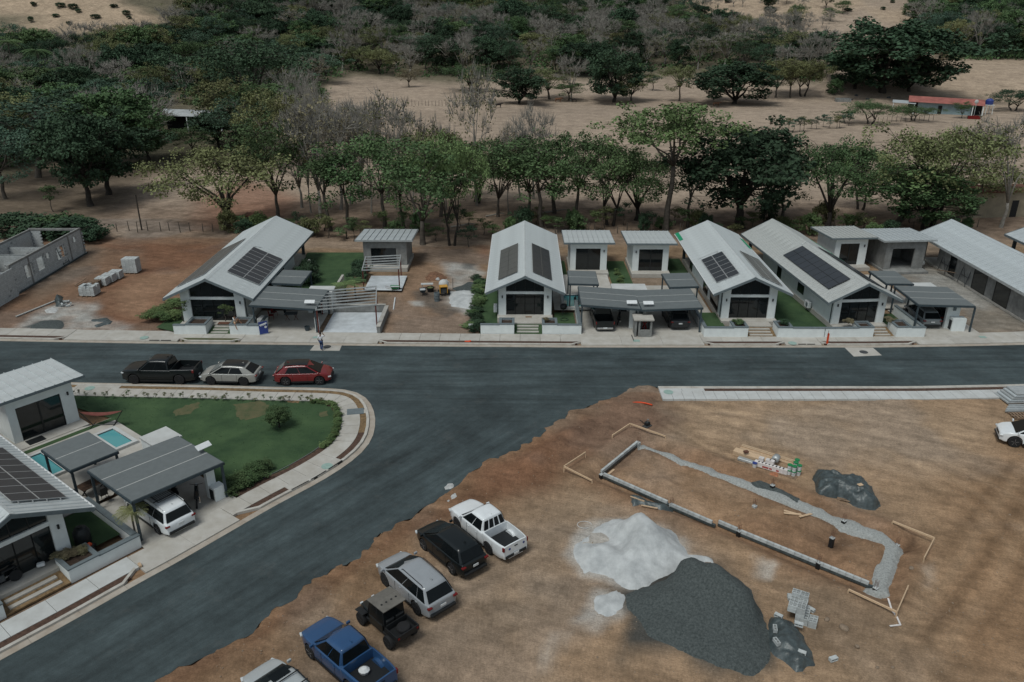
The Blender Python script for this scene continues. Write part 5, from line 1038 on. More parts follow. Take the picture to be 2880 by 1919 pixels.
# under the carports
mv = car('white minivan with black roof basket under the near carport', 'minivan', 'minivan', c7(1.95, -15.2), math.degrees(A7) + 90, 'paint_white', 5.12, 1.96, 1.74, 3.06, .95, .36, 1.02, .95, .76, cab=dict(xfb=1.72, xfr=.55, xrr=-2.25, xrb=-2.52), wins=((.07, .365), (.375, .665), (.675, .95)), rails='alu')
rk = thing('roof_basket', 'black metal roof basket on the white minivan', 'roof rack', mv[0].location + Vector((0, 0, 1.83)), mv[0].rotation_euler.z)
for y in np.linspace(-.48, .48, 9): MB().tube([(-1.35, y, .08), (-.1, y, .08)], .012, 4).build('slat', 'black_plastic', rk)
MB().tube([(-1.4, -.52, .2), (-.05, -.52, .2), (.12, 0, .2), (-.05, .52, .2), (-1.4, .52, .2), (-1.4, -.52, .2)], .018, 5).tube([(-1.4, -.52, .08), (-.05, -.52, .08), (-.05, .52, .08), (-1.4, .52, .08), (-1.4, -.52, .08)], .018, 5).build('rim_tube', 'black_plastic', rk)
for x_ in (-1.1, -.3): MB().tube([(x_, -.66, .02), (x_, .66, .02)], .03, 5).build('crossbar', 'black_plastic', rk)
car('black pickup reversed into the left half of the V shaped carport', 'pickup', 'pickup_truck', (8.6, 70.9), 91, 'paint_black', 5.25, 1.86, 1.80, 2.98, .93, .38, 1.08, 1.03, .86, cab=dict(xfb=1.22, xfr=.34, xrr=-.78, xrb=-.93), wins=((.10, .52), (.545, .92)), bed=dict(x1=-.98, rail=1.14, floor=.62), trim='chrome')
car('black SUV under the right half of the V shaped carport', 'SUV', 'suv', (15.65, 70.8), 91, 'paint_darkgrey', 4.7, 1.9, 1.75, 2.8, .92, .37, 1.06, .99, .82, rails='black_plastic')
car('silver grey SUV under the carport right of the ribbed roof', 'SUV', 'suv', (39.45, 71.1), 88, 'paint_grey', 4.55, 1.82, 1.68, 2.62, .93, .36, 1.02, .96, .76, rails='black_plastic')
car('dark car parked deep in shade beside the silver grey SUV', 'car', 'car', (41.6, 72.0), 88, 'paint_darkgrey', 4.2, 1.75, 1.5, 2.5, .85, .32, .92, .86, .66)
# emblem-like dots and lettering marks on the white pickup tailgate
for y in (-.55, .45): MB().lathe([(.07, 0), (.07, .01)], (wp[2]['xr'] - .02, y, .93), 12, 'X').build('tailgate_emblem', 'blue_plastic', wp[0])
# utility buggy
u = thing('utility_buggy', 'black open utility buggy with flat roof and spare wheel in its bed', 'buggy', (*ctr_from((-6.68, 29.82), 134.5, .72), 0), R(134.5))
for sx in (1.12, -1.12):
    for sg in (1, -1): wheel(u, sx, sg * .66, .36, .27, sg, 'rim_black')
b0 = MB(); b0.prism([(-1.55, -.62), (1.35, -.62), (1.6, -.45), (1.6, .45), (1.35, .62), (-1.55, .62)], .42, .62); b0.build('chassis', 'black_plastic', u, bevel=.03)
MB().add([(1.62, -.42, .6), (1.62, .42, .6), (.62, .60, .6), (.62, -.60, .6), (1.58, -.38, .86), (1.58, .38, .86), (.62, .58, 1.08), (.62, -.58, 1.08)], [(3, 2, 1, 0), (4, 5, 6, 7), (0, 1, 5, 4), (1, 2, 6, 5), (2, 3, 7, 6), (3, 0, 4, 7)]).build('hood', 'paint_black', u, bevel=.04)
for sg in (1, -1):
    MB().box((1.12, sg * .66, .82), (.72, .34, .07), ry=R(6)).build('fender', 'black_plastic', u, bevel=.03)
    MB().box((-.02, sg * .60, .76), (1.1, .05, .42)).build('door', 'paint_black', u, bevel=.02)
    MB().tube([(.62, sg * .60, 1.06), (.42, sg * .58, 1.86), (-.62, sg * .58, 1.90), (-.72, sg * .60, .7)], .03, 6).tube([(-.12, sg * .6, .95), (-.12, sg * .58, 1.87)], .028, 6).build('roll_bar', 'black_plastic', u)
    for xx in (.12, -.48): MB().box((xx, sg * .28, .80), (.48, .48, .12)).box((xx - .24, sg * .28, 1.05), (.12, .46, .5), ry=R(-10)).build('seat', 'black_plastic', u, bevel=.03)
    MB().box((1.56, sg * .34, .84), (.10, .16, .09)).build('headlight', 'lamp_clear', u, bevel=.01)
MB().slab([(.52, -.68, 1.91), (.52, .68, 1.91), (-.02, .70, 1.97), (-.02, -.70, 1.97)], .04).slab([(-.025, -.70, 1.97), (-.025, .70, 1.97), (-.82, .66, 1.94), (-.82, -.66, 1.94)], .04).build('roof', 'utv_roof', u)
for k, y in enumerate((-.42, -.15, .15, .42)): MB().lathe([(.055, 0), (.055, .01)], (-.34, y, 1.958), 10).build('roof_port', 'black_plastic', u)
for sg in (1, -1):
    MB().add([(.55, sg * .615, .98), (-.72, sg * .615, .98), (-.64, sg * .595, 1.84), (.43, sg * .595, 1.82)], [(0, 1, 2, 3)]).build('side_net', 'car_glass', u)
MB().add([(-.74, -.58, .98), (-.74, .58, .98), (-.66, .56, 1.84), (-.66, -.56, 1.84)], [(0, 1, 2, 3)]).build('rear_panel', 'car_glass', u)
MB().add([(.64, -.56, 1.08), (.64, .56, 1.08), (.46, .54, 1.84), (.46, -.54, 1.84)], [(0, 1, 2, 3)]).build('windshield', 'car_glass', u)
bd = MB().bx(-1.78, -.82, -.66, .66, .72, .76).bx(-1.78, -.82, -.66, -.61, .76, 1.02).bx(-1.78, -.82, .61, .66, .76, 1.02).bx(-1.78, -1.73, -.61, .61, .76, 1.02).bx(-.87, -.82, -.61, .61, .76, 1.1); bd.build('cargo_bed', 'black_plastic', u)
for sg in (1, -1): MB().box((-1.79, sg * .55, .9), (.04, .1, .08)).build('tail_light', 'tail_red', u)
t = thing('spare_wheel', 'spare wheel lying in the bed of the open buggy', 'wheel', u.location + Matrix.Rotation(R(134.5), 3, 'Z') @ Vector((-1.3, -.08, .78)), 0)
sharp(MB().lathe([(.2, 0), (.30, 0), (.34, .05), (.34, .17), (.30, .22), (.2, .22)], (0, 0, 0), 20).build('tyre', 'rubber', t)); MB().lathe([(.2, .04), (.19, .19)], (0, 0, 0), 14).build('rim', 'rim_black', t)
def bike(label, o, heading, z=.1, scale=1.0, lean=8):
    root = thing('motorcycle', label, 'motorcycle', (o[0], o[1], z), R(heading)); root.rotation_euler.x = R(lean)
    for x in (.68, -.66):
        w_ = sharp(MB().lathe([(.22, -.05), (.29, -.055), (.32, 0), (.29, .055), (.22, .05)], (0, 0, 0), 18, 'Y').build('wheel', 'rubber', root)); w_.location = (x, 0, .32)
        MB().lathe([(.22, -.02), (.22, .02)], (0, 0, 0), 12, 'Y').build('rim', 'rim_black', w_)
    MB().tube([(.68, .09, .32), (.46, .09, .95)], .025, 6).tube([(.68, -.09, .32), (.46, -.09, .95)], .025, 6).build('fork', 'chrome', root)
    MB().tube([(.42, -.38, 1.08), (.36, -.2, 1.06), (.42, 0, 1.0), (.36, .2, 1.06), (.42, .38, 1.08)], .016, 5).build('handlebar', 'black_plastic', root)
    MB().add([(.42, -.14, .82), (.42, .14, .82), (-.05, .13, .74), (-.05, -.13, .74), (.36, -.09, 1.0), (.36, .09, 1.0), (-.03, .08, .88), (-.03, -.08, .88)], [(3, 2, 1, 0), (4, 5, 6, 7), (0, 1, 5, 4), (1, 2, 6, 5), (2, 3, 7, 6), (3, 0, 4, 7)]).build('fuel_tank', 'paint_black', root, bevel=.04)
    MB().box((-.40, 0, .82), (.68, .22, .09), ry=R(4)).build('seat', 'black_plastic', root, bevel=.03)
    MB().box((.05, 0, .48), (.46, .28, .36)).build('engine', 'iron', root, bevel=.04); MB().box((-.76, 0, .74), (.3, .16, .04), ry=R(20)).build('rear_fender', 'black_plastic', root, bevel=.01)
    MB().tube([(.0, -.16, .32), (-.7, -.18, .42)], .05, 7).build('exhaust', 'chrome', root); MB().box((.58, 0, .92), (.1, .16, .16)).build('headlight', 'lamp_clear', root, bevel=.02)
    return root
bike('black motorcycle parked right of the white minivan', c7(4.1, -15.7), math.degrees(A7) + 60)
bike('second dark motorcycle in the shade deeper under the near carport', c7(3.6, -13.4), math.degrees(A7) + 100, lean=-6)
bike('dark motorcycle on the porch of the near corner house', c7(-6.6, -15.25), math.degrees(A7) + 175, z=.5)
bike('dark motorcycle standing beside the pickup in the V shaped carport', (10.15, 70.5), 80)
# ---------------------------------------------------------------- trees
def leaf_mat(name, col, var=.45, rnd=.28, col2=None):
    m = bpy.data.materials.new(name); m.use_nodes = True; n = m.node_tree.nodes; l = m.node_tree.links; b = n['Principled BSDF']
    b.inputs['Roughness'].default_value = .75; b.inputs['Specular IOR Level'].default_value = .12
    tc = n.new('ShaderNodeTexCoord'); nz = n.new('ShaderNodeTexNoise'); nz.inputs['Scale'].default_value = .55; nz.inputs['Detail'].default_value = 3; l.new(tc.outputs['Object'], nz.inputs['Vector'])
    nf = n.new('ShaderNodeTexNoise'); nf.inputs['Scale'].default_value = 6; nf.inputs['Detail'].default_value = 2; l.new(tc.outputs['Object'], nf.inputs['Vector'])
    ad = n.new('ShaderNodeMath'); ad.operation = 'ADD'; l.new(nz.outputs['Fac'], ad.inputs[0]); l.new(nf.outputs['Fac'], ad.inputs[1])
    rp_ = n.new('ShaderNodeValToRGB'); rp_.color_ramp.elements[0].position = .36; rp_.color_ramp.elements[1].position = .66
    hf = n.new('ShaderNodeMath'); hf.operation = 'MULTIPLY'; hf.inputs[1].default_value = .5; l.new(ad.outputs[0], hf.inputs[0]); l.new(hf.outputs[0], rp_.inputs[0])
    c2 = col2 or tuple(c * (1 + var) for c in col); rp_.color_ramp.elements[0].color = (*[c * (1 - var) for c in col], 1); rp_.color_ramp.elements[1].color = (*c2, 1)
    oi = n.new('ShaderNodeObjectInfo'); hsv = n.new('ShaderNodeHueSaturation'); mr = n.new('ShaderNodeMapRange'); mr.inputs[3].default_value = 1 - rnd; mr.inputs[4].default_value = 1 + rnd
    l.new(oi.outputs['Random'], mr.inputs[0]); l.new(mr.outputs[0], hsv.inputs['Value']); l.new(rp_.outputs[0], hsv.inputs['Color'])
    mh = n.new('ShaderNodeMapRange'); mh.inputs[3].default_value = .485; mh.inputs[4].default_value = .515; fr = n.new('ShaderNodeMath'); fr.operation = 'FRACT'; ml = n.new('ShaderNodeMath'); ml.operation = 'MULTIPLY'; ml.inputs[1].default_value = 7.3
    l.new(oi.outputs['Random'], ml.inputs[0]); l.new(ml.outputs[0], fr.inputs[0]); l.new(fr.outputs[0], mh.inputs[0]); l.new(mh.outputs[0], hsv.inputs['Hue'])
    l.new(hsv.outputs[0], b.inputs['Base Color']); M[name] = m
leaf_mat('leaf_lawn', (.05, .095, .038)); leaf_mat('leaf_green', (0.077, 0.123, 0.053)); leaf_mat('leaf_dark', (0.040, 0.070, 0.039)); leaf_mat('leaf_olive', (0.137, 0.146, 0.065)); leaf_mat('leaf_light', (0.115, 0.169, 0.068)); leaf_mat('leaf_dry', (0.192, 0.168, 0.102)); leaf_mat('leaf_blue', (0.063, 0.105, 0.070))
mat('bark', (.10, .085, .07), .95, .25, 3, .3, 10); mat('bark_dark', (.045, .038, .032), .95, .25, 3, .3, 10); mat('bark_pale', (.26, .24, .21), .95, .2, 3, .2, 10)
def tree_proto(H, Rc, zc, hc, ncl, nlf, ls, rc, tr, fork, nlimb, seed, twig=0, flat=.5, shell=.55, stems=1, bark='bark', twr=.02, droop=0.0, lob=.55):
    rd = random.Random(seed); tm = MB(); V3 = Vector
    rv = lambda s_=1.0: V3((rd.uniform(-1, 1), rd.uniform(-1, 1), rd.uniform(-1, 1))) * s_
    nodes = []; ends = []
    for st in range(stems):
        a0 = rd.uniform(0, 6.28); base = V3((math.cos(a0), math.sin(a0), 0)) * (0 if stems == 1 else tr * 1.6)
        top = base * 2.2 + V3((rd.uniform(-.35, .35), rd.uniform(-.35, .35), fork)); pts = [base + V3((0, 0, -.3)), base, base.lerp(top, .35) + rv(.12), base.lerp(top, .7) + rv(.15), top]
        t0 = tr / math.sqrt(stems); tm.tube(pts, [t0 * 1.5, t0 * 1.25, t0, t0 * .85, t0 * .75], 7)
        for k in range(max(1, nlimb // stems)):
            a = 2 * math.pi * (k + rd.random() * .7) / max(1, nlimb // stems) + a0; rr = Rc * rd.uniform(.45, .8)
            end = V3((math.cos(a) * rr, math.sin(a) * rr, zc + hc * rd.uniform(-.15, .55)))
            if k == 0 and stems == 1: end = V3((rd.uniform(-.2, .2) * Rc, rd.uniform(-.2, .2) * Rc, zc + hc * .7))
            mid1 = top.lerp(end, .3) + V3((0, 0, (end.z - top.z) * .10)) + rv(Rc * .05); mid2 = top.lerp(end, .65) + V3((0, 0, (end.z - top.z) * .08)) + rv(Rc * .07)
            ends.append(end); lp = [top, mid1, mid2, end]; r0 = t0 * .55; tm.tube(lp, [r0, r0 * .72, r0 * .48, r0 * .25], 5)
            for i in range(3):
                for f_ in (.35, .7, 1.0): nodes.append((lp[i].lerp(lp[i + 1], f_), r0 * (.7 - .18 * i)))
    lv = []; lfaces = 0; cl = []
    for k in range(ncl):
        for _ in range(30):
            d = rv().normalized(); u = rd.random() ** (1 / 3); u = shell + (1 - shell) * u if rd.random() < .8 else u
            p = V3((d.x * Rc * u, d.y * Rc * u, d.z * hc * u))
            if p.z < -flat * hc: continue
            break
        if ends and rd.random() < lob:
            e0 = rd.choice(ends); s3 = Rc * .30; p = V3((e0.x + rd.gauss(0, s3), e0.y + rd.gauss(0, s3), (e0.z - zc) + abs(rd.gauss(0, .22)) * hc - .1 * hc))
        jag = 1 + .22 * math.sin(3.1 * math.atan2(p.y, p.x) + seed) + .12 * math.sin(7.3 * math.atan2(p.y, p.x) + seed * 2)
        p = V3((p.x * jag, p.y * jag, p.z + zc)); cl.append(p)
        nd, r0 = min(nodes, key=lambda q: (q[0] - p).length + (1.5 if q[0].z > p.z + .3 else 0))
        m1 = nd.lerp(p, .5) + rv(.12 * Rc / 4) + V3((0, 0, .06 * Rc)); rb = max(twr * 1.3, min(.06, r0 * .5)); tm.tube([nd, m1, p], [rb, rb * .7, rb * .45], 3, cap=False)
        if twig:
            for _ in range(twig):
                dd = (rv() + V3((0, 0, .55)) + (p - V3((0, 0, zc - hc * .6))).normalized() * .9).normalized(); ln = rc * rd.uniform(.7, 1.5)
                s0 = m1.lerp(p, rd.uniform(.2, 1)); m2 = s0 + dd * ln * .5 + rv(.08); e = s0 + dd * ln + V3((0, 0, .08))
                tm.tube([s0, m2, e], [twr, twr * .75, twr * .4], 3, cap=False)
        if twig and rd.random() < .6: nodes.append((p, rb))
    verts = []; faces = []
    for p in cl:
        for _ in range(int(nlf * rd.uniform(.6, 1.35))):
            q = rv(); 
            while q.length > 1: q = rv()
            c_ = p + V3((q.x * rc, q.y * rc, q.z * rc * .62)) ; c_.z -= droop * rd.random() * rc
            nn = (rv() * .9 + V3((0, 0, .75)) + q * .5).normalized(); t = nn.orthogonal().normalized(); t.rotate(Matrix.Rotation(rd.uniform(0, 6.28), 3, nn)); s2 = nn.cross(t); a = ls * rd.uniform(.6, 1.35); b_ = a * rd.uniform(.45, .8)
            i = len(verts); verts += [c_ - t * a, c_ + s2 * b_ + t * a * .1, c_ + t * a, c_ - s2 * b_ + t * a * .1]; faces.append((i, i + 1, i + 2, i + 3))
    tmesh = tm.mesh('trunk'); tmesh.materials.append(M[bark]); tmesh.polygons.foreach_set('use_smooth', [True] * len(tmesh.polygons))
    cm = None
    if verts:
        cm = bpy.data.meshes.new('crown'); cm.from_pydata([tuple(v) for v in verts], [], faces); cm.update(); cm.materials.append(M['leaf_green'])
    return dict(t=tmesh, c=cm, H=max(zc + hc, max(p.z for p in cl) + rc * .5), R=Rc)
PR = {}
for i in range(3): PR['airy', i] = tree_proto(10, 4.2, 6.1, 3.9, 100, 60, .135, .85, .20, 2.2 + i * .7, 8, 10 + i, flat=.8, shell=.3, lob=.75)
for i in range(3): PR['spread', i] = tree_proto(9, 5.6, 6.1, 2.8, 145, 66, .13, .9, .30, 1.6 + .3 * i, 8, 20 + i, flat=.75, shell=.45, stems=2 if i else 1, bark='bark_dark', droop=.4)
for i in range(3): PR['dense', i] = tree_proto(10, 4.4, 6.0, 4.0, 190, 62, .19, .9, .34, 2.0, 8, 30 + i, flat=.85, shell=.72, bark='bark_dark')
for i in range(2): PR['tall', i] = tree_proto(15, 5.4, 11.8, 2.7, 115, 62, .16, .95, .26, 7.5, 6, 40 + i, flat=.7, shell=.5)
for i in range(2): PR['sparse', i] = tree_proto(11, 3.6, 7.2, 3.6, 70, 14, .13, .8, .18, 2.6, 6, 50 + i, twig=7, flat=.8, bark='bark_pale', twr=.034)
for i in range(3): PR['bare', i] = tree_proto(10, 4.0, 6.6, 3.3, 70, 0, .2, 1.0, .2, 2.2, 7, 60 + i, twig=9, flat=.7, bark='bark_pale', twr=.034)
for i in range(2): PR['bush', i] = tree_proto(2, 1.2, .95, .85, 70, 44, .09, .38, .05, .3, 6, 70 + i, flat=.95, shell=.6)
for i in range(2): PR['sapling', i] = tree_proto(3.2, .9, 2.2, 1.0, 20, 34, .09, .4, .05, 1.2, 3, 80 + i, flat=.9)
for i in range(2): PR['slim', i] = tree_proto(8.5, 2.4, 5.3, 3.3, 50, 52, .12, .68, .15, 3.6, 4, 90 + i, flat=.9, shell=.4)
def palm_proto(seed):
    rd = random.Random(seed); tm = MB().tube([(0, 0, -.3), (.1, 0, 2), (.05, .1, 5), (.2, .1, 8)], [.2, .16, .14, .12], 7); v = []; f = []
    for k in range(20):
        a = 6.28 * k / 20 + rd.uniform(-.1, .1); el = rd.uniform(.1, 1.1); d = Vector((math.cos(a), math.sin(a), 0)); s_ = Vector((-d.y, d.x, 0)); p = Vector((.2, .1, 8)); L = rd.uniform(2.2, 2.8); pts = []
        for i in range(7): t = i / 6; pts.append(p + d * L * t * math.cos(el * (1 - t)) + Vector((0, 0, math.sin(el) * L * t * .8 - 2.0 * t * t)))
        for i in range(6):
            for j in range(3):
                q = pts[i].lerp(pts[i + 1], j / 3); w_ = .5 * math.sin(math.pi * min(.98, (i + .6) / 6.6)) + .1
                for sg in (1, -1): n_ = len(v); v += [q, q + d * .10, q + s_ * sg * w_ + d * .22 - Vector((0, 0, w_ * .5)), q + s_ * sg * w_ * .9 + d * .16 - Vector((0, 0, w_ * .5))]; f.append((n_, n_ + 1, n_ + 2, n_ + 3))
    t = tm.mesh('trunk'); t.materials.append(M['bark']); c_ = bpy.data.meshes.new('crown'); c_.from_pydata([tuple(x) for x in v], [], f); c_.materials.append(M['leaf_green']); return dict(t=t, c=c_, H=9.2, R=2.6)
PR['palm', 0] = palm_proto(3); PR['palm', 1] = palm_proto(4)
NM = {'airy': 'broadleaf_tree', 'spread': 'spreading_tree', 'dense': 'dense_tree', 'tall': 'tall_tree', 'sparse': 'sparse_tree', 'bare': 'bare_tree', 'bush': 'shrub', 'sapling': 'sapling', 'slim': 'slender_tree', 'palm': 'palm_tree'}
tc_ = [0]
def tree(kind, p, h_, rad, label, leaf='leaf_green', group=None, cat=None, var=None, bark=None, lean=0.0):
    tc_[0] += 1; ks = [k for k in PR if k[0] == kind]; pr = PR[ks[(tc_[0] if var is None else var) % len(ks)]]
    root = thing(NM[kind], label, cat or ('shrub' if kind == 'bush' else 'tree'), p, random.uniform(0, 6.28), group)
    sx, sz = rad / pr['R'], h_ / pr['H']; root.scale = (sx, sx * random.uniform(.85, 1.15), sz); root.rotation_euler.x = lean + (random.uniform(-.06, .06) if kind in ('airy', 'slim', 'sparse', 'bare') else 0)
    for nm_, me, mt in (('trunk', pr['t'], bark), ('crown', pr['c'], leaf)):
        if me is None: continue
        o = bpy.data.objects.new(nm_, me); COL.objects.link(o); o.parent = root
        if mt: o.material_slots[0].link = 'OBJECT'; o.material_slots[0].material = M[mt]
    return root
def tree_px(kind, bx_, by_, ty, wpx, label, leaf='leaf_green', group=None, **k):
    p = T(bx_, by_) if by_ < 660 else G(bx_, by_, 0); tp = PY(bx_, ty, p.y + .0); v = Vector((p.x, p.y, p.z)) - Vector((0, 0, CH)); zc = v.y * _c - (v.z) * _s
    return tree(kind, p, max(1.0, tp.z - p.z), wpx / 2 * zc / F * 1.0, label, leaf, group, **k)
GR = 'trees along the lane behind the houses'
ROW = [('spread', 640, 640, 398, 345, 'wide spreading olive tree behind the far left house', 'leaf_olive', 0),
 ('airy', 782, 612, 352, 230, 'green tree with tall bare trunk rising behind the far left roof', 'leaf_green', 0),
 ('dense', 255, 580, 312, 200, 'dark dense tree left of the dirt track, front one of two trunks', 'leaf_dark', 0),
 ('dense', 306, 548, 318, 190, 'dark dense tree just behind the one left of the track', 'leaf_dark', 1),
 ('dense', 330, 470, 222, 230, 'rounded brighter green tree above the dark pair at left', 'leaf_green', 2),
 ('airy', 108, 500, 272, 270, 'leaning bluish green tree at the left edge', 'leaf_blue', 1),
 ('airy', 15, 560, 380, 200, 'dark tree cut off at the left edge below the leaning one', 'leaf_blue', 2),
 ('sparse', 902, 612, 268, 190, 'tall pale leafless tree left of the cabin frame', 'leaf_dry', 0),
 ('sparse', 960, 590, 300, 170, 'pale nearly bare tree beside the tall leafless one', 'leaf_dry', 1),
 ('bare', 1020, 560, 290, 210, 'grey bare tree over the left end of the pasture', 'leaf_dry', 0),
 ('sparse', 850, 585, 330, 150, 'thin pale tree right of the tall bare trunk', 'leaf_dry', 1),
 ('slim', 931, 650, 420, 130, 'slender tree with dark tufts behind the far left garden', 'leaf_green', 0),
 ('slim', 985, 648, 430, 130, 'second slender tree behind the unpainted cabin roof', 'leaf_green', 1),
 ('airy', 1083, 640, 372, 220, 'green tree directly above the unpainted cabin', 'leaf_green', 2),
 ('slim', 1136, 642, 440, 140, 'slim trunk tree at right corner of the unpainted cabin', 'leaf_light', 0),
 ('airy', 1189, 688, 395, 250, 'green tree by the lane left of the middle house', 'leaf_green', 0),
 ('spread', 1272, 690, 400, 230, 'thick trunked green tree at the lane edge beside the middle lot', 'leaf_light', 1),
 ('sparse', 1341, 578, 178, 130, 'very tall thin white leafless tree before the pasture', 'leaf_dry', 0),
 ('spread', 1340, 570, 385, 220, 'dark leaning tree behind the middle lot', 'leaf_olive', 2),
 ('bare', 1500, 560, 300, 120, 'small white leafless tree sticking up against the pasture', 'leaf_dry', 1),
 ('bare', 1465, 565, 330, 110, 'thin leafless tree left of the small white one', 'leaf_dry', 2),
 ('airy', 1487, 612, 384, 190, 'green tree right behind the middle house ridge', 'leaf_green', 1),
 ('slim', 1525, 640, 400, 150, 'slender green tree at right of the middle house ridge', 'leaf_green', 1),
 ('airy', 1621, 622, 392, 210, 'green tree behind the left of the two white cabins', 'leaf_green', 2),
 ('spread', 1715, 635, 405, 220, 'bushy green tree behind the two white cabins', 'leaf_green', 1),
 ('tall', 1872, 648, 286, 330, 'tallest bright green tree on slim trunk behind the right white cabin', 'leaf_light', 0),
 ('slim', 1934, 640, 420, 120, 'thin trunk tree left of the biggest dark tree', 'leaf_dark', 0),
 ('dense', 2082, 640, 350, 330, 'biggest dark tree with thick trunk behind the two solar roofs', 'leaf_dark', 0),
 ('spread', 2326, 640, 396, 270, 'dark green tree behind the long ribbed roof', 'leaf_green', 0),
 ('slim', 2522, 632, 428, 230, 'light leaning tree behind the bare concrete cabin', 'leaf_light', 1),
 ('spread', 2606, 640, 376, 290, 'big olive multi stemmed tree behind the unfinished house', 'leaf_olive', 1),
 ('dense', 2600, 645, 470, 200, 'lower dark foliage tree in front of the olive one', 'leaf_green', 1),
 ('sparse', 2815, 640, 318, 200, 'tall sparse tree at the right edge', 'leaf_olive', 0),
 ('airy', 2745, 600, 440, 160, 'small hazy tree beside the beige ruin', 'leaf_olive', 1),
 ('spread', 725, 350, 92, 330, 'huge dark spreading tree in the wood above the far left roof', 'leaf_dark', 0),
 ('airy', 668, 405, 232, 170, 'dull green tree right of the half hidden shed', 'leaf_olive', 1),
 ('airy', 765, 470, 250, 190, 'dull tree below the huge dark spreading one', 'leaf_olive', 2),
 ('airy', 845, 480, 265, 170, 'olive tree left of the pale leafless group', 'leaf_olive', 0),
 ('spread', 425, 400, 300, 120, 'light tree left in front of the half hidden shed', 'leaf_green', 2),
 ('dense', 420, 450, 330, 110, 'dim green tree between the dark pair and the shed', 'leaf_green', 1),
 ('sparse', 1010, 540, 290, 190, 'pale leafless tree, rightmost of the group before the pasture', 'leaf_dry', 0),
 ('bare', 930, 520, 270, 170, 'grey bare tree behind the pale leafless group', 'leaf_dry', 2),
 ('sparse', 1090, 570, 260, 200, 'thinly leaved tree above the unpainted cabin', 'leaf_olive', 1),
 ('airy', 1240, 610, 385, 180, 'green tree between the cabin and the middle house', 'leaf_olive', 2),
 ('airy', 1400, 610, 400, 170, 'green tree left behind the middle house roof', 'leaf_green', 0),
 ('airy', 1560, 600, 395, 180, 'green tree right behind the middle house roof', 'leaf_light', 1),
 ('spread', 1790, 620, 420, 190, 'low green tree under the tallest bright one', 'leaf_green', 0),
 ('airy', 2200, 610, 430, 150, 'green tree right beside the biggest dark tree', 'leaf_green', 2),
 ('sparse', 2720, 560, 340, 160, 'thin tree between the olive and the right edge trees', 'leaf_olive', 1),
 ('spread', 2420, 590, 440, 190, 'light green tree between the dark green and olive ones', 'leaf_light', 2)]
rw = random.Random(31)
for k, bx_, by_, ty, w_, lab, lf, vr in ROW:
    if k in ('airy', 'slim') or (k == 'spread' and bx_ > 800): ty += rw.uniform(-34, 16); w_ *= rw.uniform(.85, 1.3)
    tree_px(k, bx_, by_, ty, w_, lab, lf, GR, var=vr)
for i, (bx_, by_, ty, w_) in enumerate(((875, 600, 262, 80), (915, 560, 240, 70), (985, 575, 275, 90), (1045, 600, 300, 90), (1115, 590, 290, 80), (1165, 600, 320, 100), (1255, 590, 330, 80), (1430, 600, 345, 70))): tree_px('sparse' if i % 2 else 'bare', bx_, by_, ty, w_, 'tall narrow pale stem, ' + ['first', 'second', 'third', 'fourth', 'fifth', 'sixth', 'seventh', 'eighth'][i] + ' from the left in the row behind the houses', 'leaf_dry', GR)
for k, bx_, by_, ty, w_, lab, lf, vr in (('airy', 60, 410, 250, 190, 'tree in the gap left of the dark pair, upper', 'leaf_green', 0), ('dense', 180, 400, 255, 170, 'round tree above left of the dark pair', 'leaf_dark', 1), ('airy', 545, 440, 352, 120, 'tree between shed and spreading olive tree', 'leaf_green', 1), ('dense', 620, 420, 300, 130, 'dark tree just right of the shed clearing', 'leaf_dark', 2), ('airy', 700, 440, 270, 170, 'dull tree above the far left roof peak', 'leaf_blue', 0), ('spread', 375, 410, 300, 120, 'flat tree left of the half hidden shed', 'leaf_green', 1), ('bare', 300, 360, 250, 150, 'grey bare tree behind the brighter green one', 'leaf_dry', 1), ('airy', 890, 450, 300, 150, 'hazy tree at the left end of the pasture', 'leaf_olive', 1), ('bare', 860, 400, 230, 140, 'bare tree at the wood corner by the pasture', 'leaf_dry', 2), ('airy', 20, 470, 330, 160, 'tree at the left edge below the woods', 'leaf_dark', 1)): tree_px(k, bx_, by_, ty, w_, lab, lf, 'trees of the left wood edge', var=vr)
FG = 'trees standing on the pasture'
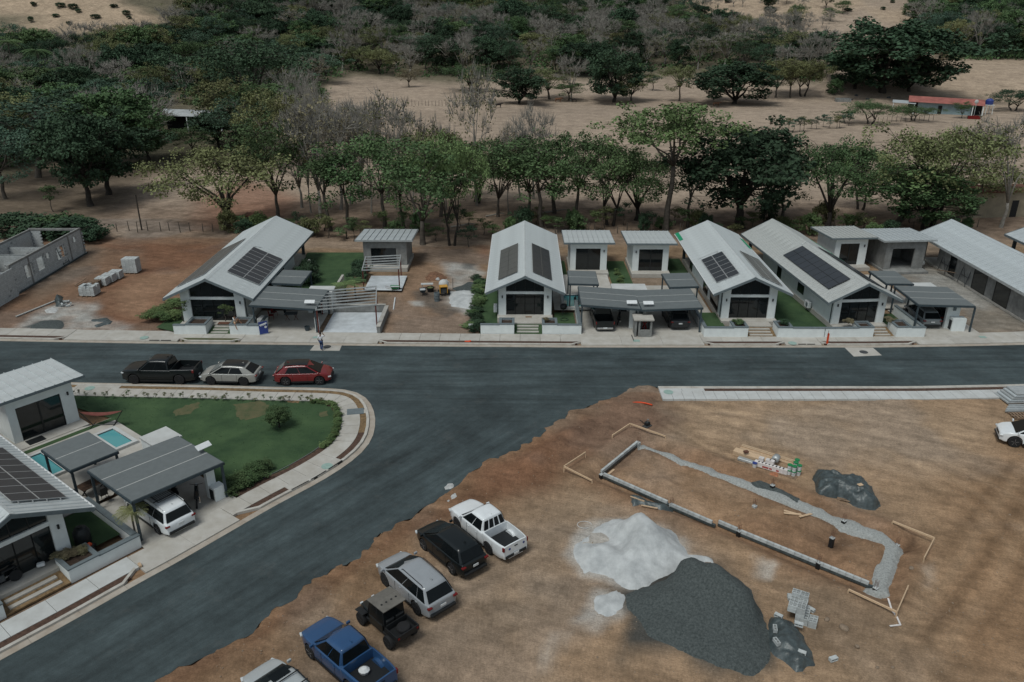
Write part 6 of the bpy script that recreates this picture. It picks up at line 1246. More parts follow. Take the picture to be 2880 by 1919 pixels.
for k, bx_, by_, ty, w_, lab, lf, vr in [('dense', 1724, 288, 138, 175, 'round dark tree alone on the pasture above the white cabins', 'leaf_dark', 0), ('airy', 1775, 286, 205, 110, 'lighter tree leaning against the round dark pasture tree', 'leaf_olive', 0),
 ('dense', 1464, 292, 178, 130, 'dark tree at the pasture fence above the middle house', 'leaf_dark', 1), ('airy', 1545, 280, 190, 130, 'hazy olive tree right of the fence tree', 'leaf_olive', 1), ('spread', 1325, 258, 180, 140, 'flat green tree at the far pasture edge', 'leaf_green', 0), ('bare', 1605, 285, 152, 85, 'small bare tree left of the round dark one', 'leaf_dry', 0), ('airy', 1600, 283, 232, 100, 'low green tree where cattle stand', 'leaf_green', 2),
 ('dense', 2062, 292, 158, 200, 'second round dark tree on the pasture with wide shadow', 'leaf_dark', 2), ('dense', 2490, 262, 52, 330, 'giant dark spreading tree beside the red roofed farmhouse', 'leaf_dark', 0), ('dense', 2560, 258, 150, 160, 'dark tree under the right side of the giant one', 'leaf_dark', 0), ('dense', 2400, 250, 120, 150, 'dark tree under the left side of the giant one', 'leaf_dark', 1),
 ('spread', 2447, 350, 283, 135, 'round green orchard tree in the middle of the right pasture', 'leaf_green', 1), ('spread', 2570, 341, 298, 110, 'flatter orchard tree left of the farmhouse', 'leaf_green', 2), ('sapling', 2376, 348, 308, 60, 'small green tree left of the orchard tree', 'leaf_green', 0), ('airy', 2704, 333, 285, 45, 'small tree before the farmhouse wall', 'leaf_green', 0),
 ('airy', 2181, 275, 165, 110, 'olive tree, left of three on the pasture edge', 'leaf_olive', 0), ('airy', 2222, 275, 160, 120, 'olive tree, middle of three on the pasture edge', 'leaf_olive', 1), ('spread', 2258, 272, 165, 130, 'olive tree, right of three on the pasture edge', 'leaf_olive', 2), ('bush', 2345, 266, 220, 40, 'upright green bush on the pasture edge', 'leaf_green', 0), ('spread', 2850, 312, 252, 140, 'dark tree behind the farmhouse at the right edge', 'leaf_dark', 1),
 ('airy', 1150, 245, 190, 70, 'small grey tree at the left pasture edge', 'leaf_dry', 0), ('sapling', 1835, 255, 210, 45, 'pale small tree right of the round dark pasture tree', 'leaf_blue', 1), ('spread', 2655, 205, 127, 90, 'yellowish round tree above the farmhouse', 'leaf_dry', 1), ('airy', 1910, 285, 180, 90, 'thin tree left of the second round dark one', 'leaf_olive', 2)]:
    o = tree_px(k, bx_, by_, ty, w_, lab, lf, FG, var=vr)
    if k == 'dense': o.location.z -= .13 * (PY(bx_, ty, o.location.y).z - o.location.z); o.scale.z *= 1.13
for bx_, by_, ty, w_, lab in ((2216, 168, 80, 42, 'single palm among dark trees on the right'), (48, 235, 100, 80, 'palm at the left edge, leftmost of three'), (130, 255, 125, 80, 'palm at left, middle of three'), (205, 270, 180, 70, 'palm at left, rightmost of three')): tree_px('palm', bx_, by_, ty, w_, lab, 'leaf_green', 'palms in the woods')
# shrubs
for bx_, by_, ty, w_, lab, lf in ((110, 668, 605, 140, 'dark bush left of the block shell back corner', 'leaf_dark'), (215, 676, 612, 130, 'dark bush right behind the block shell', 'leaf_dark'), (165, 660, 600, 120, 'dark bush in the middle behind the block shell', 'leaf_green'), (30, 662, 598, 120, 'dark bush at the left edge behind the block shell', 'leaf_dark'), (265, 678, 628, 70, 'smaller dark bush beside the lane start', 'leaf_dark')): tree_px('bush', bx_, by_, ty, w_, lab, lf, 'bushes behind the block shell')
tree_px('sapling', 1319, 696, 634, 48, 'dark bushy column of leaves by the lane', 'leaf_dark', None, cat='shrub')
tree_px('sapling', 150, 596, 520, 50, 'thin sapling on the litter at left', 'leaf_green', None)
p = G(785, 1201, .1); tree('dense', (p.x, p.y, .09), 1.75, .85, 'small round tree standing alone on the corner lawn', 'leaf_green')
# the woods: every tree one can tell apart
FOR = [([(-60, 165), (150, 160), (330, 150), (470, 120), (560, 60), (700, 20), (920, 8), (920, 225), (860, 300), (850, 420), (700, 400), (640, 325), (440, 330), (410, 440), (330, 380), (180, 400), (60, 470), (-60, 480)], (('dense', .30), ('airy', .30), ('spread', .18), ('bare', .16), ('sparse', .06)), 'left wood'),
       ([(920, 8), (1500, 4), (1860, 18), (1960, 90), (2150, 120), (2330, 160), (2320, 235), (2120, 215), (2040, 190), (1830, 205), (1640, 215), (1540, 205), (1260, 225), (1000, 205), (920, 225)], (('dense', .26), ('airy', .24), ('bare', .34), ('spread', .08), ('sparse', .08)), 'pasture wood'),
       ([(2560, 60), (2650, 30), (2960, 20), (2960, 168), (2700, 170), (2640, 150)], (('dense', .6), ('airy', .25), ('bare', .15)), 'right wood')]
LEAFW = {'dense': ['leaf_dark', 'leaf_dark', 'leaf_green'], 'airy': ['leaf_green', 'leaf_olive', 'leaf_blue', 'leaf_dark'], 'spread': ['leaf_green', 'leaf_dark', 'leaf_olive'], 'bare': ['leaf_dry'], 'sparse': ['leaf_dry', 'leaf_olive']}
ADJ = {'dense': 'dense tree', 'airy': 'open crowned tree', 'spread': 'flat spreading tree', 'bare': 'grey leafless tree', 'sparse': 'pale thinly leaved tree'}
def inpoly(x, y, pl):
    c_ = False; n_ = len(pl)
    for i in range(n_):
        ax, ay = pl[i]; bx_, by_ = pl[(i + 1) % n_]
        if (ay > y) != (by_ > y) and x < (bx_ - ax) * (y - ay) / (by_ - ay) + ax: c_ = not c_
    return c_
placed = []; under = []
rf = random.Random(12)
for pl, mix, zone in FOR:
    x0, x1 = min(p[0] for p in pl), max(p[0] for p in pl); y0, y1 = min(p[1] for p in pl), max(p[1] for p in pl); tries = 0
    while tries < 3200:
        tries += 1; x, y = rf.uniform(x0, x1), rf.uniform(y0, y1)
        if not inpoly(x, y, pl): continue
        if 440 < x < 680 and 300 < y < 420: continue
        sp = 23 + 27 * max(0, (y - 40)) / 260
        if any((x - a) ** 2 + ((y - b_) * 1.7) ** 2 < sp * sp for a, b_ in placed): 
            if rf.random() < .25: under.append((x, y))
            continue
        placed.append((x, y)); p = T(x, y); u_ = rf.random(); kd = mix[-1][0]
        for k, w_ in mix:
            if u_ < w_: kd = k; break
            u_ -= w_
        zc = (p.y * _c - (p.z - CH) * _s); rad = rf.uniform(4.6, 7.8) * (1.25 if kd == 'spread' else 1.0); hh = rf.uniform(9, 15) * (.85 if kd == 'spread' else 1)
        lf = rf.choice(LEAFW[kd]); dep = 'at near edge of' if y > 200 else ('low in' if y > 140 else ('high in' if y > 80 else 'topmost in'))
        ref = ['left edge', 'palms', 'dirt track', 'far left house', 'bare trunk tree', 'unpainted cabin', 'middle lot', 'middle house', 'white cabins', 'tallest bright tree', 'biggest dark tree', 'ribbed roof', 'concrete cabin', 'olive multi stemmed tree', 'right edge'][max(0, min(14, int(x / 192)))]
        tone = {'leaf_dark': 'blackish', 'leaf_green': 'green', 'leaf_olive': 'olive', 'leaf_blue': 'bluish', 'leaf_dry': 'dry'}[lf]
        lab = f'{tone} {ADJ[kd]} {dep} {zone} above {ref}'
        tree(kd, p, hh, rad, lab, lf, 'trees of the ' + zone)
NFOREST = len(placed)
# undergrowth between the trunks: nobody could count it
uv = []; uf = []
for x, y in under[:2400]:
    p = T(x, y); s_ = rf.uniform(.8, 2.0)
    for _ in range(26):
        c_ = p + Vector((rf.gauss(0, 1.5), rf.gauss(0, 1.5), abs(rf.gauss(.5, .8)) * s_)); nn = Vector((rf.uniform(-1, 1), rf.uniform(-1, 1), rf.uniform(-.2, 1.2))).normalized(); t = nn.orthogonal().normalized(); s2 = nn.cross(t); a = rf.uniform(.35, .8)
        i = len(uv); uv += [c_ - t * a, c_ + s2 * a * .6, c_ + t * a, c_ - s2 * a * .6]; uf.append((i, i + 1, i + 2, i + 3))
me = bpy.data.meshes.new('undergrowth'); me.from_pydata([tuple(v) for v in uv], [], uf); o = link('undergrowth', me, M['leaf_green']); struct(o, 'stuff'); o['label'] = 'low green undergrowth covering the wooded slopes'; o['category'] = 'undergrowth'
for i in range(34):
    x, y = rf.uniform(1880, 2440), rf.uniform(6, 84); p = T(x, y); kd = rf.choice(['bare', 'bare', 'airy', 'dense', 'spread']); tree(kd, p, rf.uniform(4, 8), rf.uniform(2.2, 4.2), f'small {ADJ[kd]} on the pale hillside at the top right', rf.choice(LEAFW[kd]), 'small trees on the right hillside')
# scattered scrub on the bare hills
for i in range(22):
    x, y = rf.choice([(rf.uniform(0, 430), rf.uniform(8, 70)), (rf.uniform(1900, 2870), rf.uniform(4, 70))]); p = T(x, y); tree('bush', p, rf.uniform(.9, 2.4), rf.uniform(.8, 1.9), 'small dark scrub bush on the bare hillside', 'leaf_dark', 'scrub bushes on the bare hills')
# ---------------------------------------------------------------- things on the lots
def label1(o, label, cat, group=None): return tag(o, label, cat, group)
def ground_z(x, y):
    i = int(np.argmin(np.abs(ys - y))); j = int(np.argmin(np.abs(xs - x))); return float(gz.reshape(len(ys), len(xs))[i, j])
def gg(r, x, y, dz=0.0):
    p = g(r, x, y); p.z = ground_z(p.x, p.y) + dz; return p
def heap(name, label, cat, pl, mt, slope, hmax, seed, rough=.1, step=.16, peaks=(), base=0.0):
    a = np.array(pl); x0, y0 = a.min(0) - .8; x1, y1 = a.max(0) + .8; X, Y = np.meshgrid(np.arange(x0, x1, step), np.arange(y0, y1, step)); x = X.ravel(); y = Y.ravel()
    wx_ = x + (fbm(x, y, 1.2, seed) - .5) * .7; wy_ = y + (fbm(x, y, 1.2, seed + 9) - .5) * .7
    d = -sdist(wx_, wy_, pl); z = hmax * (1 - np.exp(-np.maximum(d, 0) * slope / hmax)) * (.75 + .5 * fbm(x, y, 1.8, seed + 3)) + (fbm(x, y, .5, seed + 5) - .5) * rough * np.clip(d * 3, 0, 1)
    for px_, py_, r_, h_ in peaks: z = z + h_ * np.exp(-(((x - px_) / r_) ** 2 + ((y - py_) / r_) ** 2)) * np.clip(d * 2, 0, 1)
    z = np.where(d > 0, z + base, base + d * .8); ny, nx = X.shape; idx = np.arange(nx * ny).reshape(ny, nx); q = np.stack([idx[:-1, :-1], idx[:-1, 1:], idx[1:, 1:], idx[1:, :-1]], -1).reshape(-1, 4)
    keep = (d[q].max(1) > -.3); q = q[keep]; used, inv = np.unique(q, return_inverse=True); q = inv.reshape(-1, 4)
    me = bpy.data.meshes.new(name); me.from_pydata(np.stack([x[used], y[used], z[used]], -1).tolist(), [], q.tolist()); o = link(name, me, mt, smooth=True); c_ = a.mean(0)
    o.data.transform(Matrix.Translation((-c_[0], -c_[1], 0))); o.location = (c_[0], c_[1], 0); tag(o, label, cat); return o
mat('sand', (.52, .53, .525), .95, .12, 1.2, .5, 12, col2=(.32, .33, .33)); mat('gravel', (.095, .108, .106), .95, .35, 9, 1.0, 22, col2=(.036, .044, .043), detail=8); mat('gravel_light', (.40, .41, .395), .95, .3, 10, 1.0, 24, col2=(.22, .225, .215)); mat('orange_soil', (.36, .15, .08), .95, .3, 4, .5, 14); mat('red_soil', (.19, .10, .06), .95, .3, 4, .8, 14)
mat('cement_spill', (.42, .42, .41), .95, .2, 4, .6, 14)
sp = g('S6', 1000, 300); sp2 = g('S6', 600, 250)
heap('sand_heap', 'pale grey sand heap with hollows on the front lot', 'sand heap', pxpoly('S6', [(390, 380), (400, 300), (590, 150), (650, 90), (800, 62), (960, 90), (1150, 120), (1280, 180), (1390, 280), (1450, 400), (1640, 440), (1660, 480), (1420, 480), (1250, 570), (1100, 660), (960, 740), (830, 700), (750, 600), (450, 570), (400, 480)]), 'sand', .55, 1.0, 3, .28, peaks=[(sp.x, sp.y, 1.2, .8), (sp2.x, sp2.y, .8, -.5), (g('S6', 820, 330).x, g('S6', 820, 330).y, .8, -.8), (g('S6', 960, 200).x, g('S6', 960, 200).y, .7, .5)])
gp = [g('S6', 1400, 620), g('S6', 1650, 760), g('S6', 1900, 900), g('S6', 1300, 800)]
heap('gravel_heap', 'big dark gravel heap on the front lot', 'gravel heap', pxpoly('S6', [(880, 900), (870, 770), (990, 700), (1150, 630), (1300, 545), (1500, 480), (1700, 490), (1900, 600), (2020, 740), (2040, 850), (2120, 960), (2180, 1200), (2170, 1330), (1990, 1490), (1800, 1440), (1500, 1360), (1250, 1240), (1050, 1150), (960, 1000)]), 'gravel', .5, .8, 13, .16, peaks=[(p.x, p.y, 1.0, h_) for p, h_ in zip(gp, (.95, 1.15, .9, .3))])
heap('sand_heap', 'small whitish sand remnant beside the gravel heap', 'sand heap', pxpoly('S6', [(560, 860), (620, 750), (760, 730), (860, 790), (850, 900), (700, 960), (580, 930)]), 'sand', .3, .22, 23, .1)
heap('sand_heap', 'pale sand heap beside the middle house', 'sand heap', pxpoly('R3', [(1180, 860), (1200, 790), (1320, 770), (1440, 780), (1490, 840), (1470, 910), (1400, 950), (1200, 920)]), 'sand', .4, .5, 33, .14, peaks=[])
heap('soil_heap', 'reddish soil heap on the middle lot', 'soil heap', pxpoly('R3', [(960, 650), (1010, 610), (1080, 600), (1160, 655), (1110, 690), (1000, 690)]), 'red_soil', .5, .6, 43, .2)
heap('gravel_heap', 'dark gravel strip along the hedge of the middle house', 'gravel heap', pxpoly('R3', [(1210, 760), (1370, 700), (1480, 700), (1500, 770), (1400, 790), (1280, 800)]), 'gravel', .3, .3, 53, .1)
for i, (r_, pts) in enumerate((('S5', [(160, 1010), (200, 985), (265, 985), (270, 1020), (220, 1040), (170, 1035)]), ('S5', [(130, 1130), (190, 1090), (250, 1050), (320, 1080), (300, 1120), (220, 1180), (160, 1170)]))):
    heap('cement_spill', ('upper' if i == 0 else 'lower') + ' crusty white cement spill at the road edge by the white pickup', 'cement spill', pxpoly(r_, pts), 'cement_spill', .35, .09, 60 + i, .12, .1)
# ---- new footing
FT = thing('footing', 'unfinished concrete block footing outlining a house on the front lot', 'foundation', (0, 0, 0))
cb = MB().box((0, 0, 0), (.385, .15, .19)).mesh('concrete_block'); cb.materials.append(M['block'])
def course(a, b_, z, parent=FT, budget=400):
    d = b_ - a; d.z = 0; L_ = d.length; d.normalize(); rz = math.atan2(d.y, d.x); n_ = int(L_ / .4)
    for i in range(n_):
        ob = bpy.data.objects.new('concrete_block', cb); COL.objects.link(ob); ob.parent = parent; ob.location = a + d * (i * .4 + .2) + Vector((0, 0, z)); ob.rotation_euler.z = rz + random.uniform(-.01, .01)
    m_ = MB(); c_ = a.lerp(b_, .5); m_.box((c_.x, c_.y, z - .18), (L_, .18, .17), rz); m_.build('ground_beam', 'tarp', parent)
q1, q2 = g('S5', 1605, 878), g('S5', 1945, 600); course(q1, q2, .06)
course(g('S5', 1625, 900), g('S5', 2225, 1165), .06); course(g('S5', 2240, 1180), g('S7', 300, 1030), .06); course(g('S7', 330, 1010), g('S7', 505, 1085), .06); course(g('S7', 530, 1100), g('S8', 990, 690), .06)
def rebar_stub(r_, x, y, h_=.42, w_=.2, black=True, bars=True, lab=''):
    p = gg(r_, x, y, -.05); o = thing('rebar_stub', lab, 'column stub', p, R(38))
    MB().bx(-w_ / 2, w_ / 2, -w_ / 2, w_ / 2, 0, h_).build('stub', 'black_plastic' if black else 'block', o); MB().bx(-w_ / 2 - .01, w_ / 2 + .01, -w_ / 2 - .01, w_ / 2 + .01, h_, h_ + .04).build('block_cap', 'block', o)
    if bars:
        for dx_ in (-.06, .06):
            for dy_ in (-.06, .06): MB().tube([(dx_, dy_, h_), (dx_ * 1.2, dy_, h_ + .5)], .012, 4).build('rebar', 'rust', o)
for i, (r_, x, y, h_, bl, lab) in enumerate((('S7', 823, 695, .45, True, 'black stub below the orange spill'), ('S7', 657, 890, .16, False, 'low stub in the middle of the footing'), ('S7', 518, 1100, .42, True, 'stub on the long block course near the sand heap'), ('S7', 1478, 1015, .55, True, 'black stub on the gravel trench below the big tarp'), ('S7', 1362, 1222, .7, True, 'tallest black stub in the dug hollow'), ('S7', 1250, 1395, .42, True, 'stub near the right end of the long course'), ('S7', 1975, 1200, .5, False, 'grey block stub beside the round hollow'), ('S5', 1945, 612, .42, False, 'grey stub at the upper left corner of the footing'), ('S5', 2250, 1180, .42, False, 'grey stub beside the small black tarp'), ('S8', 990, 705, .42, True, 'black stub at the lower right end of the footing'), ('S5', 1605, 895, .3, True, 'black stub at the left corner of the footing'))): rebar_stub(r_, x, y, h_, .22, bl, i not in (10,), lab)
# gravel laid in the trench
tr = [('T5', 395, 760), ('T5', 800, 900), ('T5', 1200, 1050), ('T5', 1580, 1165), ('S7', 740, 690), ('S7', 1040, 800), ('S7', 1180, 870), ('S7', 1420, 990), ('S7', 1640, 1055), ('S7', 1860, 1140), ('S8', 1165, 300), ('S8', 1090, 480), ('S8', 1045, 600), ('S8', 1030, 740)]
tp = [g(*t_) for t_ in tr]; wd = [.2, .24, .24, .24, .5, .45, .24, .28, .36, .38, .42, .34, .36, .34]
L_ = []; Rr_ = []
for i, p in enumerate(tp):
    d = (tp[min(i + 1, len(tp) - 1)] - tp[max(i - 1, 0)]).normalized(); nn = Vector((-d.y, d.x, 0)); L_.append(p + nn * wd[i]); Rr_.append(p - nn * wd[i])
def jit(path): return [(p.x + random.uniform(-.04, .04), p.y + random.uniform(-.04, .04)) for p in smooth_path(path, .3, 4)]
tpl = jit(L_) + jit(Rr_[::-1])
o = heap('trench_gravel', 'pale gravel filling the footing trench', 'gravel', tpl, 'gravel_light', .5, .06, 71, .06, .075, base=-.05)
o['kind'] = 'stuff'
heap('gravel_heap', 'darker gravel spilled in the trench beside the orange spot', 'gravel heap', pxpoly('S7', [(610, 650), (700, 620), (860, 690), (1100, 790), (1080, 830), (900, 750), (700, 700)]), 'gravel', .4, .10, 73, .06, .12)
heap('red_spill', 'bright orange red spill beside the paint buckets', 'spill', pxpoly('S7', [(735, 600), (800, 560), (870, 565), (860, 600), (800, 630), (760, 625)]), 'orange_soil', .1, .02, 74, .015, .1, base=.06)
# batter boards
def boards(label, pts, z=.42):
    root = thing('batter_board', label, 'timber', (*[(pts[1].x), pts[1].y], 0)); o_ = pts[1].copy(); o_.z = 0
    for a, b_ in ((pts[0], pts[1]), (pts[1], pts[2])):
        a, b_ = a - o_, b_ - o_; a.z = b_.z = z; MB().bar(a, b_, .06, .11).build('board', 'wood_new', root)
    for p in pts: p = p - o_; MB().bx(p.x - .03, p.x + .03, p.y - .03, p.y + .03, -.15, z - .06).build('stake', 'wood_new', root)
boards('timber corner board at the upper end of the footing near the orange pipe', [g('S5', 1705, 540, .42), g('S5', 1870, 432, .42), g('S5', 2195, 548, .42)])
boards('timber corner board at the left end of the footing', [g('S5', 1460, 695, .42), g('S5', 1262, 825, .42), g('S5', 1520, 955, .42)])
boards('timber corner board at the right end of the footing beside the round hollow', [g('S8', 1145, 88, .42), g('S8', 1530, 242, .42), g('S8', 1435, 425, .42)])
boards('timber corner board nearest the concrete block stack', [g('S8', 740, 715, .42), g('S8', 1185, 922, .42), g('S8', 1290, 680, .42)])
def plank(label, a, b_, wd=.14, th=.04, mt='wood_new', lift=.05, group=None):
    c_ = (a + b_) / 2; o = MB().bar(a - c_, b_ - c_, wd, th).build('plank', mt, loc=c_ + Vector((0, 0, lift))); tag(o, label, 'plank', group)
plank('short plank lying inside the left corner of the footing', gg('S5', 1660, 880, .02), gg('S5', 1725, 815, .02))
for i, (a, b_) in enumerate((((925, 930), (1090, 962)), ((925, 958), (1085, 958)), ((1070, 992), (1185, 935)))): plank(['upper plank of the small heap inside the footing', 'lower plank of the small heap inside the footing', 'slanting plank right of the small heap inside the footing'][i], gg('S7', *a, .02 + .04 * i), gg('S7', *b_, .02 + .04 * i))
# orange pipe, compactor, cable
pp = smooth_path([g('S5', 1800, 285, .06), g('S5', 1850, 252, .06), g('S5', 1930, 238, .06), g('S5', 2010, 246, .06), g('S5', 2072, 266, .06)], .2)
c0 = pp[len(pp) // 2].copy(); c0.z = 0; tag(MB().tube([p - c0 for p in pp], .06, 8).build('pipe', 'orange_plastic', loc=c0 + Vector((0, 0, .06)), smooth=True), 'curved orange pipe lying on the red soil', 'pipe')
k = thing('plate_compactor', 'black plate compactor machine near the upper timber corner', 'compactor', gg('S5', 2025, 455), R(40))
MB().box((0, 0, .05), (.62, .42, .08)).build('base_plate', 'iron', k, bevel=.02); MB().box((0, 0, .26), (.36, .32, .26)).build('engine', 'frame_black', k, bevel=.04); MB().lathe([(.09, 0), (.09, .18)], (.05, .0, .38), 10).build('fuel_tank', 'chrome', k); MB().tube([(-.2, -.12, .2), (-.75, -.12, .75), (-.75, .12, .75), (-.2, .12, .2)], .02, 5).build('handle', 'frame_black', k)
def coil(label, c_, r_, mt, rr=.015, z=.03):
    pts = [(math.cos(a) * r_, math.sin(a) * r_ * .8, z) for a in np.linspace(0, 5.2, 18)]; tag(MB().tube(pts, rr, 4).build('wire_loop', mt, loc=(c_.x, c_.y, c_.z)), label, 'wire')
coil('thin white wire loop left of the sand heap', gg('S6', 470, 120), .42, 'white_plastic')
# tarps
def tarp(label, pl, hmax, seed, slope=.9, peaks=(), z0=0.0):
    o = heap('tarp', label, 'tarp', pl, 'tarp', slope, hmax, seed, .12, .08, peaks, base=z0 + .05)
    co = np.empty(len(o.data.vertices) * 3); o.data.vertices.foreach_get('co', co); co = co.reshape(-1, 3); x, y = co[:, 0], co[:, 1]
    f1 = 1 - np.abs(fbm(x * .7 + y * .7, (y - x) * .35, .9, seed + 40, 3) - .5) * 4; f2 = 1 - np.abs(fbm(x * .4 - y, y + x, .55, seed + 50, 3) - .5) * 4
    co[:, 2] += np.clip(co[:, 2] * 4, 0, 1) * (f1 * .22 + f2 * .14) * min(1, hmax * 2.2 + .15); o.data.vertices.foreach_set('co', co.ravel()); o.data.update(); return o
tc0 = g('S7', 1450, 680); tarp('large dark tarp draped over pallets right of the paint buckets', pxpoly('S7', [(1190, 620), (1230, 570), (1300, 590), (1400, 600), (1500, 640), (1640, 650), (1740, 730), (1760, 800), (1800, 850), (1750, 890), (1670, 880), (1560, 850), (1400, 800), (1260, 770), (1230, 700)]), .75, 81, 1.6)
tarp('crumpled dark tarp half under the concrete block stack', pxpoly('S8', [(0, 1000), (20, 965), (100, 985), (200, 1020), (300, 1090), (350, 1150), (360, 1250), (395, 1390), (340, 1400), (300, 1440), (250, 1440), (180, 1380), (90, 1300), (20, 1190)]), .28, 83, .8)
tarp('small black tarp with two timbers beside the footing', pxpoly('S5', [(1830, 1130), (1870, 1085), (1950, 1090), (2010, 1150), (2110, 1175), (2200, 1190), (2210, 1230), (2170, 1265), (2100, 1235), (1980, 1200), (1870, 1205)]), .22, 85, .9)
plank('upper timber lying on the small black tarp', g('S5', 1870, 1105, .28), g('S5', 2000, 1150, .28), .09, .05); plank('lower timber beside the small black tarp', gg('S5', 1970, 1210, .05), gg('S5', 2120, 1240, .05), .09, .05)
for i in range(6):
    pb = g('S7', 1500 + 35 * i, 790 + 12 * i); MB
pal = thing('pallet', 'wooden pallet peeking out under the large dark tarp', 'pallet', g('S7', 1560, 815), R(-22))
for i in range(5): MB().bx(-.9, .9, -.35 + i * .16, -.25 + i * .16, .10, .13).build('slat', 'wood_old', pal)
for x_ in (-.8, 0, .8): MB().bx(x_ - .05, x_ + .05, -.35, .4, .0, .098).build('bearer', 'wood_old', pal)
tag(MB().box((0, 0, .0), (.32, .24, .03)).build('board_scrap', 'wood_new', loc=g('S7', 1632, 664, .95), rz=R(20)), 'pale board scrap weighing down the large tarp', 'board')
# lumber, boxes and buckets
a0, a1 = g('T5', 1525, 735, .2), g('T5', 2105, 915, .2); b0_, b1_ = g('T5', 1440, 815, .25), g('T5', 2060, 960, .15)
dv = (a1 - a0).normalized(); nv = Vector((-dv.y, dv.x, 0))
for i, (off, z, L2) in enumerate(((0, .06, 1), (-.16, .06, 1), (-.32, .06, .99), (-.06, .14, 1), (-.24, .14, .98), (-.48, .06, 1.02))):
    s_ = a0 + nv * off; e_ = s_ + (a1 - a0) * L2; s_.z = e_.z = z; plank('long new lumber board in the stack on the front lot', s_, e_, .13, .06, lift=0, group='lumber boards')
c_ = b0_.copy(); c_.z = 0; rzl = math.atan2(dv.y, dv.x); bs_ = thing('plywood_pile', 'pile of pale plywood sheets at left end of the lumber stack', 'plywood', c_ + dv * 1.1, rzl)
for i in range(6): MB().bx(-1.15, 1.25, -.28, .28, .04 + i * .055, .04 + i * .055 + .045).build('sheet', 'wood_new', bs_)
tag(MB().box((0, 0, .06), (.3, .22, .12)).build('block_piece', 'rust', loc=g('T5', 1560, 835, .5), rz=.3), 'brown block resting on the plywood pile', 'block')
tag(MB().bx(-.55, .55, -.16, .16, 0, .2).build('grey_bundle', 'galv', loc=gg('T5', 1560, 935), rz=rzl, bevel=.02), 'grey bundle on the ground below the plywood pile', 'bundle')
bx0, bx1 = g('T5', 1680, 985, 0), g('T5', 1985, 1075, 0)
for i in range(9):
    p = bx0.lerp(bx1, i / 8); o = thing('carton', 'small white carton in the row beside the lumber', 'carton', p + Vector((0, 0, .05)), rzl + random.uniform(-.08, .08), 'white cartons by the lumber'); MB().bx(-.17, .17, -.14, .14, 0, .36).build('box', 'paper_white', o, bevel=.015)
    if i in (2, 3, 4, 6): MB().bx(-.12, .12, -.146, -.141, .06, .18).build('red_print', 'red_print', o)
    if i in (1, 3, 4): o2 = thing('carton', 'white carton stacked on top of the row beside the lumber', 'carton', p + Vector((.05, .12, .42)), rzl, 'upper white cartons'); MB().bx(-.16, .16, -.14, .14, 0, .26).build('box', 'paper_white', o2, bevel=.015)
tag(MB().bx(-1.7, 1.7, -.2, .2, 0, .05).build('base_board', 'wood_old', loc=bx0.lerp(bx1, .5), rz=rzl), 'flat board under the row of white cartons', 'board')
t = thing('plastic_roll', 'roll of grey plastic lying behind the white cartons', 'roll', g('T5', 1885, 935, .2), rzl + R(90)); MB().lathe([(.08, -.25), (.24, -.25), (.25, 0), (.24, .25), (.08, .25)], (0, 0, .24), 16, 'X').build('roll', 'galv', t, smooth=True); MB().lathe([(.08, -.26), (.08, .26)], (0, 0, .24), 10, 'X').build('core', 'wood_dark', t)
def bucket(label, p, lid='green_plastic', group=None, z=0.0):
    o = thing('paint_bucket', label, 'bucket', (p.x, p.y, z), random.uniform(0, 3), group); MB().lathe([(.125, 0), (.15, .33)], (0, 0, 0), 14).build('pail', 'white_plastic', o, smooth=False); MB().lathe([(.165, .33), (.165, .38)], (0, 0, 0), 14).build('lid', lid, o)
    MB().tube([(.15, 0, .3), (.13, .12, .2), (0, .17, .16), (-.13, .12, .2), (-.15, 0, .3)], .006, 4).build('handle', 'iron', o)
for x_, y_ in ((2030, 1080), (2080, 1095), (2135, 1085), (2095, 1050), (2110, 1020)):
    p = gg('T5', x_, y_)
    for k_ in range(2): bucket('white bucket with green lid in the cluster, ' + ('upper layer' if k_ else 'lower layer'), p, 'green_plastic', 'green lidded buckets', p.z + .385 * k_)
p = gg('T5', 1652, 998); bucket('white bucket with blue lid standing alone', p, 'blue_plastic', None, p.z)
# concrete blocks: stack and loose ones
hb = MB()
for yy in (-.075, .075): hb.bx(-.2, .2, yy - .018, yy + .018, 0, .2)
for xx in (-.183, 0, .183): hb.bx(xx - .017, xx + .017, -.057, .057, 0, .2)
hbm = hb.mesh('hollow_block'); hbm.materials.append(M['block'])
def hblock(p, rz, label, group=None, flip=0):
    o = bpy.data.objects.new('hollow_block', hbm); COL.objects.link(o); o.location = p; o.rotation_euler = (flip, 0, rz); tag(o, label, 'concrete block', group)
b_a, b_b = g('S8', 240, 1010), g('S8', 285, 850); dr = (b_b - b_a).normalized(); rb = math.atan2(dr.y, dr.x); sd_ = Vector((-dr.y, dr.x, 0))
for i in range(8):
    for j in range(2):
        lv = 5 if i < 3 else (4 if i < 6 else 5)
        for z_ in range(lv):
            if z_ < lv - 2 and j == 0: continue
            hblock(b_a + dr * (i * .17) + sd_ * (.2 - j * .41) + Vector((random.uniform(-.01, .01), 0, z_ * .2)), rb + R(90), 'hollow grey block in the tall stack behind the crumpled tarp', 'blocks of the tall stack')
s0 = g('S8', 325, 1010)
for i in range(9):
    for z_ in range(2 if i < 6 else 1): hblock(s0 + dr * ((i % 5) * .2 - .2) - sd_ * (.42 * (i // 5)) + Vector((0, 0, z_ * .2)), rb + R(90) + .1, 'hollow grey block in the low stack right of the tall one', 'blocks of the low stack')
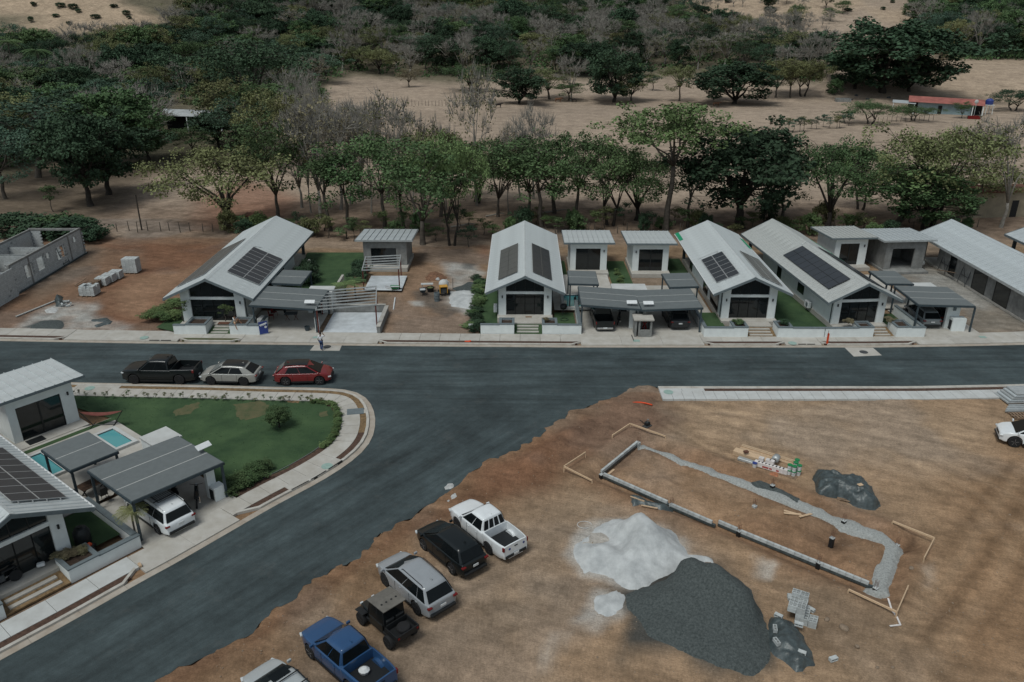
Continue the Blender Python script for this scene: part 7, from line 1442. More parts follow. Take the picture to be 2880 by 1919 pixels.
for r_, x, y, rz, dz, fl, lab in (('S8', 402, 895, R(-50), 0, R(90), 'block lying right of the low stack'), ('S8', 275, 1085, R(-25), .35, R(90), 'block at the front foot of the tall stack'), ('S8', 55, 1130, R(80), .3, 0, 'upper block on the crumpled tarp'), ('S8', 70, 1250, R(105), .3, 0, 'lower block on the crumpled tarp'), ('S8', 305, 1325, R(-30), .25, R(90), 'block at the lower right of the crumpled tarp'), ('S8', 585, 1350, R(20), 0, R(90), 'single block lying alone right of the crumpled tarp'), ('S8', 178, 798, R(80), 0, R(90), 'single block left of the tall stack'), ('S8', 95, 1000, R(-40), .3, R(90), 'block at the upper edge of the crumpled tarp')): hblock(gg(r_, x, y, dz + (.09 if fl else 0)), rz, 'grey concrete ' + lab, None, fl)
def rock(label, p, s_, seed, group=None, mt='rock'):
    rd = random.Random(seed); bm = bmesh.new(); bmesh.ops.create_icosphere(bm, subdivisions=2, radius=1)
    for v in bm.verts: v.co *= rd.uniform(.8, 1.15); v.co.z *= .6
    me = bpy.data.meshes.new('rock'); bm.to_mesh(me); bm.free(); o = link('rock', me, mt, smooth=True, loc=p, rz=rd.uniform(0, 6)); o.scale = (s_, s_ * .8, s_); tag(o, label, 'rock', group)
mat('rock', (.24, .18, .13), .9, .2, 3, .3, 10)
for i, (x, y, s_, lab) in enumerate(((695, 1070, .26, 'largest rounded rock on the lower right dirt'), (540, 990, .17, 'rock below the block stack'), (818, 1246, .13, 'small rock below the largest rounded one'), (1312, 538, .16, 'pale stone at the right end of the footing'), (1005, 1430, .1, 'small stone near the bottom edge'), (1145, 1432, .09, 'smaller stone right of the one near the bottom edge'))): rock(lab, gg('S8', x, y, .03), s_, i)
# loose stones on the soil: uncountable
pv = []; pf = []; rs = random.Random(9)
_pp = [(rs.uniform(600, 2880), rs.uniform(1100, 1919)) for i in range(5200)]; _pw = [G(x, y) for x, y in _pp]; _pd = sdist(np.array([p.x for p in _pw]), np.array([p.y for p in _pw]), road_poly)
for (x, y), p, dd in zip(_pp, _pw, _pd):
    if dd < .25 and rs.random() < (.45 if dd > -.8 else .97): continue
    if y < 1420 and x < 1300: continue
    s_ = rs.uniform(.015, .05) * (1.6 if rs.random() < .08 else 1); z = ground_z(p.x, p.y); o_ = len(pv)
    for v in ((1, 0, 0), (-.9, .2, 0), (0, 1, 0), (.1, -1, 0), (0, .1, .9)): pv.append((p.x + v[0] * s_ * rs.uniform(.7, 1.3), p.y + v[1] * s_ * rs.uniform(.7, 1.3), z - .01 + v[2] * s_))
    pf += [(o_, o_ + 2, o_ + 4), (o_ + 2, o_ + 1, o_ + 4), (o_ + 1, o_ + 3, o_ + 4), (o_ + 3, o_, o_ + 4)]
me = bpy.data.meshes.new('loose_stones'); me.from_pydata(pv, [], pf); o = link('loose_stones', me, 'rock'); struct(o, 'stuff'); o['label'] = 'small loose stones and clods scattered on the bare soil'; o['category'] = 'stones'
cl = [gg('S8', 1090, 850, .3), gg('S8', 1130, 930, .06), gg('S8', 1180, 980, .05), gg('S8', 1215, 1045, .05), gg('S8', 1120, 1062, .05)]; cm_ = MB()
for a, b_ in zip(cl, cl[1:]): cm_.bar(a - cl[2], b_ - cl[2] + (b_ - a) * .04, .085, .03)
tag(cm_.build('cloth_strip', 'paper_white', loc=cl[2]), 'pale cloth strip trailing from the timber corner', 'cloth')
# sheet metal stack at the right edge
st = thing('roof_sheet_stack', 'stack of ribbed metal roof sheets at the right edge', 'metal sheets', g('T4', 2100, 700), R(3))
for i in range(5): MB().bx(-.2 + .18 * i, 8.0, -.95 + .04 * i, .75 - .05 * i, .08 + i * .16, .20 + i * .16).build('sheet_bundle', 'roof_new' if i % 2 else 'galv', st, bevel=.01)
st2 = thing('steel_profile_stack', 'bundle of steel profiles in front of the roof sheet stack', 'steel profiles', g('T4', 2070, 800), R(2))
for i in range(7): MB().bx(.0 + .13 * i, 8.0, -.8 + .14 * i, -.68 + .14 * i, .05, .19 + .05 * (i % 2)).build('profile', 'galv', st2)
pl_ = thing('pallet', 'wooden pallet before the steel profiles at the right edge', 'pallet', g('T4', 2300, 900), R(2))
for i in range(8): MB().bx(-.6 + i * .24, -.47 + i * .24, -.45, .45, .1, .125).build('slat', 'wood_old', pl_)
for y_ in (-.4, 0, .4): MB().bx(-.65, 1.4, y_ - .05, y_ + .05, 0, .098).build('bearer', 'wood_old', pl_)
# ---- left lot: pallets of blocks, timber
def pallet_stack(label, r_, x, y, nx, ny, nz, rz, loose=False, tilt=0):
    p = gg(r_, x, y); o = thing('block_pallet', label, 'block pallet', p, rz, 'pallets of concrete blocks')
    for yy in (-.4, 0, .4): MB().bx(-nx * .1, nx * .1, yy * ny / 3 - .05, yy * ny / 3 + .05, 0, .12).build('bearer', 'wood_old', o)
    for i in range(nx):
        for j in range(ny):
            for k_ in range(nz):
                if 0 < i < nx - 1 and 0 < j < ny - 1 and k_ < nz - 1: continue
                if loose and k_ == nz - 1 and random.random() < .35: continue
                b_ = bpy.data.objects.new('concrete_block', cb); COL.objects.link(b_); b_.parent = o; b_.location = ((i - (nx - 1) / 2) * .165, (j - (ny - 1) / 2) * .405, .22 + k_ * .2); b_.rotation_euler.z = R(90) + random.uniform(-.03, .03)
AL = R(88)
pallet_stack('tall pallet of grey blocks, backmost on the left lot', 'R1', 1220, 610, 7, 4, 8, AL); pallet_stack('wrapped block pallet, second from the back on the left lot', 'R1', 1075, 665, 6, 3, 4, AL); pallet_stack('wrapped block pallet in the middle of the left lot row', 'R1', 1010, 695, 6, 3, 4, AL); pallet_stack('wrapped block pallet next to the empty pallets', 'R1', 950, 725, 6, 3, 4, AL)
pallet_stack('untidy pallet of grey blocks, frontmost on the left lot', 'R1', 832, 815, 8, 4, 5, AL, True)
ep = thing('pallet_pile', 'pile of empty wooden pallets between the block pallets', 'pallets', gg('R1', 885, 750), AL)
for z_ in range(6):
    for i in range(5): MB().bx(-.5, .5, -.45 + i * .2, -.33 + i * .2, .1 + z_ * .14, .125 + z_ * .14).build('slat', 'wood_old', ep)
    for x_ in (-.45, 0, .45): MB().bx(x_ - .04, x_ + .04, -.45, .5, .0 + z_ * .14 + (.0 if z_ == 0 else .002), .097 + z_ * .14).build('bearer', 'wood_old', ep)
plank('long pale beam on the soil of the left lot', gg('R1', 150, 1025, .05), gg('R1', 505, 880, .05), .14, .1, 'joint_light'); plank('short plank left of the empty pallets', gg('R1', 690, 742, .1), gg('R1', 800, 690, .35), .16, .05, 'wood_old'); plank('short plank below the frontmost block pallet', gg('R1', 718, 830, .05), gg('R1', 772, 790, .05), .14, .05, 'wood_old'); plank('loose boards leaning at the backmost block pallet', gg('R1', 1095, 570, .1), gg('R1', 1150, 530, .3), .2, .05, 'wood_old')
for i in range(9):
    p = gg('R1', 550 + (i % 5) * 26, 915 - (i // 5) * 30 + (i % 2) * 10, .1 + .16 * (i % 3 == 1)); b_ = bpy.data.objects.new('concrete_block', cb); COL.objects.link(b_); b_.location = p; b_.rotation_euler = (random.uniform(-.3, .3), random.uniform(-.2, .2), random.uniform(0, 3)); tag(b_, 'loose grey block in the small heap at the end of the long beam', 'concrete block', 'blocks of the small heap')
tarp('dark plastic sheet on the small block heap of the left lot', pxpoly('R1', [(515, 850), (570, 835), (590, 900), (570, 925), (520, 920)]), .35, 91, 1.4)
tarp('torn black plastic film in the pale dust of the left lot', pxpoly('R1', [(840, 1045), (960, 1035), (1030, 1060), (1010, 1090), (900, 1110), (880, 1095), (980, 1065), (850, 1060)]), .05, 92, .3)
heap('gravel_heap', 'low dark gravel mound at the left pavement', 'gravel heap', pxpoly('R1', [(270, 1100), (360, 1055), (560, 1045), (590, 1085), (560, 1130), (320, 1130)]), 'gravel', .25, .3, 93, .06)
heap('rubble_heap', 'pale rubble heap above the dark gravel mound', 'rubble heap', pxpoly('R1', [(400, 960), (480, 930), (540, 950), (520, 980), (430, 985)]), 'cement_spill', .5, .25, 94, .25)
sc = thing('scaffold_frame', 'blue grey scaffold frame leaning on the block shell', 'scaffold', (gg('R1', 620, 540).x, gg('R1', 620, 540).y, 0), R(90))
for x_ in (-.6, .6): MB().bar((x_, .0, 0), (x_, .55, 2.3), .06).build('upright', 'dark_steel', sc)
for k_ in range(5): MB().bar((-.6, .11 * k_ + .1, .45 * k_ + .3), (.6, .11 * k_ + .1, .45 * k_ + .3), .05).build('rung', 'dark_steel', sc)
# ---- middle lot: mixer, barrel, barrows
mx_ = thing('concrete_mixer', 'yellow concrete mixer with white drum on the middle lot', 'concrete mixer', gg('R3', 1140, 815), R(10))
MB().box((-.05, -.15, 1.05), (.85, .7, .09)).build('hood', 'yellow', mx_, bevel=.02); MB().bx(.30, .36, -.5, .2, .35, 1.0).build('side_panel', 'yellow', mx_); MB().bx(-.46, -.40, -.5, .2, .35, 1.0).build('side_panel', 'yellow', mx_)
MB().box((-.05, -.1, .6), (.66, .5, .5)).build('engine', 'iron', mx_, bevel=.03); MB().lathe([(.2, -.5), (.5, -.25), (.52, .1), (.28, .5)], (.05, .75, .95), 16, 'Y').build('drum', 'concrete_white', mx_, smooth=True)
for s_ in (-.55, .55):
    w_ = MB().lathe([(.15, -.06), (.27, -.06), (.27, .06), (.15, .06)], (s_, .2, .27), 14, 'X').build('wheel', 'rubber', mx_)
MB().tube([(.5, .75, .95), (.62, .4, 1.25), (.55, .1, 1.35), (.3, .45, 1.55)], .03, 5).build('lever_arm', 'galv', mx_); MB().bar((-.05, -.5, .32), (-.05, 1.2, .32), .1).build('chassis', 'iron', mx_)
p = gg('R3', 1075, 872); t = thing('barrel', 'grey open barrel in front of the yellow mixer', 'barrel', p); sharp(MB().lathe([(.26, 0), (.29, .3), (.29, .6), (.28, .92), (.24, .92), (.24, .3)], (0, 0, 0), 16).build('drum', 'grey_cap', t)); MB().lathe([(.3, .28), (.3, .32)], (0, 0, 0), 16).lathe([(.3, .6), (.3, .64)], (0, 0, 0), 16).build('hoop', 'iron', t)
def barrow(label, p, rz, mt):
    o = thing('wheelbarrow', label, 'wheelbarrow', p, rz)
    MB().add([(-.3, -.22, .35), (.3, -.16, .35), (.3, .16, .35), (-.3, .22, .35), (-.45, -.34, .68), (.52, -.3, .62), (.52, .3, .62), (-.45, .34, .68)], [(3, 2, 1, 0), (0, 1, 5, 4), (1, 2, 6, 5), (2, 3, 7, 6), (3, 0, 4, 7)]).build('tray', mt, o); MB().add([(-.40, -.3, .6), (.46, -.26, .56), (.46, .26, .56), (-.4, .3, .6)], [(0, 1, 2, 3)]).build('load', 'sand', o)
    for s_ in (-1, 1): MB().tube([(.6, s_ * .05, .2), (-.2, s_ * .22, .34), (-1.0, s_ * .28, .62)], .02, 5).build('handle', 'wood_old', o); MB().tube([(-.3, s_ * .22, .34), (-.35, s_ * .22, 0)], .018, 5).build('leg', 'iron', o)
    MB().lathe([(.08, -.05), (.19, -.05), (.19, .05), (.08, .05)], (.62, 0, .19), 14, 'Y').build('wheel', 'rubber', o)
barrow('dark green wheelbarrow left of the yellow mixer', gg('R3', 945, 815), R(100), 'dark_steel'); barrow('bright green wheelbarrow at the edge of the poured slab', gg('R3', 690, 785), R(10), 'green_plastic')
t = thing('mortar_tub', 'black mortar tub between wheelbarrow and mixer', 'tub', gg('R3', 1015, 785)); MB().lathe([(.3, 0), (.42, .5), (.38, .5), (.3, .2)], (0, 0, 0), 14).build('tub', 'black_plastic', t); MB().lathe([(.25, .2), (.36, .42), (.1, .55)], (0, 0, 0), 9).build('contents', 'leaf_olive', t)
tag(MB().box((0, 0, .5), (1.3, .5, .06)).bar((-.5, 0, 0), (-.5, 0, .5), .06).bar((.5, 0, 0), (.5, 0, .5), .06).build('work_bench', 'concrete_white', loc=gg('R3', 985, 755), rz=.1), 'pale trestle board behind the mortar tub', 'bench')
tag(MB().tube([(0, 0, 0), (.02, 0, 1.5)], .03, 6).build('shovel_handle', 'iron', loc=gg('R3', 1222, 782)), 'dark bar stuck upright beside the mixer', 'bar')
for i, (x, y, s_) in enumerate(((1083, 680, .32), (1040, 672, .2))): rock(['pale boulder at the soil heap of the middle lot', 'smaller pale stone at the soil heap'][i], gg('R3', x, y, .1), s_, 50 + i, None, 'cement_spill')
a, b_ = gg('R3', 675, 955, .06), gg('R3', 690, 848, .06); c_ = (a + b_) / 2; tag(MB().tube([a - c_, b_ - c_], .07, 8).build('plastic_pipe', 'white_plastic', loc=c_), 'white pipe lying beside the poured slab wall', 'pipe')
sg = thing('lot_sign', 'white square lot number sign at the edge of the middle lot', 'sign', gg('R3', 1388, 1135), R(-5)); MB().box((0, 0, .36), (.46, .025, .44), rx=R(-12)).build('board', 'plate_white', sg); MB().bx(-.2, -.17, .02, .05, 0, .3).bx(.17, .2, .02, .05, 0, .3).build('leg', 'galv', sg)
def text(s_, size, mt, parent, loc, rot):
    cu = bpy.data.curves.new('t', 'FONT'); cu.body = s_; cu.size = size; cu.align_x = 'CENTER'; cu.align_y = 'CENTER'; cu.extrude = .002; to = bpy.data.objects.new('t', cu); COL.objects.link(to)
    dg = bpy.context.evaluated_depsgraph_get(); me = bpy.data.meshes.new_from_object(to.evaluated_get(dg)); bpy.data.objects.remove(to); me.materials.clear(); o = link('lettering', me, mt, parent); o.location = loc; o.rotation_euler = rot; return o
text('N 8', .2, 'frame_black', sg, (0, -.022, .36), (R(78), 0, 0))
tag(MB().box((0, 0, .04), (.5, .22, .08)).box((.2, .05, .06), (.25, .2, .06), .5).build('orange_rag', 'orange_plastic', loc=g('R3', 1355, 1247, .1), bevel=.02), 'orange rag in the planting strip before the middle lot', 'rag')
tag(MB().box((0, 0, .06), (.1, .1, 1.9)).build('marker_post', 'orange_plastic', loc=g('R5', 1718, 1263, .9), bevel=.02) if False else MB().bx(-.07, .07, -.07, .07, 0, .95).bx(-.04, .04, -.04, .04, .95, 1.02).build('marker_post', 'orange_plastic', loc=g('R5', 1718, 1263, .1)), 'orange marker post on the pavement before the long ribbed roof', 'post')
tag(MB().tube([(0, 0, 0), (0.02, 0, .45)], .02, 4).build('rebar_pin', 'rust', loc=g('R5', 1726, 1185, 1.0)), 'thin rod sticking out of the orange marker post', 'rod')
# ---- manholes, pads, drain slots
def cover(label, p, r_, mt, z): tag(MB().lathe([(r_, 0), (r_, .012)], (0, 0, 0), 24).build('manhole_cover', mt, loc=(p.x, p.y, z)), label, 'manhole cover')
for lab, pts, mp in (('left', [('R2', 1540, 1328), ('R2', 1600, 1258), ('R2', 1842, 1262), ('R2', 1812, 1330)], ('R2', 1698, 1293)), ('right', [('R5', 1965, 1383), ('R5', 1915, 1335), ('R5', 1880, 1300), ('R5', 2140, 1302), ('R5', 2222, 1372)], ('R5', 2055, 1342))):
    sheet('concrete_pad', [(g(*q).x, g(*q).y) for q in pts], .006, 'concrete'); cover(f'round iron manhole cover in the {"pad where the person walks" if lab == "left" else "right concrete pad by the orange post"}', g(*mp), .36, 'iron', .008)
for lab, r_, x, y in (('near the cabin beside the corner lawn', 'S1', 825, 433), ('at the drain slots of the corner pavement', 'S4', 1045, 1215), ('before the far left house', 'R1', 1325, 1210), ('left of the orange post', 'R5', 1400, 1260), ('at the start of the right hand pavement', 'T5', 705, 170)): cover('pale green round cover in the pavement ' + lab, g(r_, x, y, .12), .38, 'manhole_green', .131)
for lab, r_, x, y in (('by the walking person', 'R2', 1600, 1207), ('in the right end driveway', 'R6', 1972, 1203)): tag(MB().bx(-.3, .3, -.2, .2, 0, .02).build('valve_cover', 'manhole_green', loc=(g(r_, x, y, .1).x, g(r_, x, y, .1).y, .103)), 'small green valve cover ' + lab, 'valve cover')
tag(MB().bx(-.62, .62, -.45, .45, 0, .02).build('service_cover', 'grey_cap', loc=(g('S4', 1305, 712, .12).x, g('S4', 1305, 712, .12).y, .13), rz=R(10)), 'grey rectangular service cover in the corner pavement', 'service cover')
for path, L2, s0_, s1_, d_, lab in ((cor_k, Lc, in0, in1, -.44, 'corner pavement'), (far_k, Lf, FS(413), FS(477), .43, 'pavement before the far left house'), (far_k, Lf, FS(2252), FS(2302), .43, 'pavement left of the orange post')):
    n_ = 3 if lab.startswith('corner') else 2
    for i in range(n_):
        a = s0_ + (s1_ - s0_) * (i + .06) / n_; b_ = s0_ + (s1_ - s0_) * (i + .94) / n_; o = piece(path, L2, a, b_, d_ - (.10 if d_ < 0 else -.0), d_ + (.0 if d_ < 0 else .10), .02, .146, 3).build('drain_slot', 'interior'); tag(o, f'dark drain slot in the kerb of the {lab}', 'drain', 'drain slots')
# ---- corner house bits
hm = thing('hammock', 'red hammock on a black stand beside the plunge pool', 'hammock', g('S1', 955, 772, .3), R(4))
for s_ in (-1, 1): MB().tube([(s_ * .75, 0, .05), (s_ * 1.5, 0, 1.15)], .03, 6).build('stand_arm', 'frame_black', hm); MB().tube([(s_ * .75, -.5, .03), (s_ * .75, .5, .03)], .03, 6).build('foot', 'frame_black', hm)
MB().tube([(-.8, 0, .05), (.8, 0, .05)], .03, 6).build('base_bar', 'frame_black', hm)
hv = []; hf = []
for i in range(13):
    t_ = i / 12 * 2 - 1; w_ = .26 * (1 - abs(t_) ** 3 * .85)
    for j in range(5): s_ = j / 2 - 1; hv.append((t_ * 1.42, s_ * w_, .84 + .27 * t_ * t_ + .08 * s_ * s_ * (1 - t_ * t_)))
for i in range(12):
    for j in range(4): a = i * 5 + j; hf.append((a, a + 1, a + 6, a + 5))
mat('hammock_red', (.16, .05, .04)); MB().add(hv, hf).build('cloth', 'hammock_red', hm, smooth=True)
tb = thing('dining_table', 'brown slatted dining table under the near pergola', 'table', c7(.6, -11.0 + .9, .3), A7 + R(5))
for i in range(8): MB().bx(-.85 + i * .2125, -.65 + i * .2125, -.48, .48, .72, .75).build('slat', 'wood_dark', tb)
for s_ in (-.6, .6): MB().bar((s_, -.35, 0), (s_, .35, .7), .06).bar((s_, .35, 0), (s_, -.35, .7), .06).build('trestle_leg', 'frame_black', tb)
def chair(label, p, rz, mt='frame_black', z=.3, group=None):
    o = thing('chair', label, 'chair', (p[0], p[1], z), rz, group); MB().bx(-.22, .22, -.22, .22, .42, .46).build('seat', mt, o); MB().box((0, .22, .7), (.42, .04, .46), rx=R(-8)).build('backrest', mt, o)
    for sx in (-1, 1):
        for sy in (-1, 1): MB().tube([(sx * .19, sy * .19, .42), (sx * .22, sy * .22, 0)], .018, 4).build('leg', mt, o)
for i, (x, y, rz) in enumerate(((-.55, -10.5, 90), (-.5, -9.6, 85), (1.7, -10.6, -90), (1.75, -9.7, -95), (.6, -11.3, 180))): chair('dark chair at the brown dining table under the near pergola', c7(x, y), A7 + R(rz), group='dining chairs')
chair('dark armchair beside the pool of the middle house', (9.6, 76.7), R(150)); chair('dark folding chair on the terrace right of the middle house', (6.5, 74.4), R(60))
lc = thing('lounge_chair', 'black reclining lounge chair by the pool behind the double carport', 'lounge chair', (13.9, 76.6, .3), R(60)); MB().box((0, 0, .42), (.5, 1.0, .06)).build('seat', 'frame_black', lc); MB().box((0, .75, .75), (.5, .06, .85), rx=R(-35)).build('backrest', 'frame_black', lc); MB().box((0, -.75, .35), (.48, .55, .05), rx=R(20)).build('footrest', 'frame_black', lc); MB().tube([(-.25, -.5, 0), (-.25, .5, .5)], .025, 5).tube([(.25, -.5, 0), (.25, .5, .5)], .025, 5).tube([(-.25, .5, 0), (-.25, -.5, .5)], .025, 5).tube([(.25, .5, 0), (.25, -.5, .5)], .025, 5).build('leg', 'frame_black', lc)
tag(MB().bx(-.55, .55, -.4, .4, 0, .02).build('doormat', 'frame_black', loc=c7(1.1, -.6, .352), rz=A7), 'dark doormat before the near cabin door', 'doormat'); tag(MB().bx(-.3, .3, -.18, .18, 0, .015).build('doormat', 'wood_old', loc=(1.6, 70.9, .502)), 'small brown doormat at the middle house door', 'doormat'); tag(MB().bx(-.7, .7, -.3, .3, 0, .015).build('doormat', 'rust', loc=(-27.0, 69.3, .502)), 'brown doormat at the far left house door', 'doormat')
tk = thing('water_tank', 'black domed tank standing at the corner of the near house', 'tank', c7(-2.2, -14.6, .3)); sharp(MB().lathe([(.4, 0), (.45, .1), (.45, .8), (.3, 1.05), (.1, 1.1)], (0, 0, 0), 16).build('tank_body', 'frame_black', tk)); MB().lathe([(.14, 1.08), (.14, 1.14)], (0, 0, 0), 12).build('lid', 'black_plastic', tk)
lm = thing('lawn_mower', 'orange and black lawn mower behind the near street wall', 'lawn mower', g('S2', 770, 440, .4), A7 + R(60)); MB().box((0, 0, .2), (.5, .42, .16)).build('deck', 'frame_black', lm, bevel=.04); MB().lathe([(.13, .28), (.14, .36), (.06, .45)], (0, 0, 0), 12).build('engine', 'orange_plastic', lm); MB().tube([(-.2, -.2, .25), (-.8, -.2, .9), (-.8, .2, .9), (-.2, .2, .25)], .015, 5).build('handle', 'frame_black', lm)
for sx in (-.2, .2):
    for sy in (-.24, .24): MB().lathe([(.1, -.03), (.1, .03)], (sx, sy, .1), 12, 'Y').build('wheel', 'rubber', lm)
cbn = thing('wooden_cabinet', 'wooden shelf cabinet in the shade under the near carport', 'cabinet', c7(3.5, -12.3, .1), A7); MB().bx(0, 1.2, 0, .04, 0, 1.4).build('back_panel', 'wood_old', cbn)
for z_ in (0.02, .65, 1.3): MB().bx(.04, 1.16, -.45, -.001, z_, z_ + .05).build('shelf', 'wood_old', cbn)
for x_ in (0, 1.16): MB().bx(x_, x_ + .04, -.45, -.001, 0, 1.4).build('side_panel', 'wood_old', cbn)
tag(MB().box((0, 0, .1), (.4, .28, .2)).build('cushion', 'white_plastic', loc=g('S2', 350, 580, .6), rz=.5, bevel=.05), 'white bundle on the porch of the near house', 'bundle')
tag(MB().box((0, 0, .06), (.34, .14, .12)).build('pipe_stub', 'wood_new', loc=g('S2', 1190, 580, .12), rz=R(-50)), 'short pale timber offcut in the near planting strip', 'timber')
PL = 'plants in the planters'
def shrub(label, p, h_, r_, leaf='leaf_green', group=None, kind='bush'): return tree(kind, p, h_, r_, label, leaf, group, cat='shrub')
shrub('leafy shrub in the left planter of the far left house', g('R2', 380, 1045, 1.0), 1.9, .65, 'leaf_light', PL, 'sapling'); shrub('leafy shrub in the right planter of the far left house', g('R2', 765, 1045, 1.0), 1.6, .6, 'leaf_light', PL, 'sapling')
for i, (x, y) in enumerate(((80, 1030), (150, 1000), (230, 960), (300, 920), (200, 1040), (290, 1030))): shrub('green ground shrub left of the far left house', g('R2', x, y, .3), .8, .8, 'leaf_light', 'shrubs beside the far left house')
for i, (r_, x, y, s_, lab, lf) in enumerate((('R5', 900, 1085, .45, 'small agave like plant, left planter of green cornered roof house', 'leaf_green'), ('R5', 1325, 1085, .42, 'small plant in the right planter of green cornered roof house', 'leaf_dark'), ('R5', 1915, 1075, .4, 'pale flowering plant in the left planter of the ribbed roof house', 'leaf_dry'), ('R4', 640, 1055, .3, 'thin dry plant in the right planter of the middle house', 'leaf_dry'), ('R6', 1110, 1060, .4, 'low brown plant in the right planter of the ribbed roof house', 'leaf_dry'))): shrub(lab, g(r_, x, y, .95), s_ * 1.2, s_, lf, PL)
tree('palm', g('S2', 1150, 330, .3), 2.0, .95, 'feathery green palm like plant hanging over the near street wall', 'leaf_olive', None, cat='plant', var=0)
for i, x_ in enumerate((500, 560, 620, 680)): shrub('dry brownish shrub in the long near planter', g('S2', x_ + 10, 520 - (x_ - 500) * .28, .72), .42, .36, 'leaf_dry', 'shrubs of the near planter')
tree('palm', (-16.9, 75.6, 0), 2.6, 1.5, 'bushy green palm between pool and poured slab', 'leaf_light', None, cat='palm', var=1); tree('palm', (-16.2, 77.4, 0), 2.3, 1.3, 'second bushy palm behind the one at the poured slab', 'leaf_green', None, cat='palm', var=0)
for i, (x, y) in enumerate(((-22.9, 81.6), (-22.5, 83), (-22.7, 84.6), (-21.9, 82.2))): shrub('dark climbing shrub at the pool side wall of the far left house', (x, y, 0), 2.2, .9, 'leaf_dark', 'dark shrubs by the far left pool')
for i, (x, y) in enumerate(((-16.9, 84.5), (-17.4, 86.2), (-17.0, 82.8))): shrub('dark shrub at the left wall of the unpainted cabin', (x, y, 0), 1.5, .9, 'leaf_dark', 'shrubs by the unpainted cabin')
for i in range(16): shrub('low green hedge plant along the left side of the middle house', (-3.7 + random.uniform(-.35, .3), 68.4 + i * 1.0, .02), random.uniform(.35, .8), random.uniform(.5, .8), random.choice(['leaf_green', 'leaf_dark', 'leaf_light']), 'hedge left of the middle house')
for i in range(9): shrub('small seedling in the row between the two white cabins', (12.0 + random.uniform(-.25, .25), 76.5 + i * 1.2, .05), random.uniform(.35, .7), .3, 'leaf_light', 'seedlings between the cabins')
for i in range(13):
    q = g('S4', 140 + i * 27, 1440 - i * 14 + random.uniform(-40, 25), .1); shrub('green hedge shrub beside the near carport post', (q.x, q.y, .08), random.uniform(.6, .95), random.uniform(.5, .75), 'leaf_green', 'hedge shrubs at the near carport')
hp_ = offset(cor_k, -2.7); hl = cum(hp_)
for i in range(40):
    s_ = CS((230, 1077)) + i * .6 + random.uniform(-.25, .25); q, _ = at_len(hp_, hl, s_ * hl[-1] / Lc[-1]); shrub('tiny hedge seedling along the upper edge of the corner lawn', (q.x, q.y, .09), random.uniform(.3, .75), random.uniform(.10, .22), random.choice(['leaf_green', 'leaf_olive']), 'hedge seedlings of the corner lawn', 'sapling')
for i in range(22):
    s_ = CS((1000, 1100)) + i * .42; q, _ = at_len(hp_, hl, s_ * hl[-1] / Lc[-1]); shrub('small plant in the soil edging at the lawn corner', (q.x, q.y, .09), random.uniform(.25, .5), random.uniform(.2, .32), 'leaf_light', 'edging plants of the lawn corner')
eg = [p + Vector((0, 0, .13)) for p in offset(cor_k, -3.0)]; i0_, i1_ = [i for i in range(len(Lc)) if CS((1040, 1255)) < Lc[i] < CS((770, 1425))][0], [i for i in range(len(Lc)) if CS((1040, 1255)) < Lc[i] < CS((770, 1425))][-1]
tag(MB().tube([p - eg[i0_] for p in eg[i0_:i1_]], .025, 4).build('garden_hose', 'rim_silver', loc=eg[i0_]), 'thin pale hose along the lawn edge of the corner', 'hose')
# grass blades on the lawns
lvv = []; lff = []
def tufts(pl, n_, z, h_=.07):
    a = np.array(pl); x0, y0 = a.min(0); x1, y1 = a.max(0); X = rng.uniform(x0, x1, n_); Y = rng.uniform(y0, y1, n_); k_ = sdist(X, Y, pl) < -.1
    for x, y in zip(X[k_], Y[k_]):
        if float(x) > 100: continue
        an = random.uniform(0, 6.28); w_ = random.uniform(.04, .10); hh = random.uniform(.4, 1.3) * h_; o_ = len(lvv); c_, s_ = math.cos(an) * w_, math.sin(an) * w_; tx, ty = random.uniform(-.05, .05), random.uniform(-.05, .05)
        lvv.extend([(x - c_, y - s_, z), (x + c_, y + s_, z), (x + tx, y + ty, z + hh)]); lff.append((o_, o_ + 1, o_ + 2))
tufts(lawn_pl, 9000, .085, .03)
me = bpy.data.meshes.new('lawn_grass'); me.from_pydata(lvv, [], lff); o = link('lawn_grass', me, 'leaf_lawn' if 'leaf_lawn' in M else 'lawn'); struct(o, 'stuff'); o['label'] = 'short green grass of the corner lawn'; o['category'] = 'grass'
# ---- far left carport contents, people
bn = thing('banner_stand', 'blue advertising banner standing at the end of the street wall', 'banner', Vector((-22.9, 67.55, .12)), R(28)); MB().box((0, 0, .62), (.78, .03, 1.2), rx=R(-8)).build('banner_sheet', 'blue_plastic', bn); MB().bx(-.42, .42, -.1, .12, 0, .06).build('foot', 'galv', bn)
MB().box((0, -.04, 1.0), (.66, .006, .12), rx=R(-8), ry=R(-12)).box((-.02, -.03, .88), (.5, .006, .05), rx=R(-8), ry=R(-12)).build('white_print', 'white_plastic', bn); MB().lathe([(.12, 0), (.12, .006)], (.2, -.065, .7), 14, 'Y').build('round_emblem', 'white_plastic', bn)
tag(MB().box((0, 0, .3), (.62, 1.1, .5)).box((0, 0, .58), (.64, 1.12, .08)).build('cooler_box', 'white_plastic', loc=g('R2', 1110, 1075, .1), rz=R(-8), bevel=.03), 'white cooler box under the far left carport', 'cooler')
for i, (x, y) in enumerate(((1190, 1040), (1215, 1010))): chair('red plastic chair under the far left carport', g('R2', x, y, .1), R(100 + 40 * i), 'tail_red', .1, 'red chairs')
ct = thing('camp_table', 'dark table with crossed legs under the far left carport', 'table', g('R2', 1375, 1050, .1), .1); MB().bx(-.6, .6, -.4, .4, .72, .76).build('top', 'dark_steel', ct)
for s_ in (-.4, .4): MB().bar((s_ - .2, 0, 0), (s_ + .2, 0, .72), .04).bar((s_ + .2, .05, 0), (s_ - .2, .05, .72), .04).build('leg', 'rust', ct)
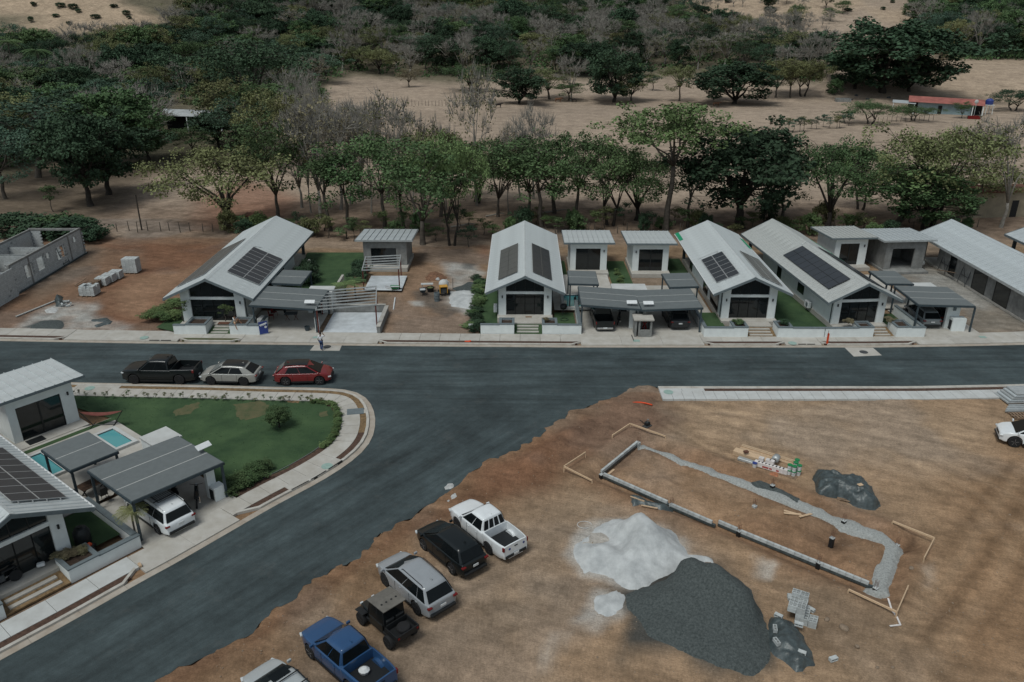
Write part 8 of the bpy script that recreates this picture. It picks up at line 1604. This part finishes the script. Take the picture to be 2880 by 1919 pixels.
tag(MB().lathe([(.2, 0), (.27, .4), (.22, .4), (.18, .1)], (0, 0, 0), 14).build('flower_pot', 'dark_steel', loc=g('R2', 1518, 1142, .1)), 'dark flower pot at the outer post of the far left carport', 'pot')
gl_ = thing('gym_bench', 'grey clutter of equipment beside the blue banner', 'equipment', g('R2', 1010, 1040, .5), .2); MB().box((0, 0, .4), (.6, .35, .08), rx=R(20)).build('pad', 'galv', gl_); MB().tube([(-.3, 0, 0), (.3, .1, .7)], .03, 5).tube([(.3, 0, 0), (-.3, .1, .6)], .03, 5).build('frame', 'chrome', gl_); MB().box((.1, -.1, .15), (.5, .3, .25), .4).build('bag', 'plate_white', gl_, bevel=.04)
eg_ = thing('egg_chair', 'white woven egg chair on the far left lawn', 'garden chair', g('R2', 1545, 600, .1), .3); MB().lathe([(.15, .35), (.42, .6), (.46, .95), (.3, 1.3), (.06, 1.42)], (0, 0, 0), 14).build('shell', 'concrete_white', eg_, smooth=True); MB().lathe([(.3, 0), (.3, .04)], (0, 0, 0), 14).tube([(0, 0, .03), (0, 0, .4)], .03, 6).build('base', 'frame_black', eg_)
for i, (x, y, lab) in enumerate(((715, 825, 'black round grill beside the right wall of the middle house'),)):
    q = (5.0, 71.9, .4); gr = thing('grill', lab, 'grill', q); MB().lathe([(.1, .5), (.3, .6), (.36, .8), (.3, 1.0), (.08, 1.08)], (0, 0, 0), 14).build('bowl', 'frame_black', gr, smooth=True)
    for k_ in range(3): MB().tube([(0, 0, .55), (.3 * math.cos(k_ * 2.1), .3 * math.sin(k_ * 2.1), 0)], .02, 5).build('leg', 'frame_black', gr)
hc = thing('hose_coil', 'coiled dark green hose on the terrace of the middle house', 'hose', (5.0, 70.6, .34)); 
for k_ in range(4): MB().tube([(math.cos(a) * (.3 + .035 * k_), math.sin(a) * (.3 + .035 * k_), .03 + .02 * (k_ % 2)) for a in np.linspace(0, 6.2, 18)], .02, 4).build('loop', 'leaf_dark', hc)
p = gg('R6', 1395, 575); mx2 = thing('small_mixer', 'small grey concrete mixer before the bare concrete cabin', 'concrete mixer', p, R(60)); MB().lathe([(.15, -.4), (.36, -.2), (.38, .1), (.2, .4)], (0, 0, .7), 14, 'Y').build('drum', 'galv', mx2, smooth=True); MB().bar((-.4, 0, 0), (0, 0, .7), .06).bar((.4, 0, 0), (0, 0, .7), .06).bar((0, -.5, .05), (0, .6, .05), .08).build('stand', 'iron', mx2); MB().lathe([(.2, -.05), (.2, .05)], (.45, .2, .2), 12, 'X').lathe([(.2, -.05), (.2, .05)], (-.45, .2, .2), 12, 'X').build('wheel', 'rubber', mx2)
for i, (y_, lab) in enumerate(((15.3, 'cross braced scaffold frame leaning on the unfinished house, back one'), (11.0, 'scaffold frame leaning on the unfinished house, front one'))):
    sf = thing('scaffold_frame', lab, 'scaffold', (48.75, 70.6 + y_, .1), R(90.6))
    for x_ in (-.75, .75): MB().bar((x_, 0, 0), (x_, -.4, 1.9), .05).build('upright', 'iron', sf)
    MB().bar((-.75, -.38, 1.85), (.75, -.38, 1.85), .05).bar((-.75, -.2, .95), (.75, -.2, .95), .05).build('rail', 'iron', sf); MB().bar((-.75, -.02, .1), (.75, -.36, 1.8), .04).build('brace', 'iron', sf)
plank('pale plank leaning on the unfinished house wall', Vector((48.4, 86.0, .3)), Vector((48.6, 82.8, 1.0)), .2, .05, 'wood_old', 0)
# people
def skin_mesh(name, J, E_, mt, parent, sub=2):
    me = bpy.data.meshes.new(name); ks = list(J); me.from_pydata([J[k][0] for k in ks], [(ks.index(a), ks.index(b_)) for a, b_ in E_], []); o = bpy.data.objects.new(name, me); COL.objects.link(o)
    md = o.modifiers.new('s', 'SKIN'); md.use_smooth_shade = True
    for i, k in enumerate(ks): v = o.data.skin_vertices[0].data[i]; v.radius = (J[k][1], J[k][1]); v.use_root = (i == 0)
    m2 = o.modifiers.new('d', 'SUBSURF'); m2.levels = sub; m2.render_levels = sub
    dg = bpy.context.evaluated_depsgraph_get(); me2 = bpy.data.meshes.new_from_object(o.evaluated_get(dg)); bpy.data.objects.remove(o); return link(name, me2, mt, parent, smooth=True)
def person(label, loc, rz, J, shirt, trousers, skin='skin', hairm='hair', bare_legs=False):
    root = thing('person', label, 'person', loc, rz)
    E_ = [('pel', 'sp'), ('sp', 'ch'), ('ch', 'nk'), ('nk', 'hd'), ('hd', 'ht')]
    for s_ in 'lr': E_ += [('ch', 'sh' + s_), ('sh' + s_, 'el' + s_), ('el' + s_, 'wr' + s_), ('wr' + s_, 'ha' + s_), ('pel', 'hi' + s_), ('hi' + s_, 'kn' + s_), ('kn' + s_, 'an' + s_), ('an' + s_, 'to' + s_)]
    fingers = {}
    for s_ in 'lr':
        w_, h_ = Vector(J['wr' + s_][0]), Vector(J['ha' + s_][0]); d = (h_ - w_).normalized(); sdv = d.orthogonal().normalized()
        for k in range(5):
            off = sdv * (k - 2) * .018; ln = (.05, .07, .075, .07, .055)[k]; b_ = h_ + off * (1.6 if k == 0 else 1); fingers[f'f{s_}{k}'] = (tuple(b_ + d * ln * .5), .009); fingers[f'g{s_}{k}'] = (tuple(b_ + d * ln - Vector((0, 0, .01))), .008); E_ += [('ha' + s_, f'f{s_}{k}'), (f'f{s_}{k}', f'g{s_}{k}')]
    body = skin_mesh('body', {**J, **fingers}, E_, skin, root)
    sub = lambda ks, g_: {k: (J[k][0], J[k][1] + g_) for k in ks}
    skin_mesh('shirt', sub(['pel', 'sp', 'ch', 'shl', 'ell', 'shr', 'elr'], .018), [('pel', 'sp'), ('sp', 'ch'), ('ch', 'shl'), ('ch', 'shr'), ('shl', 'ell'), ('shr', 'elr')], shirt, root)
    ks = ['pel', 'hil', 'knl', 'hir', 'knr'] + ([] if bare_legs else ['anl', 'anr']); ed = [('pel', 'hil'), ('pel', 'hir'), ('hil', 'knl'), ('hir', 'knr')] + ([] if bare_legs else [('knl', 'anl'), ('knr', 'anr')])
    if bare_legs: 
        Jm = sub(['pel', 'hil', 'hir'], .02); Jm['ml'] = (tuple(Vector(J['hil'][0]).lerp(Vector(J['knl'][0]), .45)), J['knl'][1] + .035); Jm['mr'] = (tuple(Vector(J['hir'][0]).lerp(Vector(J['knr'][0]), .45)), J['knr'][1] + .035); skin_mesh('shorts', Jm, [('pel', 'hil'), ('pel', 'hir'), ('hil', 'ml'), ('hir', 'mr')], trousers, root)
    else: skin_mesh('trousers', sub(ks, .016), ed, trousers, root)
    h_ = Vector(J['hd'][0]); t_ = Vector(J['ht'][0]); MB().lathe([(.06, -.05), (.105, .0), (.108, .06), (.075, .12), (.02, .14)], tuple(h_.lerp(t_, .35)), 12).build('hair', hairm, root, smooth=True)
    return root
Jw = dict(pel=((0, 0, .86), .12), sp=((0, .01, 1.05), .115), ch=((0, 0, 1.27), .125), nk=((0, .0, 1.42), .05), hd=((0, .02, 1.52), .08), ht=((0, .02, 1.62), .07), shl=((-.17, 0, 1.33), .055), ell=((-.25, -.05, 1.08), .042), wrl=((-.24, .05, .87), .03), hal=((-.24, .08, .81), .03), shr=((.17, 0, 1.33), .055), elr=((.36, .08, 1.30), .042), wrr=((.22, .12, 1.50), .03), har=((.17, .12, 1.55), .03), hil=((-.09, 0, .82), .085), knl=((-.09, .1, .47), .06), anl=((-.08, .0, .08), .042), tol=((-.09, .14, .03), .035), hir=((.09, 0, .82), .085), knr=((.10, .04, .46), .06), anr=((.09, -.18, .1), .042), tor=((.09, -.06, .03), .035))
pr_ = person('person in white top and blue jeans walking away across the road pad', (*G(905, 984.5)[:2], .01), R(-8), Jw, 'cloth_white', 'denim', 'skin_dark')
Js = dict(pel=((0, 0, .10), .12), sp=((0, .02, .28), .11), ch=((.02, -.02, .48), .115), nk=((.06, -.06, .62), .05), hd=((.1, -.09, .70), .08), ht=((.11, -.1, .80), .07), shl=((-.1, -.1, .53), .05), ell=((.05, -.28, .38), .04), wrl=((.28, -.28, .45), .03), hal=((.33, -.26, .5), .03), shr=((.14, .08, .52), .05), elr=((.26, .06, .36), .04), wrr=((.34, -.1, .48), .03), har=((.36, -.16, .53), .03), hil=((.02, -.1, .08), .085), knl=((.14, -.46, .06), .06), anl=((.26, -.52, -.36), .042), tol=((.34, -.6, -.42), .032), hir=((.06, .06, .09), .085), knr=((.38, -.06, .40), .06), anr=((.55, -.08, .04), .042), tor=((.66, -.1, .0), .032))
sp_ = G(*rp('R2', 850, 1085), 1.0); person('person in light top and shorts sitting on the far left street wall', (sp_.x, sp_.y + .15, 1.06), 0, Js, 'concrete_white', 'wood_new', 'skin', 'hair', True)
Jt = dict(Jw); pt = g('R2', 1300, 1040, .1); person('person in dark clothes standing in the shade of the far left carport', (pt.x, pt.y + .8, .1), R(160), Jt, 'frame_black', 'frame_black', 'skin')
# cattle
def cow(label, px_, py_, rz, mt, s_=1.0):
    p = T(px_, py_); root = thing('cow', label, 'cow', p, rz, 'cattle on the pasture'); root.scale = (s_,) * 3
    J = dict(ru=((-.7, 0, 1.05), .27), be=((-.1, 0, .98), .32), sh=((.55, 0, 1.05), .28), nk=((.95, 0, 1.18), .16), hd=((1.25, 0, 1.25), .12), mz=((1.52, 0, 1.08), .08), tl=((-1.0, 0, 1.1), .05), te=((-1.08, 0, .5), .03))
    E_ = [('ru', 'be'), ('be', 'sh'), ('sh', 'nk'), ('nk', 'hd'), ('hd', 'mz'), ('ru', 'tl'), ('tl', 'te')]
    for s2, y in (('l', .2), ('r', -.2)):
        J['fk' + s2] = ((.6, y, .62), .085); J['fa' + s2] = ((.58, y, .3), .055); J['ff' + s2] = ((.6, y, .04), .06); J['hk' + s2] = ((-.62, y, .72), .12); J['hh' + s2] = ((-.82, y, .42), .06); J['hf' + s2] = ((-.76, y, .04), .06)
        E_ += [('sh', 'fk' + s2), ('fk' + s2, 'fa' + s2), ('fa' + s2, 'ff' + s2), ('ru', 'hk' + s2), ('hk' + s2, 'hh' + s2), ('hh' + s2, 'hf' + s2)]
        J['ea' + s2] = ((1.15, y * 1.1, 1.32), .04); E_.append(('hd', 'ea' + s2))
    skin_mesh('body', J, E_, mt, root, 1)
cow('black cow at the pasture fence left of the fence tree', 1402, 304, R(20), 'cow_dark'); cow('brown cow under the low green tree', 1570, 288, R(10), 'cow_brown'); cow('dark cow resting right of the brown one', 1614, 288, R(170), 'cow_dark', .9); cow('reddish cow beside the second round dark tree', 2014, 300, R(0), 'red_soil'); cow('dark animal near the farmhouse trough', 2326, 262, R(40), 'cow_dark', .9)
# ---- farm buildings
fh = thing('farmhouse', 'low blue farmhouse with red metal roof on the right pasture', 'farmhouse', T(2668, 322), R(-24))
fz = 0; MB().bx(-8, 5.2, 0, 5.4, -.8, 2.9).build('wall', 'blue_wall', fh); MB().add([(-10.5, -1.2, 3.0), (8.2, -1.2, 2.7), (8.2, 3, 3.9), (-10.5, 3, 4.2), (-10.5, 6.6, 3.0), (8.2, 6.6, 2.8)], [(0, 1, 2, 3), (3, 2, 5, 4)]).build('roof', 'red_roof', fh, fix=False); MB().bx(-2.9, -1.9, -.03, -.001, -.5, 2.2).build('door', 'interior', fh); MB().bx(5.2, 8.0, 2.6, 5.4, -.8, 2.7).build('back_room', 'interior', fh)
for x_ in (5.4, 7.9): MB().bx(x_ - .12, x_ + .12, -1.0, -.76, -.8, 2.7).build('porch_post', 'white_wall', fh)
MB().bx(-10.3, -8.05, 1.0, 5.4, -.8, 2.6).build('shed_room', 'interior', fh); MB().slab([(-14.5, -1.6, 2.7), (-8.6, -2.2, 2.6), (-8.6, 2.2, 2.9), (-14.5, 2.4, 3.0)], .08).build('tin_awning', 'roof_new', fh)
for x_, y_ in ((-14.2, -1.4), (-8.9, -1.9)): MB().bx(x_ - .07, x_ + .07, y_ - .07, y_ + .07, -1, 2.6).build('awning_post', 'white_wall', fh)
wt = thing('water_tower', 'blue water tank on a pale stand beside the farmhouse', 'water tank', T(2775, 322)); MB().lathe([(.9, 2.6), (1.0, 2.8), (1.0, 3.7), (.6, 4.1), (.2, 4.2)], (0, 0, 0), 14).build('tank', 'blue_plastic', wt)
for sx in (-.8, .8):
    for sy in (-.8, .8): MB().bar((sx * 1.2, sy, -.5), (sx, sy, 2.6), .12).build('leg', 'white_wall', wt)
MB().bx(-1.1, 1.1, -1, 1, 2.48, 2.6).build('platform', 'white_wall', wt)
sd2 = thing('satellite_dish', 'dish on a thin pole before the farmhouse', 'satellite dish', T(2738, 328)); MB().tube([(0, 0, -.5), (0, 0, 3.6)], .07, 6).build('pole', 'galv', sd2); MB().lathe([(.05, 0), (.35, .06), (.55, .16)], (0, -.1, 3.8), 12, 'Y').build('dish', 'concrete_white', sd2)
tag(MB().bx(-1.5, 1.5, -.5, .5, -.4, .8).build('red_trailer', 'tail_red', loc=T(2738, 335), rz=R(-15), bevel=.05), 'red box before the farmhouse porch', 'box')
tr_ = thing('cattle_trough', 'grey concrete trough on the pasture left of the farmhouse', 'trough', T(2370, 286), R(-3)); MB().bx(-2.2, 2.2, -1, -.8, -.3, 1).bx(-2.2, 2.2, .8, 1, -.3, 1).bx(-2.2, -2, -.8, .8, -.3, 1).bx(2, 2.2, -.8, .8, -.3, 1).build('side', 'raw_render', tr_); MB().bx(-2, 2, -.8, .8, .5, .6).build('water', 'water', tr_)
for i, (x, y) in enumerate(((2392, 282), (2408, 270), (2440, 280), (2500, 276))): rock('dark lump of debris on the pasture near the trough', T(x, y) + Vector((0, 0, .1)), .7, 70 + i, 'pasture debris', 'iron')
p = T(545, 365); sh = thing('tin_shed', 'half hidden shed with pale tin roof in the left wood', 'shed', p, R(-6)); MB().slab([(-8, -3, 3.6), (8.5, -2.5, 3.3), (8.5, 3, 4.0), (-8, 3, 4.3)], .1).build('roof', 'roof_new', sh)
for x_, y_ in ((-7.5, -2.6), (0, -2.5), (8, -2.2), (-7.5, 2.6), (8, 2.6)): MB().bx(x_ - .12, x_ + .12, y_ - .12, y_ + .12, -1, 3.5).build('post', 'white_wall', sh)
MB().bx(-7, 2, 1.0, 2.6, -1, 3.4).build('wall', 'interior', sh)
p = T(432, 352); s2_ = thing('tin_shed', 'small tin roofed lean-to left of the half hidden shed', 'shed', p); MB().slab([(-2.4, -1.5, 2.4), (2.4, -1.5, 2.3), (2.4, 1.5, 2.7), (-2.4, 1.5, 2.8)], .08).build('roof', 'roof_new', s2_)
for x_ in (-2.2, 2.2): MB().bx(x_ - .1, x_ + .1, -1.3, -1.1, -.8, 2.3).build('post', 'bark_dark', s2_)
MB().bx(-2, 2, .6, 1.2, -.5, 2.4).build('wall', 'interior', s2_)
p = T(2800, 612); ru = thing('beige_ruin', 'weathered beige building behind trees at the right edge', 'building', p, R(6)); MB().bx(-5, 6, 0, 4, -.5, 3.6).build('wall', 'beige_wall', ru); MB().bx(-3.8, -3.0, -.03, -.001, 1.2, 2.2).build('window', 'interior', ru); MB().bx(2, 3.0, -.03, -.001, 0, 2.4).build('doorway', 'interior', ru); MB().bx(-5.3, 6.3, -.3, 4.3, 3.6, 3.75).build('roof_slab', 'rust', ru)
p = T(708, 641); hut = thing('rust_hut', 'small rusty brown pump hut behind the far left roof', 'hut', p, R(-4)); MB().bx(-.85, .85, 0, 1.4, -.2, 1.5).build('wall', 'raw_render', hut); MB().bx(-1.05, 1.05, -.15, 1.6, 1.5, 1.72).build('roof', 'rust', hut); MB().bx(-.5, .5, -.02, -.001, 0, 1.3).build('doorway', 'interior', hut)
for k_ in range(4): MB().tube([(-.6 + .4 * k_, .7, 1.7), (-.6 + .4 * k_, .7, 2.05)], .02, 4).build('rebar', 'rust', hut)
# poles, fences
for x, y, ty, lab in ((399, 648, 548, 'thin dark utility pole beside the dirt track'), (2158, 628, 545, 'dark leaning utility pole right of the biggest dark tree'), (2168, 632, 575, 'shorter dark post beside the leaning pole')):
    p = T(x, y); h_ = PY(x, ty, p.y).z - p.z; tag(MB().tube([(0, 0, -.4), (.05, 0, h_)], [.11, .08], 7).build('utility_pole', 'bark_dark', loc=p), lab, 'pole')
def stake(x, y, lab, grp, h_=1.3): p = T(x, y) if y < 660 else G(x, y); tag(MB().tube([(0, 0, -.3), (random.uniform(-.1, .1), 0, h_ * random.uniform(.8, 1.2))], [.07, .05], 5).build('fence_post', 'bark', loc=p), lab, 'fence post', grp)
for i in range(11): stake(330 + i * 30 + random.uniform(-5, 5), 652 + random.uniform(-3, 3), 'weathered fence post along the lane left of the far left roof', 'fence posts left')
for i in range(44): stake(850 + i * 44 + random.uniform(-14, 14), 668 - (i / 44) * 30 + random.uniform(-6, 6), 'weathered fence post along the lane behind the houses', 'fence posts of the lane', 1.2)
for i in range(28): stake(1130 + i * 9.5, 297 + random.uniform(-1, 1) + i * .12, 'fence post of the living fence across the pasture', 'pasture fence posts', 1.6)
for i in range(14): stake(2455 + i * 13, 346 - i * .5, 'fence post under the orchard trees', 'orchard fence posts', 1.5)
for i in range(12):
    x, y = 2195 + i * 17 + random.uniform(-5, 5), 372 - i * 1.5 + random.uniform(-4, 4); tree_px('sapling', x, y, y - random.uniform(28, 45), 26, 'scrubby leafy stake in the hedgerow of the right pasture', random.choice(['leaf_olive', 'leaf_blue']), 'hedgerow stakes of the right pasture')
for i in range(64):
    x = 640 + i * 33 + random.uniform(-14, 14); y = 655 - 10 * math.sin(i) + random.uniform(-14, 14) - (8 if x > 1400 else -6); SAP = random.choice([('leaf_green', 'green'), ('leaf_dark', 'dark'), ('leaf_light', 'bright'), ('leaf_olive', 'olive')]); tree_px(random.choice(['sapling', 'sapling', 'bush']), x, y, y - random.uniform(34, 70), random.uniform(30, 56), SAP[1] + ' sapling along the lane behind the ' + ['far left roof', 'far left garden', 'unpainted cabin', 'middle lot', 'middle house', 'left white cabin', 'right white cabin', 'green cornered roof', 'ribbed roof', 'right cabins', 'unfinished house'][max(0, min(10, int((x - 640) / 195)))] + (', front' if y > 655 else ', rear'), SAP[0], 'saplings along the lane')
for x, y, w_ in ((1300, 640, 30), (1560, 600, 36), (1390, 610, 24), (2700, 615, 60)):
    p = T(x, y); tag(MB().tube([(-w_ * .05, -.3, .15), (0, 0, .3), (w_ * .03, .2, .5), (w_ * .06, .5, .35)], [.14, .12, .1, .06], 6).build('fallen_branch', 'bark_pale' if x < 2000 else 'bark_dark', loc=p), {1300: 'pale fallen branch behind the middle lot', 1560: 'pale fallen branch right behind the middle house', 1390: 'short fallen branch left of the middle ridge', 2700: 'dark fallen limb behind the unfinished house'}[x], 'branch')
tag(MB().lathe([(.02, 0), (.10, .04), (.12, .2), (.06, .32), (0.01, .34)], (0, 0, 0), 10).build('sack', 'white_plastic', loc=(0, 0, 0)), 'white plastic sack lying in the bed of the blue pickup', 'sack')
sk = bpy.data.objects['sack']; sk.location = bp_[0].location + Matrix.Rotation(R(137), 3, 'Z') @ Vector((-1.55, .05, .64)); sk.scale = (2.2, 2.0, .9)
make_ground()
